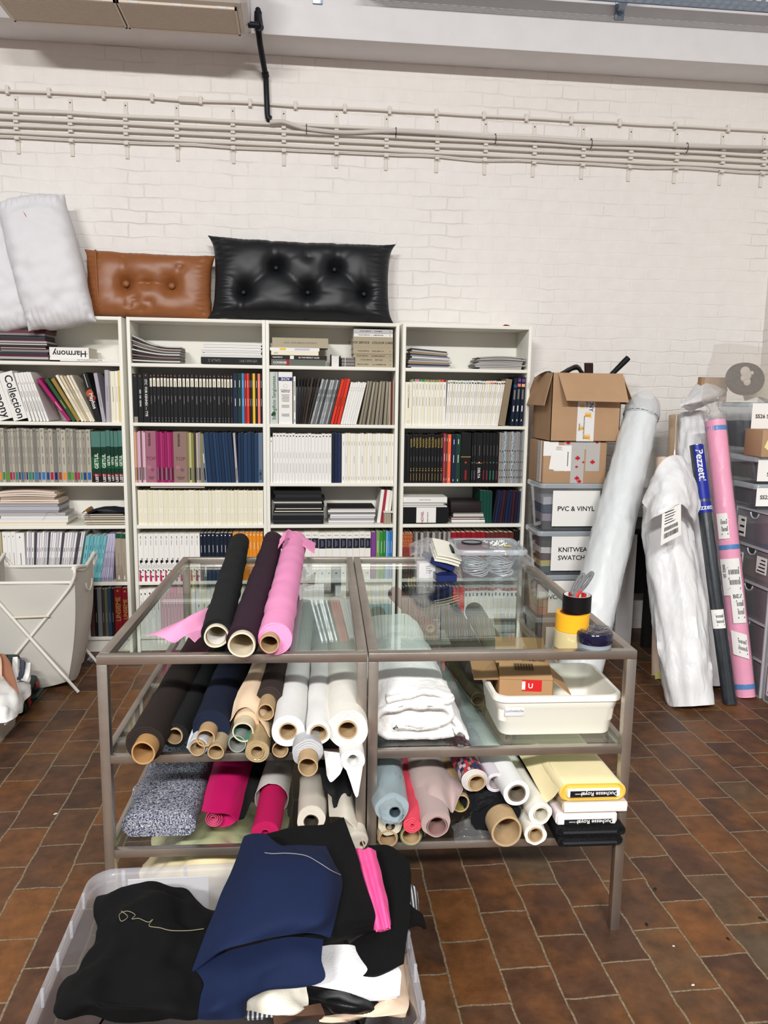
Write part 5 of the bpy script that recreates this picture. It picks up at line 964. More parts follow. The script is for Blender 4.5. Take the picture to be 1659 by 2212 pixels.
def wrapP(a, b0, b1, z0, z1, r, da, n=26, lo=0., hi=2*math.pi, rag=.012, seed=0, amp=.002, flare=0.):
    P = []
    for i in range(15):
        s = i/14; row = []
        for k in range(n):
            th = lo+(hi-lo)*k/(n-1); rr = r*(1+flare*(1-s)**6)+amp*noise.noise(V((th*2, s*6, seed)))
            row.append(TL(a+da*s+rr*math.cos(th), b0+(b1-b0)*s+rag*noise.noise(V((th*3, 0, seed)))*(1-s), z0+(z1-z0)*s+rr*math.sin(th)))
        P.append(row)
    return P
MB(F['paper']).grid(wrapP(a0+.006, b0+.17, b0+1.05, .372, .392, .0455, .045, seed=2, flare=.12), None, .0008).build('paper_wrap', t)
OW = fab('fabric_offwhite', (214, 206, 192), .8)
t = roll('fabric_roll', 'off-white hide roll left of the black cloth on the lower left shelf', 672, 1775, .35, 1.0, .015, .042, .022, .0, OW, M('dark_inside', (70, 60, 50), .9), seed=23, layers=2, wob=.08, off=(.0, .008), amp=.004)[0]
bt = cloth(ctl([[(.335, .12, .36), (.36, .1, .345), (.385, .12, .335)], [(.34, .3, .40), (.375, .28, .39), (.415, .3, .36)], [(.36, .6, .43), (.40, .6, .42), (.44, .6, .38)], [(.38, .95, .43), (.42, .95, .42), (.46, .95, .38)]]), F['black'], 6, 6, .005, 16, 3, .012); bt.build('fabric_heap', None, 'black cloth stuffed between magenta leather and paper-wrapped roll', 'fabric')
bt = cloth(ctl([[(.62, .06, .45), (.652, .04, .43), (.668, .05, .388), (.70, .08, .44)], [(.60, .16, .50), (.64, .14, .50), (.68, .15, .50), (.72, .2, .51)], [(.61, .4, .51), (.65, .4, .525), (.69, .4, .525), (.725, .4, .51)], [(.62, .8, .48), (.66, .8, .49), (.70, .8, .49), (.73, .8, .48)]]), F['black'], 6, 6, .006, 16, 5, .012); bt.build('fabric_heap', None, 'black cloth lying over the off-white hide rolls', 'fabric')
t = roll('leather_roll', 'off-white hide roll with folded edge at the right of the lower left shelf', 783, 1822, .338, 1.0, -.10, .028, .008, .0, OW, M('rust_lining', (136, 70, 50), .8), seed=24, layers=2, wob=.1, off=(-.014, .012), amp=.004)[0]
cloth(ctl([[(.636, .04, .372), (.68, -.02, .40), (.716, -.04, .372), (.738, -.06, .334)], [(.632, .15, .385), (.67, .12, .43), (.70, .1, .415), (.722, .08, .37)], [(.63, .4, .41), (.66, .4, .455), (.69, .4, .445), (.71, .4, .40)], [(.63, .9, .41), (.66, .9, .45), (.69, .9, .44), (.71, .9, .4)]]), OW, 5, 5, .003, 12, 6, .0022).build('outer_wrap', t)
# ================================================================ lower shelf of the right table
GBS = M('satin_greyblue', (150, 166, 172), .3, var=.06, vs=8, sheen=.1)
gb = roll('fabric_roll', 'grey blue satin roll in clear plastic, leftmost on the lower right shelf', 853, 1754, .44, 1.1, .0, .046, .016, .0, GBS, M('dark_bag', (70, 84, 90), .3), seed=31, layers=2, wob=.12, off=(-.010, .006), amp=.011, sc=12, nose=.1)[0]
e = at(853, 1754, Z=.44); a0, b0 = loc_ab(e)
MB(BAGPLASTIC).grid(wrinkle([[TL(a0-.010+(.05+.006*math.sin(k*1.9+i))*math.cos(k*.2618)*(1-.5*(1-i/9)**4), b0-.03+.05*i+.01*math.sin(k*2.1)*(1-i/9), .446+(.05+.006*math.sin(k*1.3+i))*math.sin(k*.2618)*(1-.4*(1-i/9)**4)) for k in range(25)] for i in range(10)], .006, 22, 3, fn=1), None).build('plastic_bag', gb)
roll('fabric_roll', 'crumpled cream roll under the grey blue satin roll', 843, 1784, .375, .9, .0, .031, .014, .0, fab('fabric_cream', (206, 200, 180), .6), M('dark_inside', (70, 60, 50), .9), seed=32, layers=2, wob=.12, amp=.007)
roll('fabric_roll', 'brown card tube roll at the lower left corner of the right table', 838, 1812, .337, .9, .0, .029, .026, .004, F['tanplain'], seed=33, layers=1)
roll('fabric_roll', 'card tube roll with green edge under the coral cloth', 888, 1806, .340, .9, .0, .031, .028, .004, fab('fabric_sage', (120, 140, 104)), seed=34, layers=1)
CO = fab('fabric_coral', (216, 74, 92), .75)
roll('fabric_roll', 'crumpled coral fabric roll beside the mauve satin', 891, 1783, .40, .9, -.01, .029, .006, .0, CO, CO, seed=35, layers=3, wob=.15, amp=.01, sc=16, nose=.3)
MV = M('mauve_satin', (178, 156, 152), .34, var=.04, vs=6, sheen=.2)
mv = roll('fabric_roll', 'mauve satin roll with its loose end hanging open', 944, 1785, .40, 1.0, -.02, .040, .030, .0, MV, M('mauve_inner', (150, 116, 112), .5), seed=36, layers=1, wob=.1, off=(-.004, .01), amp=.006, sc=7, dz=.06)[0]
cloth([[at(x, y, Y=yy+dy) for x, y, dy in r] for yy, r in (
    (-2.715, [(914, 1806, .02), (912, 1768, .0), (930, 1742, -.01), (958, 1738, -.01), (977, 1756, .0), (986, 1728, .01), (997, 1702, .03)]),
    (-2.66, [(904, 1768, .02), (902, 1722, .0), (926, 1700, -.01), (952, 1698, -.01), (974, 1708, .0), (986, 1696, .01), (994, 1690, .02)]),
    (-2.55, [(886, 1712, .02), (888, 1672, .0), (915, 1656, -.01), (945, 1654, -.01), (966, 1668, .0), (974, 1672, .01), (980, 1676, .02)]),
    (-2.35, [(872, 1666, .02), (878, 1632, .0), (905, 1616, -.01), (935, 1616, -.01), (955, 1626, .0), (961, 1632, .01), (966, 1640, .02)]),
    (-1.9, [(868, 1610, .02), (875, 1580, .0), (900, 1562, -.01), (925, 1562, -.01), (940, 1570, .0), (945, 1578, .01), (950, 1586, .02)]))], MV, 6, 6, .006, 12, 4, .0016).build('loose_end', mv)
roll('fabric_roll', 'bare card tube right of the mauve satin roll', 995, 1736, .415, .9, .02, .0275, .0265, .004, CORE, CORE, seed=37, layers=1, cat='tube', inner=M('olive_inside', (150, 140, 70), .8))
MB(BAGPLASTIC).grid(wrinkle([[TL(1.0+.036*i, -.02+.03*math.sin(j*.9)+.1*(j/8), .312+.075*math.sin(j*.39)*math.sin(.3+i*.62)) for j in range(9)] for i in range(5)], .010, 26, 7, fn=1), None).build('plastic_bag', None, 'crumpled clear plastic bag at the front of the lower right shelf', 'plastic bag')
WV = bpy.data.materials.new('woven_patchwork'); nt, N, L, out = nodes(WV)
b_ = N('ShaderNodeBsdfPrincipled'); L(b_.outputs[0], out.inputs[0]); b_.inputs['Roughness'].default_value = .45
uv = N('ShaderNodeTexCoord'); sp = N('ShaderNodeSeparateXYZ'); L(uv.outputs['Object'], sp.inputs[0])
cb = N('ShaderNodeCombineXYZ'); L(sp.outputs[1], cb.inputs[0]); L(sp.outputs[0], cb.inputs[1])
br_ = N('ShaderNodeTexBrick'); L(cb.outputs[0], br_.inputs[0]); br_.inputs['Scale'].default_value = 1; br_.inputs['Brick Width'].default_value = .018; br_.inputs['Row Height'].default_value = .0085; br_.inputs['Mortar Size'].default_value = .0004
br_.inputs['Color1'].default_value = (0, 0, 0, 1); br_.inputs['Color2'].default_value = (1, 1, 1, 1); br_.inputs['Mortar'].default_value = (.1, .1, .1, 1)
rp = N('ShaderNodeValToRGB'); rp.color_ramp.interpolation = 'CONSTANT'; el = rp.color_ramp.elements; el[0].color = (*lin((44, 46, 84)), 1); el[1].position = .2; el[1].color = (*lin((158, 40, 56)), 1)
for p, c in ((.38, (206, 186, 190)), (.52, (60, 40, 50)), (.64, (196, 52, 60)), (.78, (92, 84, 120)), (.88, (150, 110, 84))): q = el.new(p); q.color = (*lin(c), 1)
L(br_.outputs['Color'], rp.inputs[0]); L(rp.outputs[0], b_.inputs['Base Color'])
wv = roll('fabric_roll', 'woven red, navy and white patchwork roll', 1030, 1692, .490, 1.0, -.06, .039, .025, .004, WV, seed=38, layers=4, capmat=F['paper'], wob=.03, squash=.9, off=(-.006, .008))[0]
roll('fabric_roll', 'pale lilac roll between patchwork and white rolls', 1070, 1690, .475, 1.0, -.05, .030, .020, .0, fab('fabric_lilac', (216, 208, 216), .5), M('lilac_core', (170, 160, 160), .8), seed=39, layers=2)
roll('fabric_roll', 'white roll above the large black roll, lower right shelf', 1117, 1714, .475, 1.05, -.09, .038, .026, .002, fab('fabric_white_gloss', (238, 237, 236), .5), M('dark_core', (120, 108, 92), .8), seed=40, layers=3)
w2 = roll('fabric_roll', 'white roll with wavy end beside the yellow bolt', 1169, 1759, .40, 1.0, -.06, .032, .022, .004, F['warmwhite'], M('pale_core', (214, 208, 190), .8), seed=41, layers=2, wob=.1, amp=.005)[0]
lroll('fabric_roll', 'brown striped roll behind the white rolls on the lower right shelf', (1.21, .25, .51), (1.13, 1.1, .51), .025, M('brown_stripe', (146, 122, 94), .7, var=.2, vs=40), seed=8)
roll('fabric_roll', 'small white roll at the shelf edge, right of the black roll', 1157, 1804, .3415, .9, -.02, .0315, .022, .004, F['warmwhite'], seed=42, layers=2, wob=.08, amp=.005, sc=18)
FUR = M('black_fleece', (14, 16, 20), 1., bump=1., bs=130, sheen=.05)
roll('fabric_roll', 'large fluffy black roll on a thick card tube', 1095, 1797, .368, 1.0, -.05, .062, .0455, .07, FUR, seed=43, layers=3, wob=.12, amp=.014, sc=26, off=(-.014, .014))
cloth(ctl([[(1.03, .02, .40), (1.06, -.01, .415), (1.10, -.0, .43), (1.14, .03, .43)], [(1.02, .12, .43), (1.06, .1, .445), (1.11, .1, .447), (1.15, .12, .44)], [(1.02, .3, .42), (1.06, .3, .44), (1.11, .3, .44), (1.15, .3, .43)]]), FUR, 7, 7, .008, 30, 8, .01).build('fabric_heap', None, 'black furry cloth on top of the large black roll', 'fabric')
YB_ = M('yellow_satin', (242, 226, 180), .38, var=.03, vs=8, sheen=.1); YE = M('yellow_edge', (240, 190, 84), .6)
bolt('fabric_bolt', 'pale yellow satin bolt on top of the bolt stack', 1.297, 1.492, -.035, .78, .445, .497, YB_, .49, .002, 10, 1, core=(1.318, 1.474, .457, .483, PAPER), lab=(1.326, 1.462, .460, .4785, 'Duchesse Royal'), skew=-.05, ends=YE)
cloth(ctl([[(1.268, .0, .42), (1.285, -.02, .45), (1.30, -.03, .488)], [(1.25, .2, .45), (1.275, .2, .48), (1.30, .2, .505)], [(1.215, .7, .47), (1.235, .7, .5), (1.26, .7, .515)]]), YB_, 5, 5, .003, 18, 3, .0015).build('satin_drape', None, 'loose yellow satin drape left of the bolt stack', 'fabric')
bolt('fabric_bolt', 'white bolt below the yellow bolt', 1.308, 1.503, -.03, .7, .406, .4425, M('bolt_white_tan', (196, 176, 146), .7), .45, .001, 10, 2, core=(1.312, 1.500, .4085, .437, M('bolt_white', (238, 236, 232), .6)))
bolt('fabric_bolt', 'white bolt with black label below the plain white bolt', 1.292, 1.475, -.025, .7, .366, .403, M('bolt_pinkwhite', (226, 214, 214), .6), .3, .001, 10, 3, core=(1.296, 1.47, .368, .400, M('bolt_white', (238, 236, 232), .6)), lab=(1.316, 1.458, .37, .385, 'Duchesse Royal'))
LACE = M('black_lace', (16, 16, 18), .8, var=.6, vs=160, bump=.8, bs=160)
bolt('fabric_bolt', 'black lace bolt, upper of the two at the bottom', 1.29, 1.497, -.04, .7, .339, .3645, LACE, .49, .004, 30, 4, core=(1.31, 1.47, .348, .354, M('lace_board', (50, 50, 54), .5)))
bolt('fabric_bolt', 'black lace bolt at the very bottom of the stack', 1.295, 1.488, -.045, .7, .309, .3375, LACE, .49, .004, 30, 5, core=(1.31, 1.47, .318, .324, M('lace_board', (50, 50, 54), .5)))
# ================================================================ on the right glass table
GT = TOPZ-.0193
def ring(name, label, a, b, z, ro, ri, h, mat, inner, group=None, cat='tape'):
    t = MB(mat).lathe([(ri, 0), (ro-.001, 0), (ro, .001), (ro, h-.001), (ro-.001, h), (ri, h)], TL(a, b, z), (0, 0, 1), mat, 40).build(name, None, label, cat, group, loc=TL(a, b, z))
    MB(inner).lathe([(ri-.0022, 0), (ri-.0002, 0), (ri-.0002, h), (ri-.0022, h), (ri-.0022, 0)], TL(a, b, z), (0, 0, 1), inner, 40).build('core', t); return t
TAN = M('tape_core', (176, 104, 70), .7)
ring('tape_roll', 'translucent cream tape roll under the yellow tape', 1.353, .105, GT, .049, .039, .052, M('tape_clear', (206, 190, 140), .2, coat=.5), TAN, 'tape rolls')
ring('tape_roll', 'yellow tape roll between black and cream tape', 1.355, .106, GT+.0524, .049, .038, .052, M('tape_yellow', (242, 178, 40), .35), TAN, 'tape rolls')
bt = ring('tape_roll', 'black tape roll on top of the yellow tape, holding scissors', 1.370, .118, GT+.1048, .042, .0385, .05, M('tape_black', (16, 16, 18), .4), PAPER, 'tape rolls')
m = MB(M('tape_red', (200, 50, 48), .4)); c = TL(1.370, .118, GT+.1048)
for a0, a1, mt in ((60, 78, None), (84, 92, M('tape_blue', (60, 110, 150), .4)), (96, 116, None), (20, 50, None)): m.grid([[c+V((.0355*math.cos(math.radians(a)), .0355*math.sin(math.radians(a)), z)) for a in (a0, (a0+a1)/2, a1)] for z in (.026, .049)], mt or m.mat)
m.build('core_print', bt)
# scissors standing in the tape
sc_ = thing('scissors', 'grey-handled scissors standing in the black tape roll', 'scissors', c+V((.01, .0, .002)))
SG = M('scissor_grey', (112, 114, 115), .45); ux, uz = V((.55, -.15, .35)).normalized(), V((.38, .1, .92)).normalized()
def loop(o, w, h, rot): return [o+ux*(w*math.cos(t)*math.cos(rot)-h*math.sin(t)*math.sin(rot))+uz*(w*math.cos(t)*math.sin(rot)+h*math.sin(t)*math.cos(rot)) for t in [k*.2618 for k in range(24)]]
h0 = c+V((-.005, 0, .055))
MB(SG).tube(loop(h0+uz*.032-ux*.006, .0125, .030, -.1), .0052, n=8, closed=True).tube([h0+uz*.004, h0-uz*.02], .0055, n=8).build('handle', sc_)
MB(SG).tube(loop(h0+uz*.024+ux*.022, .0125, .027, -.45), .0052, n=8, closed=True).tube([h0+uz*.002+ux*.004, h0-uz*.02], .0055, n=8).build('handle', sc_)
MB(M('tape_red', (200, 50, 48), .4)).tube([h0+ux*.016+uz*.0, h0+ux*.006-uz*.018], .006, n=8).build('grip_inlay', sc_)
MB(STEEL).bar(h0-uz*.018, h0-uz*.052+ux*-.004, .009, .003).build('blade', sc_)
# pin tin
pt_ = thing('pin_tin', 'round pin tin with dark blue magnetic lid covered in pins', 'pin tin', TL(1.384, .0435+.035, GT))
c = TL(1.40, .03+.022, GT); c = TL(1.392, .053-.0, GT)
c = TL(1.405, .0795-.02, GT) if False else TL(1.4065, .0545, GT)
MB(M('tin_grey', (140, 150, 160), .3)).lathe([(0, 0), (.046, 0), (.049, .003), (.049, .03), (.046, .031)], c-V((0, .0, 0)), (0, 0, 1), None, 40).build('base', pt_)
MB(M('tin_lid', (22, 20, 50), .18, coat=.6)).lathe([(.05, .031), (.0525, .034), (.0525, .058), (.049, .064), (.035, .066), (.03, .063), (0, .062)], c, (0, 0, 1), None, 40).build('lid', pt_)
PINM = M('pin_steel', (210, 210, 214), .2, .95); rd = random.Random(11); m = MB(PINM)
for k in range(90):
    a = rd.uniform(0, 6.28); r = .048*rd.random()**.5; th = rd.gauss(.2, .9); q = c+V((r*math.cos(a), r*math.sin(a), .0675+.006*rd.random())); dv_ = V((math.cos(th), math.sin(th), rd.uniform(-.1, .28)))*.015
    m.tube([q-dv_, q+dv_], .00045, n=4)
o = m.build('pins', pt_); o['kind'] = 'stuff'
# clear box of wires
TB = Matrix.Translation(TL(1.285, 1.04, GT)) @ Matrix.Rotation(TA, 4, 'Z')
wb_ = tub('clear_box', 'clear plastic box of coiled wires at the back of the right table', 'box', TB, [(.22, .215, .003, .02), (.262, .245, .118, .025), (.268, .251, .12, .025), (.268, .251, .113, .025), (.268, .249, .112, .025), (.226, .221, 0, .02)], BOXPLASTIC)
LIDP = clear('lid_plastic', (.95, .97, .98), .42, (218, 228, 236), .3)
m = MB(LIDP); Pl = []
for w, d, z in ((.272, .256, .108), (.286, .27, .108), (.29, .274, .112), (.29, .274, .124), (.28, .264, .130), (.25, .23, .130), (.245, .225, .127)): Pl.append([TB @ V((x, y, z)) for x, y in rrect(w, d, .03)])
m.grid(Pl, closed=True); n = len(Pl[0]); m.f.append(tuple((len(Pl)-1)*n+k for k in range(n))); m.mi.append(0); m.sm.append(False); lid_ = m.build('lid', wb_)
MB(M('clip_black', (24, 24, 26), .4)).box((-.152, -.05, .09), (-.140, .05, .12), None, TB, .003).build('clip', lid_); MB(M('clip_black', (24, 24, 26), .4)).box((.140, -.05, .09), (.152, .05, .12), None, TB, .003).build('clip', lid_)
WIRE = M('wire_steel', (226, 228, 230), .3, .35, spec=.6); rd = random.Random(5)
for cx in (-.052, .052):
    m = MB(WIRE); pts = []
    for k in range(240):
        a = k*.2618; r = .044+.007*math.sin(k*.31)+rd.uniform(-.002, .002); pts.append(TB @ V((cx+r*math.cos(a)*(1.05), -.03+r*1.5*math.sin(a), .012+.062*k/240+.004*math.sin(a*2+k*.05))))
    m.tube(spline(pts[::2], 3), .0021, n=5).build('wire_coil', None, f'coil of shiny steel wire on the {"left" if cx < 0 else "right"} inside the clear box', 'wire', 'wire coils in the clear box')
dsk = TB @ V((-.06, .01, .131))
o = MB(M('clip_black', (24, 24, 26), .4)).lathe([(.040, 0), (.043, .001), (.043, .006), (.040, .007), (.038, .004)], dsk, (0, 0, 1), None, 36).build('round_mirror', None, 'round black-rimmed disc lying on the clear box lid', 'disc', loc=dsk)
MB(M('disc_face', (190, 194, 198), .2, .6)).lathe([(.0385, .001), (.0385, .004), (0, .004)], dsk, (0, 0, 1), None, 36).build('disc_face', o)
rd = random.Random(3); m = MB(PAPER)
for k in range(26):
    a = TB @ V((rd.uniform(-.005, .075), rd.uniform(-.06, .02), .1315)); b = a+V((rd.uniform(-.02, .02), rd.uniform(-.015, .015), .004)); m.tube([a, (a+b)/2+V((.003, .003, .006)), b], .0016, n=5)
m.build('string_ends', None, 'tangle of white string ends lying on the clear box lid', 'string')
MB(M('sticker_yellow', (226, 206, 110), .5)).box((.06, -.06, .1302), (.092, -.035, .1306), None, TB).build('sticker', wb_)
# notebooks, envelopes, small carton, plastic bag
nb = lambda nm, lb, x0, x1, y0, y1, z0, z1, rot, mat, edge, tilt=0: (lambda T: (lambda o: MB(edge).box((x0+.003, y0+.002, z0+.002), (x1-.002, y1-.002, z1-.002), None, T).build('pages', o))(MB(mat).box((x0, y0, z0), (x1, y1, z0+.0018), None, T).box((x0, y0, z1-.0018), (x1, y1, z1), None, T).box((x0, y0, z0), (x0+.0022, y1, z1), None, T).box((x0, y0, z0), (x1, y0+.0022, z1), None, T).build(nm, None, lb, 'notebook')))(Matrix.Translation(TL(1.11, 1.05, GT)) @ Matrix.Rotation(TA+rot, 4, 'Z') @ Matrix.Rotation(tilt, 4, 'Y'))
NBL = M('notebook_navy', (28, 40, 92), .5)
nb('notebook', 'navy notebook lying lowest beside the clear box', -.06, .02, -.14, .03, .001, .028, .1, NBL, PAPER)
nb('notebook', 'navy notebook leaning on the lower one beside the clear box', -.10, .0, -.10, .06, .034, .056, .12, NBL, PAPER, .38)
ENV = M('envelope', (232, 228, 214), .7)
for k in range(3):
    g = ctl([[(1.055+.05*j+.006*k, .93+.055*i+.006*k, GT+.085+.01*k-.013*j+.012*i+(0, .004, .002, -.004)[j]) for j in range(3)] for i in range(4)])
    cloth(g, ENV, 3, 3, .0015, 18, k, .004).build('envelope', None, ('lowest', 'middle', 'topmost')[k]+' white padded envelope leaning between notebooks and clear box', 'envelope', 'padded envelopes')
Tk = Matrix.Translation(TL(1.03, 1.0, GT)) @ Matrix.Rotation(TA+.1, 4, 'Z')
o = MB(PAPER).box((-.034, -.025, 0), (.034, .025, .062), None, Tk, .001).build('carton', None, 'small white labelled carton inside the clear plastic bag', 'box')
m = MB(GREYINK)
for k, s in enumerate(('Kupfer', 'Nickel', 'Stecknadeln', '0,6 x 30')): m.text(s, Tk @ V((0, -.0256, .05-.009*k)), TU, (0, 0, 1), .008, INK)
m.build('label', o)
BG2 = clear('bag_plastic_soft', (.96, .96, .96), .22, (225, 225, 228), .2, bump=.6)
MB(BG2).grid(wrinkle([[TL(.985+.022*i+.01*math.sin(j*1.7), .94+.03*j-.02*math.sin(i*.9), GT+.004+.135*math.sin(min(1, j/4)*1.57)*(.55+.45*math.sin(.4+i*.5))*(1 if j < 7 else .5)) for j in range(9)] for i in range(9)], .016, 24, 9, fn=1), None).build('plastic_bag', None, 'crumpled clear plastic bag around the small carton, beside the clear box', 'plastic bag')
MB(BG2).grid(wrinkle([[TL(1.44+.016*i+.004*math.sin(j), 1.08+.02*j, GT+.005+.07*math.sin(.3+j*.35)*math.sin(.5+i*.5)) for j in range(9)] for i in range(5)], .012, 26, 19, fn=1), None).build('plastic_bag', None, 'small clear plastic bag at the right of the clear box', 'plastic bag')
# ================================================================ stack of boxes right of the bookcases
def sign(m, p, ux, uz, w, h, lines, size=.03, mat=None):
    """white paper sign centred on p"""
    nrm = V(ux).cross(V(uz)); p = V(p); ux, uz = V(ux), V(uz); bow = lambda s: nrm*(.003*(1-s*s))
    m.grid([[p+ux*(w/2*a)+uz*(h/2*b)+bow(a) for a in (-1, -.5, 0, .5, 1)] for b in (-1, 0, 1)], PAPER, .0006)
    for k, s in enumerate(lines): m.text(s, p+uz*((len(lines)-1)/2-k)*size*1.25+nrm*.0046, ux, uz, size, INK)
    return m
def cbox(name, label, x0, x1, y0, y1, z0, z1, lines=None, fill=(), lid=True, signw=.24, signh=.18, soff=(0, 0), size=.032, face='y', group=None, tape=.5):
    T = Matrix.Translation(V(((x0+x1)/2, (y0+y1)/2, z0))); w, d, h = x1-x0, y1-y0, z1-z0
    hb = h-.02 if lid else h
    t = tub(name, label, 'storage box', T, [(w*.88, d*.88, .003, .02), (w*.955, d*.955, hb-.003, .025), (w, d, hb, .025), (w, d, hb-.012, .025), (w*.965, d*.965, hb-.012, .025), (w*.89, d*.89, 0, .02)], BOXPLASTIC, group=group)
    if lid:
        m = MB(LIDP); Pl = [[T @ V((x, y, z)) for x, y in rrect(w*a, d*a, .028)] for a, z in ((1.005, hb-.008), (1.02, hb-.008), (1.02, hb+.012), (1., h), (.93, h), (.92, h-.006))]
        m.grid(Pl, closed=True); n = len(Pl[0]); m.f.append(tuple((len(Pl)-1)*n+k for k in range(n))); m.mi.append(0); m.sm.append(False); m.build('lid', t)
    if lines is not None:
        m = MB(PAPER)
        if face == 'y': sign(m, ((x0+x1)/2+soff[0], y0-.004, z0+h*.5+soff[1]), (1, 0, 0), (0, 0, 1), signw, signh, lines, size)
        m.build('paper_sign', t)
    return t
SB = 'clear labelled boxes stacked right of the bookcases'
cbox('storage_box', 'clear box signed PVC & VINYL, under the cardboard boxes', 2.424, 2.822, -.3, -.01, .797, 1.086, ['PVC & VINYL'], signw=.29, signh=.215, soff=(.02, -.005), size=.04, group=SB)
cbox('storage_box', 'clear box signed KNITWEAR SWATCHES, second down in the stack', 2.424, 2.822, -.3, -.01, .528, .7965, ['KNITWEAR', 'SWATCHES'], signw=.29, signh=.21, soff=(.025, .0), size=.04, group=SB)
cbox('storage_box', 'clear box signed WOOL, third down in the stack', 2.424, 2.822, -.3, -.01, .262, .5275, ['WOOL & WOVEN'], signw=.29, signh=.2, soff=(.02, .0), size=.04, group=SB)
cbox('storage_box', 'clear box signed MAIN, lowest in the stack on the floor', 2.424, 2.822, -.3, -.01, .0, .2615, ['MAIN'], signw=.26, signh=.15, group=SB)
rd = random.Random(8)
for k, (z0, cols) in enumerate(((.80, ((70, 66, 66), (150, 140, 150), (60, 70, 90), (190, 186, 190))), (.532, ((60, 80, 84), (190, 170, 96), (90, 60, 56), (210, 206, 200), (60, 54, 52))), (.266, ((196, 120, 96), (186, 150, 110), (200, 180, 150), (120, 70, 60))), (.004, ((150, 150, 150), (90, 90, 96))))):
    n = len(cols)
    for i, c in enumerate(cols):
        zz = z0+.004+i*.2/n; hh = .19/n
        g = [[V((2.452+.342*a/5, -.266+.222*b/4, zz+hh+.012*noise.noise(V((a*.9, b*.9, i+k*5))))) for a in range(6)] for b in range(5)]
        cloth(g, fab('swatch_%d_%d_%d' % c, c), 2, 2, .003, 20, i+k, hh*.95).build('fabric_swatch', None, f'{ordw(i)} layer from bottom of folded swatches in {("PVC", "KNITWEAR", "WOOL", "MAIN")[k]} box', 'fabric swatches', 'folded swatches in the clear stacked boxes')
# taped carton
TP = clear('parcel_tape', (.9, .9, .9), .55, (225, 222, 218), .25)
tx = thing('carton', 'closed cardboard carton with clear tape on the clear boxes', 'box', V((2.62, -.14, 1.0865)))
m = MB(CARD); m.box((2.432, -.295, 1.0865), (2.818, -.01, 1.334), bev=.004); m.box((2.43, -.297, 1.25), (2.52, -.294, 1.335), PAPER).build('body', tx)
for q in (((2.60, -.2965, 1.0875), (2.68, -.2955, 1.336)), ((2.555, -.2967, 1.29), (2.70, -.2957, 1.336)), ((2.69, -.2969, 1.16), (2.775, -.2957, 1.336)), ((2.425, -.26, 1.09), (2.4315, -.2, 1.336))): MB(TP).box(*q).build('tape', tx)
m = MB()
RM = M('maple_red', (190, 30, 44), .5)
def leafmark(x, z, s):
    pts = [(0, 1), (.2, .55), (.45, .7), (.4, .3), (.9, .35), (.65, .05), (.75, -.15), (.3, -.25), (.12, -.3), (.12, -.6), (-.12, -.6), (-.12, -.3), (-.3, -.25), (-.75, -.15), (-.65, .05), (-.9, .35), (-.4, .3), (-.45, .7), (-.2, .55)]
    ctr = V((x, -.2976, z)); P = [V((x+a*s, -.2976, z+b*s)) for a, b in pts]; n = len(P)
    m.add([ctr]+P, [(0, 1+k, 1+(k+1) % n) for k in range(n)], RM)
for x, z, s in ((2.578, 1.325, .017), (2.640, 1.235, .02), (2.733, 1.212, .02), (2.642, 1.115, .02), (2.657, 1.096, .018), (2.676, 1.212, .01), (2.636, 1.184, .012), (2.755, 1.33, .014)): leafmark(x, z, s)
m.build('leaf_print', tx)
m = MB(PAPER); m.box((2.498, -.2985, 1.16), (2.60, -.2962, 1.312)); m.box((2.47, -.2998, 1.165), (2.578, -.2988, 1.27), None, Matrix.Translation(V((2.52, 0, 1.2))) @ Matrix.Rotation(.12, 4, 'Y') @ Matrix.Translation(V((-2.52, 0, -1.2))))
m.box((2.577, -.3004, 1.19), (2.581, -.2999, 1.275), INK); [m.box((2.506, -.2989, 1.303-.006*k), (2.506+.03+.01*(k % 2), -.2984, 1.3045-.006*k), INK) for k in range(4)]; m.build('shipping_label', tx)
# open carton
ox0, ox1, oy0, oy1, oz0, oz1 = 2.462, 2.882, -.31, .04, 1.3365, 1.735
oc = thing('carton', 'large open cardboard carton with folded-out flaps, topmost of the stack', 'box', V((2.67, -.13, oz0)))
m = MB(CARD)
for p0, p1 in (((ox0, oy0, oz0), (ox1, oy0+.004, oz1)), ((ox0, oy1-.004, oz0), (ox1, oy1, oz1)), ((ox0, oy0, oz0), (ox0+.004, oy1, oz1)), ((ox1-.004, oy0, oz0), (ox1, oy1, oz1)), ((ox0, oy0, oz0), (ox1, oy1, oz0+.004))): m.box(p0, p1)
m.build('body', oc)
fl = lambda nm, pts: slab(MB(CARD), pts, .004, CARD).build(nm, oc)
fl('front_flap', [(ox0+.03, oy0-.001, oz1), (ox1+.002, oy0-.001, oz1), (ox1+.012, oy0-.085, oz1-.165), (ox0+.06, oy0-.085, oz1-.16)])
fl('left_flap', [(ox0-.001, oy1-.01, oz1), (ox0-.001, oy0+.005, oz1), (ox0-.05, oy0-.01, oz1-.19), (ox0-.06, oy1-.01, oz1-.19)])
fl('right_flap', [(ox1+.001, oy0+.005, oz1), (ox1+.001, oy1-.01, oz1), (ox1+.085, oy1-.02, oz1-.175), (ox1+.085, oy0+.0, oz1-.18)])
fl('back_flap', [(ox1-.01, oy1+.001, oz1), (ox0+.01, oy1+.001, oz1), (ox0+.02, oy1+.05, oz1-.17), (ox1-.02, oy1+.05, oz1-.17)])
m = MB(M('tape_white', (228, 226, 224), .3)); x0, x1 = 2.62, 2.725; m.box((x0, oy0-.0016, oz0+.002), (x1, oy0-.0003, oz1-.12)); y = oy0-.0022
BLU = M('tape_print_blue', (50, 62, 110), .5); YEP = M('tape_print_yellow', (232, 180, 70), .5)
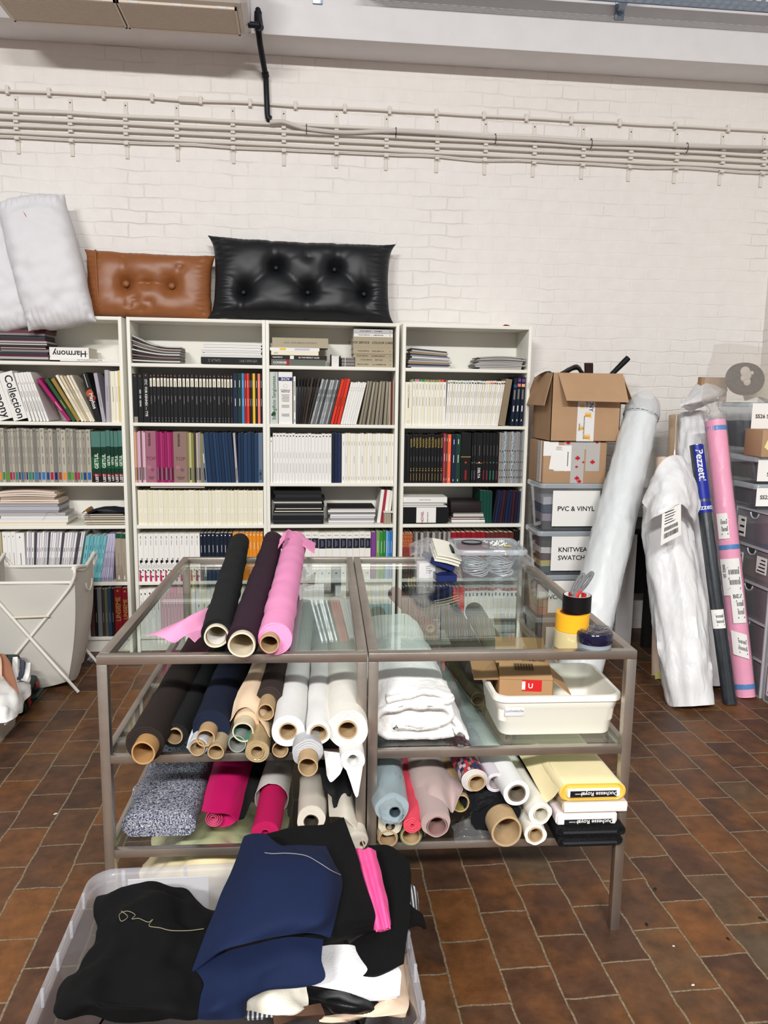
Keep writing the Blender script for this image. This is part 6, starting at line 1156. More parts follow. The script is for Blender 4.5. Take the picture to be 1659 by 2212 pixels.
for z in (1.57,): m.text('HECNY', (x1-.022, y, z), (0, 0, -1), (1, 0, 0), .036, BLU).text('LOGISTIC', (x1-.05, y, z-.0), (0, 0, -1), (1, 0, 0), .018, BLU)
for zz in (1.50, 1.37):
    for k in range(5): m.poly([V((x1-.018-.008*k, y, zz-.03+.004*k)), V((x1-.024-.008*k, y, zz+.015)), V((x1-.03-.008*k, y, zz-.01-.003*k))], YEP)
    for k in range(4): m.poly([V((x0+.022+.007*k, y, zz+.03)), V((x0+.016+.007*k, y, zz+.065)), V((x0+.012+.007*k, y, zz+.04))], YEP)
m.text('www.hecnygroup.com', (x0+.045, y, 1.42), (0, 0, -1), (1, 0, 0), .015, INK).text('FRAGILE', (x0+.015, y, 1.42), (0, 0, -1), (1, 0, 0), .012, INK)
m.build('tape', oc)
# things sticking out of the carton
BB = M('black_item', (20, 20, 22), .5)
a_, b_2 = at(1318, 812, Y=-.12), at(1357, 773, Y=-.12)
MB(BB).tube([a_+(a_-b_2)*.8, a_, a_.lerp(b_2, .8), b_2], [.012, .014, .018, .0175], n=14).build('umbrella', None, 'black umbrella handle sticking out of the open carton', 'umbrella')
cloth([[at(1268-3+8*j, y, Y=-.15+.02*j) for j in range(3)] for y in (784, 790, 800, 815)], M('dark_brown_leather', (52, 34, 32), .5), 5, 5, .003, 20, 3, .012).build('shoe', None, 'dark brown leather shoe tip rising from the open carton', 'shoe')
cloth([[at(x, y+dy, Y=yy) for x, y in ((1205, 806), (1225, 795), (1248, 787), (1262, 806))] for yy, dy in ((-.2, 6), (-.16, 0), (-.1, 1), (-.05, 8))], BB, 5, 5, .005, 16, 4, .01).build('fabric_heap', None, 'black cloth bulging over the rim of the open carton', 'fabric')
cloth([[at(x, y+dy, Y=yy) for x, y in ((1154, 806), (1172, 797), (1190, 794), (1212, 806))] for yy, dy in ((-.2, 6), (-.14, 0), (-.08, 8))], F['white'], 5, 5, .006, 16, 5, .008).build('fabric_heap', None, 'white cloth bulging over the left rim of the open carton', 'fabric')
# ================================================================ wrapped rolls leaning at the right
def leanroll(name, label, p, q, rs, mat, amp=.006, sc=8, seed=0, cat='fabric roll', n=44, m_=60, wob=.04, stretch=(1, .45), fold=0., cap=True, part='wrapping'):
    """leaning wrapped roll from floor point p to top q; rs = radii along it"""
    p, q = V(p), V(q); d = q-p; L = d.length; d.normalize(); sx, sy = frame_of(d)
    t = thing(name, label, cat, p); P = []
    for i in range(m_+1):
        s = i/m_; x = s*(len(rs)-1); k = min(int(x), len(rs)-2); f = x-k; f = f*f*(3-2*f); r = rs[k]*(1-f)+rs[k+1]*f; row = []
        for j in range(n):
            th = 2*math.pi*j/n; w = V((math.cos(th)*stretch[0], math.sin(th)*stretch[0], s*L*stretch[1]*8))*(sc*.12)+V((seed*3.3, seed, 0))
            dd = amp*(noise.noise(w*1.2)+.8*ridge(w, 1.1)+.4*ridge(w, 2.6))
            rr = r*(1+wob*noise.noise(V((math.cos(th), math.sin(th), s*3+seed))))+dd*min(1, r/.05)
            if fold: rr *= 1+fold*math.sin(th*5+seed+s*2)*math.sin(s*3)
            P0 = p+d*L*s+(sx*math.cos(th)+sy*math.sin(th))*rr
            if P0.z < .002: P0.z = .002
            row.append(P0)
        P.append(row)
    mb = MB(mat); mb.grid(P, mat, closed=True)
    if cap: mb.f += [tuple(range(n)), tuple(m_*n+k for k in range(n))[::-1]]; mb.mi += [0, 0]; mb.sm += [True, True]
    mb.build(part, t, sharp=70); return t, p, d, L, sx, sy
def poly_mat(name, col, rough, st, sc, kz):
    m = M(name, col, rough, spec=.4); nt = m.node_tree; N, L = nt.nodes.new, nt.links.new; b = [n for n in nt.nodes if n.type == 'BSDF_PRINCIPLED'][0]
    tc = N('ShaderNodeTexCoord'); mp = N('ShaderNodeMapping'); mp.inputs['Scale'].default_value = (1, 1, kz); L(tc.outputs['Object'], mp.inputs[0])
    n = N('ShaderNodeTexNoise'); n.inputs['Scale'].default_value = sc*.6; n.inputs['Detail'].default_value = 4; n.inputs['Distortion'].default_value = .6; L(mp.outputs[0], n.inputs[0])
    mx = N('ShaderNodeVectorMath'); mx.operation = 'SCALE'; mx.inputs['Scale'].default_value = .12; L(n.outputs['Color'], mx.inputs[0])
    ad = N('ShaderNodeVectorMath'); L(mp.outputs[0], ad.inputs[0]); L(mx.outputs[0], ad.inputs[1])
    v = N('ShaderNodeTexVoronoi'); v.inputs['Scale'].default_value = sc; L(ad.outputs[0], v.inputs['Vector'])
    a = N('ShaderNodeMath'); a.operation = 'MULTIPLY_ADD'; a.inputs[1].default_value = .5; L(v.outputs['Distance'], a.inputs[0]); L(n.outputs[0], a.inputs[2])
    bp = N('ShaderNodeBump'); bp.inputs['Strength'].default_value = st; bp.inputs['Distance'].default_value = .025; L(a.outputs[0], bp.inputs['Height']); L(bp.outputs[0], b.inputs['Normal']); return m
PW = poly_mat('white_poly', (222, 226, 227), .38, .3, 11, .3); PW2 = poly_mat('white_poly_soft', (232, 232, 233), .4, .55, 13, .4)
TRW = clear('film_white', (.95, .95, .95), .62, (225, 228, 230), .22, bump=.3)
wr, p, d, L_, sx, sy = leanroll('wrapped_roll', 'thickest white wrapped roll leaning right beside the stacked boxes', at(1238, 1500, Z=0), at(1386, 893, Y=-.30), [.116, .117, .114, .112, .108, .100, .094], PW, .006, 26, 1, stretch=(1.4, .5))
pt1 = p+d*(L_-.10)
MB(BLK).tube([p+d*(L_-.02)+(sx*math.cos(k*.3)+sy*math.sin(k*.3))*.1025 for k in range(21)], .002, n=5, closed=True).build('string', wr)
MB(TRW).grid([[p+d*(L_-.03+.03*i)+(sx*math.cos(k*.2618)+sy*math.sin(k*.2618))*((.099, .102, .098, .092, .078, .045)[i]+.006*ridge(V((math.cos(k*.2618)*2, math.sin(k*.2618)*2, i*.4)), 1.4)) for k in range(24)] for i in range(6)], None, 0, True).build('plastic_top', wr)
# tan and beige rolls behind
BEI = M('beige_film', (206, 180, 150), .25, var=.06, vs=12, coat=.3)
leanroll('wrapped_roll', 'pale pinkish tan film-wrapped roll, behind the white bagged roll', (3.08, -.63, .0), (3.195, -.25, 1.235), [.045, .045, .045], M('tan_wrap', (214, 190, 170), .35, var=.05, vs=9), .003, 6, 2)
MB(M('yellow_tape_wad', (222, 212, 130), .5)).grid(wrinkle([[V((3.02+.02*i, -.69+.004*math.sin(i*3), .005+.014*j)) for i in range(4)] for j in range(4)], .01, 40, 3), None, .002).build('tape_wad', None, 'wad of yellow tape at the foot of the tan roll', 'tape')
leanroll('wrapped_roll', 'beige shiny film-wrapped roll standing tall against the back wall', (3.26, -.42, .0), (3.335, -.10, 1.49), [.05, .05, .05, .046], BEI, .004, 6, 3)
MB(PAPER).box((-.03, -.02, 0), (.03, .02, .001), None, Matrix.Translation(V((3.336, -.12, 1.497)))).build('label', None, 'small paper label on top of the beige roll', 'label') if False else None
# white bagged rolls
wb2, p, d, L_, sx, sy = leanroll('wrapped_roll', 'white plastic-bagged roll with shipping label, foremost of the leaning rolls', (3.05, -1.06, .0), (3.01, -.66, 1.02), [.112, .122, .128, .134, .130, .118, .09], PW2, .016, 16, 5, stretch=(1.6, .25), fold=.05, wob=.14)
g = [[at(x, y, Y=-.86+dy) for x, y, dy in r] for r in (
    [(1398, 1060, .06), (1420, 1010, .02), (1450, 985, .06), (1480, 992, .12), (1508, 1040, .16)],
    [(1390, 1085, .0), (1420, 1050, -.05), (1455, 1020, -.03), (1488, 1035, .0), (1512, 1075, .08)],
    [(1396, 1100, -.03), (1424, 1085, -.12), (1455, 1070, -.13), (1485, 1080, -.08), (1510, 1110, .02)],
    [(1392, 1140, -.03), (1412, 1120, -.12), (1440, 1105, -.16), (1472, 1090, -.12), (1500, 1130, .0)])]
cloth(g, PW2, 8, 7, .011, 16, 4, .003).build('folded_bag_top', wb2, sharp=80)
g = [[at(x, y, Y=-.72+.05*(k == 1 or k == 2)*-1+dy) for k, (x, y) in enumerate(r)] for r, dy in (([(1405, 1062), (1420, 1005), (1452, 978), (1478, 985), (1500, 1040)], .02), ([(1400, 1085), (1425, 1040), (1455, 1020), (1480, 1030), (1505, 1080)], -.05))]
# shipping label on the bag
c0, c1, c2, c3 = at(1430, 1100, Y=-.995), at(1470, 1085, Y=-.985), at(1470, 1155, Y=-1.0), at(1426, 1178, Y=-1.03)
m = MB(PAPER); off_ = V((-.25, -.95, .1)).normalized()*.012
Q = lambda u, v: (c0.lerp(c1, u)).lerp(c3.lerp(c2, u), v)+off_
m.grid([[Q(u/3, v/3) for u in range(4)] for v in range(4)], None, .001)
rd = random.Random(2)
for v0, v1 in ((.55, .66), (.72, .86)):
    u = .15
    while u < .85: w = rd.uniform(.008, .03); m.poly([Q(u, v0)+off_*.15, Q(u+w, v0)+off_*.15, Q(u+w, v1)+off_*.15, Q(u, v1)+off_*.15], INK); u += w+rd.uniform(.01, .02)
for v in (.12, .2, .28, .36, .44): m.poly([Q(.15, v)+off_*.15, Q(.5+.3*rd.random(), v)+off_*.15, Q(.6, v+.025)+off_*.15, Q(.15, v+.025)+off_*.15], INK)
m.build('shipping_label', wb2)
wb3, p, d, L_, sx, sy = leanroll('wrapped_roll', 'tall white-bagged roll standing behind the blue-banded and pink rolls', (3.30, -.80, .0), (3.35, -.27, 1.50), [.08, .08, .082, .085, .085, .09, .075], PW2, .013, 18, 7, stretch=(1.5, .4), wob=.1)
g = [[at(x, y, Y=-.42+dy) for x, y, dy in r] for r in (
    [(1472, 872, .0), (1490, 850, .03), (1514, 818, .06), (1545, 825, .06), (1566, 836, .03)], [(1470, 876, -.03), (1495, 860, -.06), (1525, 842, -.08), (1550, 842, -.07), (1569, 842, .0)],
    [(1474, 878, -.03), (1498, 872, -.09), (1528, 862, -.12), (1552, 855, -.08), (1567, 850, .0)], [(1490, 890, .02), (1505, 882, -.02), (1526, 874, -.03), (1545, 866, -.02), (1560, 858, .02)])]
cloth(g, PW2, 7, 7, .008, 16, 9, .003).build('knotted_bag_top', wb3, sharp=80)
# dark roll with blue band
p, q = V((3.262, -1.06, .0)), V((3.16, -.70, 1.345))
DKF = M('dark_film', (40, 46, 52), .24, var=.2, vs=14, spec=.9, bump=.1, bs=24)
pz, p, d, L_, sx, sy = leanroll('wrapped_roll', 'dark shiny narrow roll with blue lettered band at its top', p, q, [.036, .036, .0355, .035], DKF, .0012, 6, 11)
BLB = M('band_blue', (30, 46, 150), .35)
def onroll(p, d, sx, sy, r, s, th): return p+d*s+(sx*math.cos(th)+sy*math.sin(th))*r
def facing(p, sx, sy, s, d):
    c = (CAM-(p+d*s)); return math.atan2(c.dot(sy), c.dot(sx))
def band(s0, s1, r, mat, par, nm, a0=0, a1=2*math.pi, th=.0008):
    MB(mat).grid([[onroll(p, d, sx, sy, r, s, a0+(a1-a0)*k/24) for k in range(25)] for s in (s0, (s0+s1)/2, s1)], None, th).build(nm, par)
band(L_-.30, L_-.004, .0372, BLB, pz, 'blue_sleeve', facing(p, sx, sy, 1.2, d)-1.6, facing(p, sx, sy, 1.2, d)+.45)
band(L_-.375, L_-.315, .0385, BLB, pz, 'blue_band')
def rolltext(s, r, s0, th0, size, mat, along=True):
    """lettering wrapped on a roll, running down it"""
    vs, fs, a, b = glyphs(s); m = MB(mat)
    if along: P = [onroll(p, d, sx, sy, r, s0-(x-a)*size, th0-(y-.35)*size/r) for x, y in vs]
    else: P = [onroll(p, d, sx, sy, r, s0+(y-.35)*size, th0-(x-(a+b)/2)*size/r) for x, y in vs]
    return m.add(P, fs, mat)
th = facing(p, sx, sy, 1.2, d)
rolltext('Pezzetti', .0384, L_-.03, th-.35, .056, PAPER).build('lettering', pz); rolltext('Pezzetti', .0397, L_-.345, th-.1, .038, PAPER, False).build('lettering', pz)
def rlabel(s0, s1, r, a, w, par, rows=4, seed=0, nm='paper_label', skew=0):
    rd = random.Random(seed); m = MB(PAPER); fn = lambda u, v, e=0: onroll(p, d, sx, sy, r+e, s0+(s1-s0)*v+skew*(u-.5), a+(u-.5)*w)
    m.grid([[fn(u/6, v/2) for u in range(7)] for v in range(3)], None, .0005)
    for k in range(rows):
        v = .15+.7*k/rows; u = .08
        if k % 2 == 0:
            m.poly([fn(u, v, .0008), fn(.5+.3*rd.random(), v, .0008), fn(.6, v+.06, .0008), fn(u, v+.06, .0008)], INK)
        else:
            while u < .6: q = rd.uniform(.01, .035); m.poly([fn(u, v, .0008), fn(u+q, v, .0008), fn(u+q, v+.13, .0008), fn(u, v+.13, .0008)], INK); u += q+.02
    m.build(nm, par)
rlabel(.40, .50, .0385, th+.1, 1.9, pz, 5, 3)
# pink roll in clear film
p, q = V((3.405, -.965, .0)), V((3.315, -.60, 1.475))
PKF = fab('fabric_rosepink', (246, 166, 196), .6, bump=.3, bs=200, var=.04)
pk_, p, d, L_, sx, sy = leanroll('wrapped_roll', 'pink fabric roll in clear film with three blue tapes', p, q, [.050, .052, .053, .053, .053], PKF, .0018, 6, 13, part='fabric')
BT = M('blue_tape', (70, 134, 196), .4)
for s in (.045, .80, L_-.06): band(s, s+.026, .0556, BT, pk_, 'blue_tape')
FILM = clear('clear_film', (.98, .97, .98), .05, (235, 235, 235), .15, bump=.35)
MB(FILM).grid([[onroll(p, d, sx, sy, .060+.003*noise.noise(V((math.cos(k*.2618)*2, math.sin(k*.2618)*2, s*5)))+(0 if s < L_ else (s-L_)*.1), s, k*.2618) for k in range(24)] for s in [.01+.06*i for i in range(int(L_/.06)+2)]], None, 0, True).build('clear_film', pk_)
MB(BAGPLASTIC).grid([[onroll(p, d, sx, sy, (.058, .05, .03, .034, .05, .056)[i]*(1+.35*math.sin(k*1.3+i)), L_+.02+.022*i, k*.2618) for k in range(24)] for i in range(6)], None, 0, True).build('film_knot', pk_)
th = facing(p, sx, sy, .9, d)
for s0, s1, a, w, sd in ((.86, 1.0, .35, 1.0, 5), (.55, .75, .1, 1.75, 6), (.40, .56, -.25, 1.1, 7), (.22, .35, -.05, 1.3, 8)): rlabel(s0, s1, .0615+.0006*sd-.003, th+a, w, pk_, 5, sd, skew=.03 if sd == 8 else 0)
rolltext('0002 20', .0632, .72, th+.62, .022, INK).build('lettering', pk_); rolltext('BEZ', .063, .545, th-.3, .03, INK, False).build('lettering', pk_)
# work table behind, with white panel leg
DT = M('dark_board', (30, 28, 28), .6)
wt = thing('work_table', 'dark topped work table behind the leaning rolls', 'table', (3.4, .05, 0))
MB(DT).box((2.92, -.18, .755), (4.08, .285, .79), bev=.003).build('table_top', wt)
MB(PAINT).box((2.99, -.17, 0), (3.10, -.13, .754), bev=.003).build('panel_leg', wt)
MB(DT).box((3.2, -.14, .0), (3.25, -.09, .754)).build('leg', wt); MB(DT).box((3.95, -.14, 0), (4.0, -.09, .754)).build('leg', wt)
MB(DT).box((2.92, .1, .3), (3.9, .13, .754)).build('back_panel', wt)
# drawers and boxes at the right wall
DRP = clear('drawer_plastic', (.9, .92, .94), .3, (150, 150, 150), .35); FRW = clear('drawer_frame', (.95, .97, .98), .7, (214, 216, 220), .3)
def drawers(name, label, x0, x1, y0, y1, n, H, sd, labs):
    t = thing(name, label, 'drawer unit', ((x0+x1)/2, (y0+y1)/2, 0), 'clear drawer units at the right wall'); h = H/n; m = MB(FRW)
    for y in (y0, y1-.012): m.box((x0, y, 0), (x1, y+.012, H), bev=.002)
    for k in range(n+1): m.box((x0, y0+.012, max(k*h-.008, 0)), (x1, y1-.012, k*h+.008 if k < n else H))
    m.build('frame', t); rd = random.Random(sd)
    for k in range(n):
        z0, z1 = k*h+.01, (k+1)*h-.01; yc = (y0+y1)/2; m = MB(DRP)
        # front panel with a half-round finger cut-out
        R_ = .038; arc = [(yc-R_*math.cos(a), z1-.004-R_*math.sin(a)*.8) for a in [math.pi*i/10 for i in range(11)]]
        L1 = [(y0+.014, z0), (y1-.014, z0), (y1-.014, z1-.004)]; poly = [(y0+.014, z1-.004)]+[(y, z) for y, z in arc]+[(y1-.014, z1-.004)]; bot = [(y, z0) for y, z in poly]
        P = [[V((x0+.002, y, z)) for y, z in poly], [V((x0+.002, y, z)) for y, z in bot]]; m.grid(P, None, .002)
        do = m.build('drawer', t); MB(FRW).tube([V((x0-.002, y, z)) for y, z in arc], .004, None, 6).build('handle', do)
        c = labs[k % len(labs)]
        g = [[V((x0+.03+.06*i, y0+.03+(y1-y0-.06)*j/4, z0+h*.45+.02*noise.noise(V((i, j, k+sd))))) for j in range(5)] for i in range(4)]
        cloth(g, fab('swatch_%d_%d_%d' % c, c), 2, 2, .003, 20, k, h*.38).build('drawer_content', None, f'folded fabric in the {ordw(k)} drawer from bottom, {"far" if y1 > -.7 else "near"} drawer unit', 'fabric swatches', 'folded fabric in the clear drawers')
        m = MB(PAPER); yy = y1-.06; m.box((x0-.002, yy-.045, z0+.03), (x0+.0015, yy+.03, z1-.04))
        for q in range(3): m.box((x0-.0028, yy-.036, z0+.045+q*.035), (x0-.002, yy+.016-.01*q, z0+.056+q*.035), INK)
        m.build('paper_label', t); m = MB(PAPER)
        if k == n-2: m.box((x0-.002, y0+.04, z0+.06), (x0+.0015, y0+.13, z1-.03)); [m.box((x0-.0028, y0+.05, z0+.07+.02*q), (x0-.002, y0+.12-.01*q, z0+.077+.02*q), INK) for q in range(4)]; m.build('paper_label', t)
drawers('drawer_unit', 'clear five-drawer unit behind the pink roll, far one of two', 3.465, 3.95, -1.0, -.63, 5, 1.0, 3, [(90, 88, 94), (70, 68, 74), (84, 80, 82), (176, 156, 120), (92, 96, 116)])
drawers('drawer_unit', 'clear drawer unit nearest the camera at the right edge', 3.47, 3.95, -1.40, -1.02, 4, .82, 7, [(190, 184, 180), (150, 146, 150), (200, 190, 180), (120, 116, 120)])
for k, (z0, z1, ln, y0, x0) in enumerate(((1.002, 1.14, ['SS25 SWATCHES'], -.80, 3.47), (1.1405, 1.29, ['FW25/26', 'SWATCHES'], -.80, 3.465), (1.2905, 1.58, ['SS26 SWATCHES'], -.66, 3.49))):
    cbox('storage_box', 'clear box signed '+' '.join(ln)+', on the drawer unit', x0, x0+.46, y0, y0+.38, z0, z1, ln, signw=.26, signh=(.10, .115, .14)[k], soff=(-.10, (0, 0, .07)[k]), size=.03, group='clear labelled boxes on the drawer unit')
    g = [[V((x0+.035+.13*i, y0+.035+.1*j, z0+(z1-z0)*.62+.02*noise.noise(V((i, j, k+40))))) for j in range(4)] for i in range(4)]
    cloth(g, fab('swatch_dark%d' % k, ((86, 84, 88), (96, 92, 84), (70, 72, 78))[k]), 3, 3, .005, 20, k, (z1-z0)*.5).build('fabric_swatch', None, f'dark folded swatches inside the {ln[0]} box', 'fabric swatches', 'folded swatches in the labelled boxes')
bx_ = MB(CARD).box((3.455, -.84, 1.2915), (3.70, -.67, 1.437), bev=.004).build('carton', None, 'small brown carton with yellow note, between labelled clear boxes', 'box')
MB(M('note_yellow', (232, 222, 160), .7)).add([(3.467, -.8425, 1.345), (3.507, -.8425, 1.315), (3.532, -.8425, 1.37), (3.497, -.8425, 1.415)], [(0, 1, 2, 3)]).build('paper_note', bx_)
# bag with a printed oval on top of the boxes
MBG = clear('milky_bag', (.97, .965, .96), .36, (206, 198, 188), .3, bump=.3)
bg = MB(MBG).grid(wrinkle([[V((3.22+.085*j, -.60+.03*math.sin(j*.8)-.02*i, 1.585+.06*i+.012*math.sin(j*1.1)*(i > 3))) for j in range(10)] for i in range(6)], .012, 9, 3, fn=1), None).build('plastic_bag', None, 'large milky plastic bag standing on the clear boxes', 'plastic bag')
bp_ = M('oval_dark', (26, 30, 40), .5); wh_ = M('print_cream', (222, 216, 204), .6)
o = MB(bp_).lathe([(0, .014), (.09, .014), (.105, .006), (.105, 0), (0, 0)], (3.51, -.53, 1.71), (0, -1, .12), None, 30, lambda th, tt: 1+.12*math.cos(2*th)).build('printed_oval', None, 'dark oval cushion with a pale abstract figure inside the milky bag', 'cushion')
m = MB(wh_)
for x, z, r in ((3.50, 1.75, .03), (3.512, 1.73, .026), (3.494, 1.715, .02), (3.515, 1.695, .022), (3.54, 1.745, .011)): m.lathe([(0, .006), (r*.8, .004), (r, 0)], (x, -.548, z), (0, -1, .12), None, 16)
m.build('pale_print', o)
cloth([[V((3.58+.08*j, -.45+.02*i, 1.59+.055*i+.02*math.sin(j*1.5+i))) for j in range(5)] for i in range(4)], fab('fabric_ecru', (214, 204, 186)), 6, 6, .014, 12, 5, .03).build('fabric_heap', None, 'ecru cloth bundle inside the milky bag', 'fabric')
MB(CARD).box((3.30, -.44, 1.582), (3.46, -.40, 1.72)).build('card_sheet', None, 'brown card sheet inside the left of the milky bag', 'card')
cloth([[V((3.50+.09*j, -.52+.04*i, 1.872+.02*math.sin(j*1.7+i*.5)-.012*j)) for j in range(4)] for i in range(3)], PAPER, 5, 5, .004, 14, 6, .001).build('paper_sheet', None, 'curled white paper sheet on top of the milky bag', 'paper') if False else None
# ================================================================ big clear bin of cloth in front
BT_ = Matrix.Translation(V((.863, -3.227, 0)))
BINP = clear('bin_plastic', (.955, .955, .965), .3, (206, 205, 210), .35)
big = thing('storage_bin', 'large clear plastic bin heaped with fabric on the floor in front', 'bin', (.863, -3.227, 0))
pr = [(.64, .46, .006, .04), (.715, .535, .41, .05), (.72, .54, .424, .05), (.735, .555, .43, .055), (.748, .568, .43, .058), (.75, .57, .424, .058), (.75, .57, .40, .058), (.742, .562, .40, .056), (.732, .552, .40, .054), (.724, .544, .38, .05), (.65, .47, .0, .04)]
P = [[BT_ @ V((x, y, z)) for x, y in rrect(w, d, r, 6)] for w, d, z, r in pr]
m = MB(BINP); m.grid(P, None, closed=True); n = len(P[0]); m.f += [tuple(range(n))[::-1], tuple((len(P)-1)*n+k for k in range(n))]; m.mi += [0, 0]; m.sm += [False, False]; m.build('shell', big, sharp=45)
RIBM = clear('bin_rib', (.95, .95, .96), .6, (222, 222, 226), .35)
for y in (-.2, -.1, 0, .1, .2):
    for sx_ in (-1, 1): MB(RIBM).box((sx_*.3735-.003, y-.003, .385), (sx_*.3735+.003, y+.003, .424), None, BT_).build('rim_rib', big)
for x in (-.3, -.15, 0, .15, .3):
    for sx_ in (-1, 1): MB(RIBM).box((x-.004, sx_*.2835-.003, .37), (x+.004, sx_*.2835+.003, .424), None, BT_).build('rim_rib', big)
def pxg(rows, dz=0): return [[at(x, y, Z=z+dz) for x, y, z in r] for r in rows]
def pcloth(name, label, rows, mat, ku=7, kv=7, amp=.005, sc=13, seed=0, th=.004, dz=0, cat='fabric', group=None, stretch=(1, 1, 1), parent=None):
    return cloth(pxg(rows, dz), mat, ku, kv, amp, sc, seed, th, stretch).build(name, parent, label, None if parent else cat, group, sharp=75)
NV = fab('wool_navy', (19, 31, 62), .85, bump=.2, bs=420); BW = fab('wool_black', (8, 8, 9), .9, bump=.2, bs=420); WF = fab('cotton_white', (236, 235, 236), .9, bump=.3, bs=260)
CRF = fab('cotton_cream', (232, 226, 210), .85); BEF = fab('cotton_beige', (222, 196, 172), .85); BRF = fab('cotton_brown', (84, 60, 46), .85)
ST = bpy.data.materials.new('striped_cotton'); nt, N, L, out = nodes(ST)
b_ = N('ShaderNodeBsdfPrincipled'); L(b_.outputs[0], out.inputs[0]); b_.inputs['Roughness'].default_value = .85
tc = N('ShaderNodeTexCoord'); wv_ = N('ShaderNodeTexWave'); wv_.inputs['Scale'].default_value = 34; wv_.inputs['Distortion'].default_value = 1; L(tc.outputs['Object'], wv_.inputs[0])
rp = N('ShaderNodeValToRGB'); rp.color_ramp.interpolation = 'CONSTANT'; el = rp.color_ramp.elements; el[0].color = (*lin((52, 54, 60)), 1); el[1].position = .6; el[1].color = (*lin((196, 198, 202)), 1); L(wv_.outputs[0], rp.inputs[0]); L(rp.outputs[0], b_.inputs['Base Color'])
IB = 'offcuts heaped in the big clear bin'
# filling below
cloth([[V(((.625+.079*i), -3.40+.087*j, .33+.02*noise.noise(V((i*.8, j*.8, 2))))) for j in range(5)] for i in range(7)], fab('fill_dark', (60, 54, 52)), 4, 4, .02, 9, 2, .26).build('fabric_heap', None, 'dark mixed fabric filling the lower part of the clear bin', 'fabric')
bl = pcloth('fabric', 'crumpled black wool at the left of the clear bin with a thread on it', [
    [(212, 1942, .40), (250, 1928, .42), (300, 1906, .45), (335, 1906, .46), (372, 1922, .44), (405, 1930, .43), (440, 1962, .42), (475, 1965, .41)],
    [(206, 1990, .42), (255, 1972, .47), (310, 1960, .50), (350, 1962, .50), (390, 1975, .47), (420, 1985, .47), (455, 1992, .46), (490, 1990, .44)],
    [(205, 2040, .42), (250, 2030, .46), (300, 2020, .48), (350, 2030, .50), (390, 2030, .49), (420, 2040, .48), (455, 2040, .47), (490, 2040, .45)],
    [(170, 2095, .41), (215, 2085, .46), (270, 2070, .47), (330, 2080, .50), (380, 2085, .48), (420, 2090, .48), (450, 2095, .47), (480, 2095, .45)],
    [(140, 2135, .415), (190, 2120, .48), (250, 2120, .47), (320, 2130, .49), (370, 2140, .49), (410, 2140, .47), (440, 2150, .46), (470, 2150, .45)],
    [(124, 2180, .42), (180, 2170, .48), (245, 2180, .47), (310, 2180, .48), (370, 2185, .48), (410, 2190, .46), (440, 2190, .45), (470, 2190, .44)],
    [(128, 2196, .42), (185, 2195, .42), (240, 2196, .41), (310, 2196, .41), (370, 2196, .41), (410, 2196, .41), (440, 2196, .41), (465, 2196, .41)]], BW, 7, 6, .013, 10, 3, .006, group=IB)
yn = [(262, 1968), (276, 1980), (262, 1990), (258, 1975), (275, 1968), (292, 1976), (285, 1985), (300, 1984), (320, 1992), (330, 1986), (322, 2000), (345, 2004), (370, 2010), (410, 2010), (440, 2006)]
MB(M('thread_beige', (140, 132, 108), .8)).tube(spline([at(x, y, Z=.515-.00012*max(0, x-330)) for x, y in yn], 4), .0007, n=5).build('thread', bl)
bk2 = thing('fabric', 'folded black wool behind the navy cloth on the clear bin', 'fabric', at(700, 1900, Z=.48), IB)
BRW = [[(572, 1802, .53), (640, 1786, .55), (700, 1783, .55), (742, 1766, .55)], [(600, 1850, .54), (660, 1840, .56), (726, 1838, .55), (766, 1832, .53)],
       [(630, 1920, .54), (690, 1910, .555), (750, 1906, .545), (788, 1908, .52)], [(650, 2000, .52), (712, 1992, .535), (768, 1975, .525), (808, 1970, .505)], [(662, 2026, .495), (716, 2018, .505), (770, 2002, .50), (808, 1992, .49)]]
for k in range(3): pcloth('fold_layer', None, [[(x+3*k*(i > 2), y+(9*k if i > 2 else 0), z) for x, y, z in r] for i, r in enumerate(BRW)], BW, 6, 6, .003, 10, 4+k, .007, dz=-.013*k, parent=bk2)
nv = thing('fabric', 'large navy wool cloth draped on top of the clear bin', 'fabric', at(600, 1980, Z=.5), IB)
pcloth('top_fold', None, [[(527, 1806, .565), (548, 1800, .585), (575, 1803, .59), (598, 1826, .585), (650, 1828, .59), (704, 1828, .575)], [(505, 1868, .56), (550, 1855, .60), (602, 1848, .615), (655, 1850, .61), (700, 1852, .60), (722, 1866, .57)],
    [(470, 1950, .54), (530, 1930, .585), (595, 1912, .605), (655, 1912, .605), (708, 1908, .595), (738, 1898, .56)], [(440, 2028, .52), (515, 2000, .56), (595, 1985, .58), (655, 1982, .58), (700, 1985, .575), (730, 1962, .55)],
    [(414, 2096, .50), (468, 2058, .53), (540, 2036, .545), (610, 2022, .55), (668, 2016, .55), (714, 2024, .53)]], NV, 8, 7, .003, 8, 6, .005, parent=nv)
pcloth('lower_fold', None, [[(418, 2092, .49), (480, 2062, .51), (560, 2038, .52), (640, 2026, .52), (698, 2030, .51)], [(440, 2122, .495), (490, 2100, .515), (570, 2082, .515), (640, 2064, .51), (694, 2072, .50)],
    [(434, 2152, .485), (480, 2145, .505), (540, 2125, .50), (600, 2112, .49), (693, 2122, .475)], [(429, 2182, .475), (460, 2182, .495), (500, 2172, .49), (528, 2160, .48), (560, 2140, .465)], [(428, 2200, .455), (455, 2204, .465), (500, 2200, .465), (527, 2194, .455), (532, 2156, .45)]], NV, 7, 7, .004, 10, 8, .005, parent=nv)
CHK = M('chalk_thread', (140, 136, 140), .8)
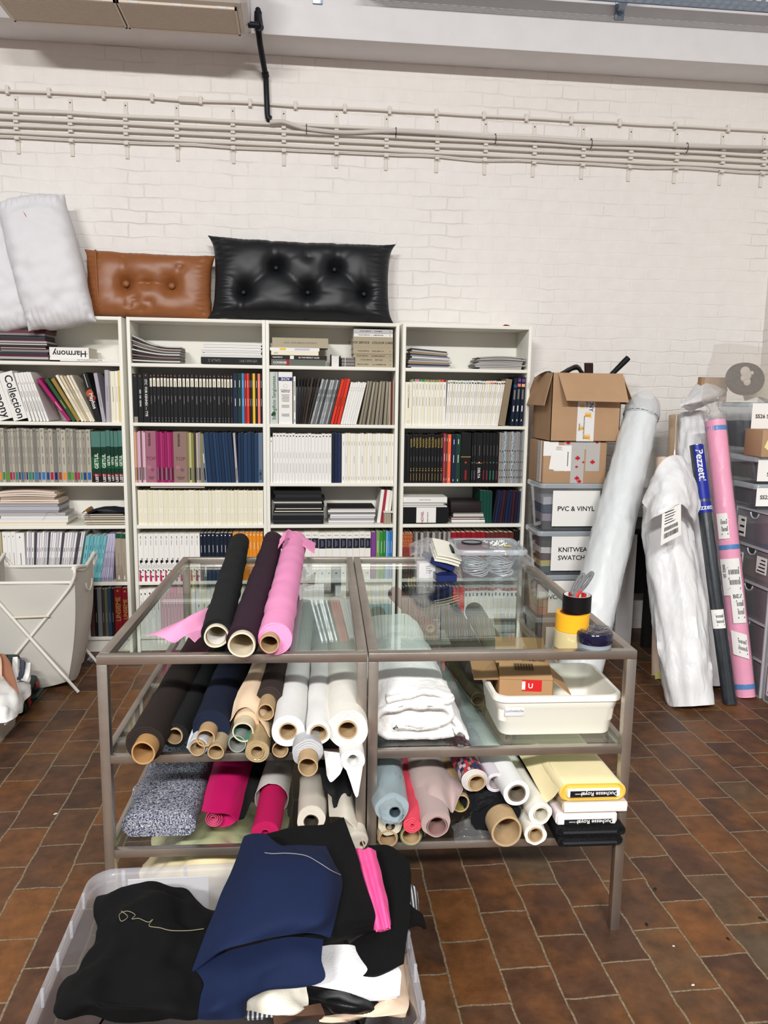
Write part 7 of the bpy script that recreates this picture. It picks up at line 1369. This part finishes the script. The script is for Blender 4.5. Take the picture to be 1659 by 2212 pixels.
MB(CHK).tube(spline([at(x, y, Z=.613-dz) for x, y, dz in ((572, 1842, .0), (590, 1844, -.004), (620, 1843, -.004), (660, 1848, -.003), (690, 1864, -.002), (715, 1880, .015), (736, 1890, .045))], 4), .0009, n=5).build('chalk_line', nv)
HP = fab('cotton_neonpink', (250, 96, 160), .8)
pcloth('fabric', 'neon pink folded cloth between the black folded cloths', [[(762, 1836, .50), (773, 1832, .515), (786, 1836, .51), (797, 1831, .52), (811, 1838, .50)], [(776, 1890, .50), (788, 1888, .52), (800, 1890, .51), (812, 1888, .52), (824, 1890, .50)], [(792, 1950, .49), (804, 1950, .51), (815, 1950, .50), (826, 1948, .51), (836, 1945, .49)], [(806, 2010, .465), (818, 2008, .485), (828, 2008, .475), (838, 2004, .485), (845, 1998, .465)]], HP, 6, 5, .002, 24, 3, .012, group=IB)
pcloth('fabric', 'black wool cloth at the right corner of the clear bin', [[(795, 1826, .455), (840, 1828, .47), (884, 1862, .46)], [(810, 1900, .455), (850, 1895, .475), (888, 1910, .46)], [(815, 1990, .45), (850, 1985, .47), (884, 1985, .455)], [(745, 2050, .44), (810, 2040, .465), (876, 2045, .455)], [(765, 2112, .435), (820, 2104, .445), (872, 2082, .44)]], BW, 7, 8, .004, 10, 9, .008, group=IB)
pcloth('fabric', 'striped scrap hanging over the right rim of the clear bin', [[(862, 1905, .46), (880, 1903, .465), (897, 1918, .445)], [(868, 1940, .455), (888, 1938, .45), (905, 1950, .42)], [(880, 1965, .445), (895, 1968, .43), (906, 1975, .40)]], ST, 5, 5, .003, 24, 3, .002, group=IB)
pcloth('fabric', 'black scrap tail hanging outside the right rim of the clear bin', [[(878, 1945, .452), (895, 1960, .44), (912, 1975, .40)], [(876, 1985, .45), (898, 1988, .43), (918, 1990, .38)], [(885, 2005, .44), (905, 2000, .41), (922, 2006, .37)]], BW, 5, 5, .004, 20, 5, .006, group=IB)
pcloth('fabric', 'white folded cotton below the black wool in the clear bin', [[(690, 2046, .43), (745, 2040, .455), (790, 2050, .44), (840, 2060, .43)], [(688, 2080, .43), (750, 2080, .45), (800, 2090, .445), (864, 2095, .43)], [(660, 2115, .42), (740, 2110, .435), (800, 2120, .435), (866, 2118, .425)], [(664, 2128, .41), (736, 2140, .42), (800, 2156, .425), (862, 2152, .415)]], WF, 6, 6, .004, 16, 3, .01, group=IB)
pcloth('fabric', 'cream cotton scrap below the navy cloth in the clear bin', [[(528, 2150, .41), (580, 2122, .43), (630, 2120, .435), (662, 2130, .42)], [(530, 2165, .415), (585, 2150, .44), (635, 2150, .43), (665, 2155, .415)], [(532, 2182, .40), (600, 2192, .42), (640, 2192, .425), (664, 2172, .41)]], CRF, 6, 6, .007, 16, 4, .005, group=IB)
pcloth('fabric', 'shiny black scrap below the white cotton in the clear bin', [[(655, 2138, .41), (710, 2140, .42), (770, 2150, .42), (820, 2165, .41)], [(660, 2155, .41), (715, 2165, .43), (775, 2175, .43), (828, 2182, .40)], [(690, 2172, .395), (735, 2188, .41), (780, 2192, .405), (820, 2194, .39)]], M('black_satin', (18, 18, 20), .35, bump=.1), 6, 6, .007, 18, 5, .004, group=IB)
pcloth('fabric', 'brown scrap at the front edge of the clear bin', [[(600, 2188, .40), (645, 2178, .42), (690, 2170, .41)], [(590, 2198, .40), (645, 2195, .415), (700, 2195, .40)]], BRF, 6, 8, .006, 16, 6, .02, group=IB)
pcloth('fabric', 'grey striped scrap at the front edge of the clear bin', [[(528, 2172, .40), (560, 2175, .415), (596, 2180, .405)], [(528, 2198, .395), (560, 2198, .405), (590, 2198, .395)]], ST, 6, 6, .006, 18, 7, .01, group=IB)
pcloth('fabric', 'beige cotton along the right front of the clear bin', [[(835, 2060, .37), (858, 2065, .39), (880, 2060, .37)], [(830, 2120, .38), (856, 2125, .405), (884, 2120, .38)], [(770, 2175, .385), (830, 2172, .41), (884, 2165, .385)], [(690, 2198, .385), (790, 2197, .40), (876, 2192, .385)]], BEF, 6, 6, .007, 14, 8, .01, group=IB)
o = MB(PAPER); T = Matrix.Translation(V((.672, -2.962, .27))) @ Matrix.Rotation(-.12, 4, 'X')
o.box((-.098, -.0015, -.02), (.098, .0015, .132), None, T).build('paper_sign', None, 'blank white paper sheet standing at the back of the clear bin', 'paper')
# cream satin heap on the floor behind the bin
SAT = M('cream_satin', (226, 212, 168), .36, var=.04, vs=6, sheen=.1)
g = [[V((.50+.075*i, -2.86+.13*j, .03+.20*math.sin(math.pi*(i+.4)/6.8)*math.sin(math.pi*(j+.5)/7.6)+.035*noise.noise(V((i*.9, j*.9, 3.3))))) for j in range(8)] for i in range(7)]
cloth(g, SAT, 7, 7, .026, 8, 5, .004).build('fabric_heap', None, 'cream satin heap on the floor between clear bin and left table', 'fabric', sharp=75)
# ================================================================ left side: laundry basket, tool cases, basket of cloth
MESH = M('basket_fabric', (196, 192, 184), .85, var=.02, vs=5, bump=.15, bs=300); WTB = M('white_tube', (226, 222, 214), .4)
LB = thing('laundry_basket', 'white fabric laundry basket on crossed white legs before the first bookcase', 'laundry basket', (-.4, -.42, 0))
x0, x1, y0, y1, zt = -.655, -.17, -.655, -.27, .635
rise = lambda s: .05*(abs(s)**2)
def wall(pf, nu=14, nv=12, th=.0015):
    return [[pf(u/nu, v/nv) for u in range(nu+1)] for v in range(nv+1)]
def side(x):
    def f(u, v):
        z = .06+(zt+.0-.06)*v; q = 1-v; bulge = .02*math.sin(math.pi*u)*math.sin(math.pi*v)
        yy = y0+(y1-y0)*u; zz = z+(.05*abs(2*u-1)**2*v if True else 0)-(.05*math.sin(math.pi*u)*(1-v)**2)
        xx = x+(bulge if x > -.4 else -bulge)+(-.07*q*q if x > -.4 else .07*q*q); return V((xx, yy+(.04*q*(1-2*u)), zz))
    return f
def front(y, s):
    def f(u, v):
        z = .05+(zt-.03-.05)*v; q = 1-v; bulge = .025*math.sin(math.pi*u)*math.sin(math.pi*v*.9)
        return V((x0+(x1-x0)*u+(.07*q*q*(1-2*u)), y+s*bulge-s*.04*q, z-.035*math.sin(math.pi*u)*(1-v)))
    return f
for fn, nm in ((side(x0), 'side'), (side(x1), 'side'), (front(y0, -1), 'front'), (front(y1, 1), 'back')):
    MB(MESH).grid(wrinkle(wall(fn), .006, 7, 3, fn=1), None, .0015).build('fabric_'+nm, LB, sharp=80)
MB(MESH).grid(wrinkle([[V((x0+.07+(x1-x0-.14)*u/8, y0+.04+(y1-y0-.08)*v/8, .055-.03*math.sin(math.pi*u/8)*math.sin(math.pi*v/8))) for u in range(9)] for v in range(9)], .006, 8, 4), None, .0015).build('fabric_bottom', LB)
for y in (y0-.022, y1+.022):
    MB(WTB).tube([V((x0-.012, y, zt+.03)), V((x1+.0, y, .012))] if True else [], .0085).build('leg', LB); MB(WTB).tube(spline([V((x1+.008, (y0+y1)/2, zt+.012)), V((x1+.008, y*.92+.08*(y0+y1)/2, zt+.045)), V((x1+.0, y+.004, zt-.01)), V((x1-.08, y+.012, zt-.13)), V((x0, y+.012, .012))], 5), .0085).build('leg', LB)
    MB(M('strap_cream', (214, 206, 186), .7)).tube([V((x0+.16, y, .425)), V((x1-.13, y, .43))], .006, n=8).build('strap', LB)
MB(WTB).tube([V((x0, y0-.005, zt-.03)), V((x1, y0-.005, zt-.03))], .009).build('front_rim', LB); MB(WTB).tube([V((x0, y1+.005, zt-.03)), V((x1, y1+.005, zt-.03))], .009).build('back_rim', LB)
for x in (x0, x1): MB(WTB).tube(spline([V((x, y0-.01, zt+.045)), V((x, (y0+y1)/2, zt-.002)), V((x, y1+.01, zt+.045))], 6), .01).build('side_rim', LB)
m = MB(WTB); m.tube([V((x1+.022, (y0+y1)/2+.06*math.cos(a), zt-.07-.05*abs(math.sin(a)))) for a in [math.pi*k/12 for k in range(13)]], .004, n=6); m.build('handle', LB)
# tool cases
TG = M('case_green', (14, 44, 36), .45, bump=.15, bs=500); TR = M('case_red', (150, 52, 48), .45)
def case(label, x0, x1, y0, y1, z0, z1, rot):
    T = Matrix.Translation(V(((x0+x1)/2, (y0+y1)/2, z0))) @ Matrix.Rotation(rot, 4, 'Z'); w, d, h = (x1-x0)/2, (y1-y0)/2, z1-z0
    t = thing('tool_case', label, 'tool case', T.translation, 'dark green tool cases')
    MB(TG).box((-w, -d, 0), (w, d, h*.52), None, T, .02).box((-w+.02, -d-.004, .03), (-w+.1, -d+.01, h*.4), None, T, .004).build('lower_shell', t)
    MB(TG).box((-w, -d, h*.525), (w, d, h), None, T, .022).box((-w+.05, -d+.04, h-.004), (w-.05, d-.04, h+.006), None, T, .004).build('lid', t)
    for s in (-.6, .6): MB(TR).box((w-.002, d*s-.022, h*.25), (w+.009, d*s+.022, h*.8), None, T, .004).build('latch', t)
    MB(TG).tube([T @ V((w, -.06, h*.5)), T @ V((w+.03, -.055, h*.5)), T @ V((w+.03, .055, h*.5)), T @ V((w, .06, h*.5))], .011).build('handle', t)
case('dark green tool case with red latches lying lower on the floor', -.80, -.355, -.955, -.70, .0, .125, .05)
case('dark green tool case on top of the lower one, beside the laundry basket', -.86, -.44, -.93, -.70, .1335, .245, -.04)
# low basket of cloth at the left edge
bk3 = tub('cloth_basket', 'pale plastic basket of cloth at the left edge', 'basket', Matrix.Translation(V((-.57, -1.18, 0))), [(.40, .34, .005, .05), (.45, .38, .215, .06), (.47, .40, .22, .06), (.47, .40, .205, .06), (.455, .385, .205, .06), (.41, .35, 0, .05)], M('basket_plastic', (198, 190, 180), .5))
def wl(name, label, rows, mat, **k): return pcloth(name, label, rows, mat, **k)
wl('fabric', 'crumpled white cloth heaped in the basket at the left edge', [[(-40, 1478, .24), (0, 1475, .26), (35, 1478, .27), (60, 1470, .25)], [(-40, 1500, .27), (5, 1498, .29), (38, 1490, .28), (66, 1485, .24)], [(-40, 1530, .25), (0, 1530, .27), (30, 1520, .26), (60, 1505, .22)], [(-40, 1560, .21), (0, 1562, .22), (25, 1555, .22), (45, 1535, .2)]], F['white'], amp=.012, sc=16, th=.03)
wl('leather_piece', 'tan brown leather piece slanting over the white cloth at the left', [[(0, 1412, .40), (10, 1414, .405), (22, 1432, .39)], [(2, 1450, .36), (16, 1452, .36), (32, 1468, .345)], [(20, 1480, .31), (30, 1488, .315), (40, 1500, .305)]], M('tan_leather_piece', (156, 108, 84), .5), amp=.002, th=.004, cat='leather')
wl('leather_piece', 'pale pinkish leather piece at the left edge of the picture', [[(-20, 1405, .40), (-4, 1410, .41), (2, 1425, .40)], [(-20, 1460, .35), (-2, 1460, .36), (5, 1468, .35)]], M('pink_leather_piece', (224, 190, 166), .5), amp=.002, th=.004, cat='leather')
for k, (nm, mt) in enumerate((('white folded cloth end', F['white']), ('slate folded cloth between white ones', fab('fabric_slate', (74, 78, 92))), ('white folded cloth, rightmost of the small stack', F['white']))):
    x = 30+9*k; wl('folded_cloth', nm+' standing up in the basket at the left', [[(x-2+5*k, 1420+6*k, .37-.02*k), (x+8+5*k, 1419+6*k, .375-.02*k)], [(x-4+3*k, 1445+4*k, .34-.01*k), (x+8+4*k, 1446+4*k, .34-.01*k)], [(x-2, 1466+2*k, .29), (x+10, 1468+2*k, .29)]], mt, amp=.003, th=.02)
MB(M('dark_red_board', (74, 22, 24), .4)).box((-.86, -.80, .247), (-.688, -.77, .50), None, None, .004).build('dark_red_box', None, 'dark red box standing on the tool case at the left edge', 'box') if False else None
MB(M('dark_red_board', (74, 22, 24), .4)).box((-.95, -.675, .0), (-.70, -.66, .42), bev=.004).build('board', None, 'dark red board standing between laundry basket and tool cases', 'board')
# crumpled foil on the floor and floor specks
fo = at(200, 1424, Z=.02)
m = MB(M('foil', (150, 152, 160), .25, .8)); m.grid([[fo+V((.03*math.cos(t*.524)*math.sin(p*.5236), .03*math.sin(t*.524)*math.sin(p*.5236), .022*math.cos(p*.5236)))*(1+.5*noise.noise(V((t*1.3, p*1.7, 0)))) for t in range(12)] for p in range(1, 6)], None, closed=True)
m.build('crumpled_foil', None, 'crumpled silver foil on the floor by the left table leg', 'foil')
SP = M('speck_white', (216, 210, 200), .8); SD = M('speck_dark', (40, 34, 32), .6)
for k, (px, py, s, mt, lb) in enumerate(((1415, 1920, .007, SD, 'dark flake on the floor right of the table leg'), (1397, 1997, .007, SD, 'second dark flake on the floor below the first'), (1573, 2028, .006, SD, 'dark flake on the floor near the right edge'), (1645, 1984, .008, SD, 'dark scrap on the floor at the right edge'), (1455, 2044, .003, SP, 'white speck on the greenish paver'), (1497, 2128, .004, SP, 'tiny white chip on the lower right pavers'), (120, 1758, .006, SP, 'pale lilac scrap on the left pavers'))):
    p = at(px, py, Z=.001); MB(mt).lathe([(0, .002), (s*.6, .0025), (s, .0)], p, (0, 0, 1), None, 9, lambda th, tt: 1+.4*math.sin(2*th+k)).build('floor_flake', None, lb, 'flake')
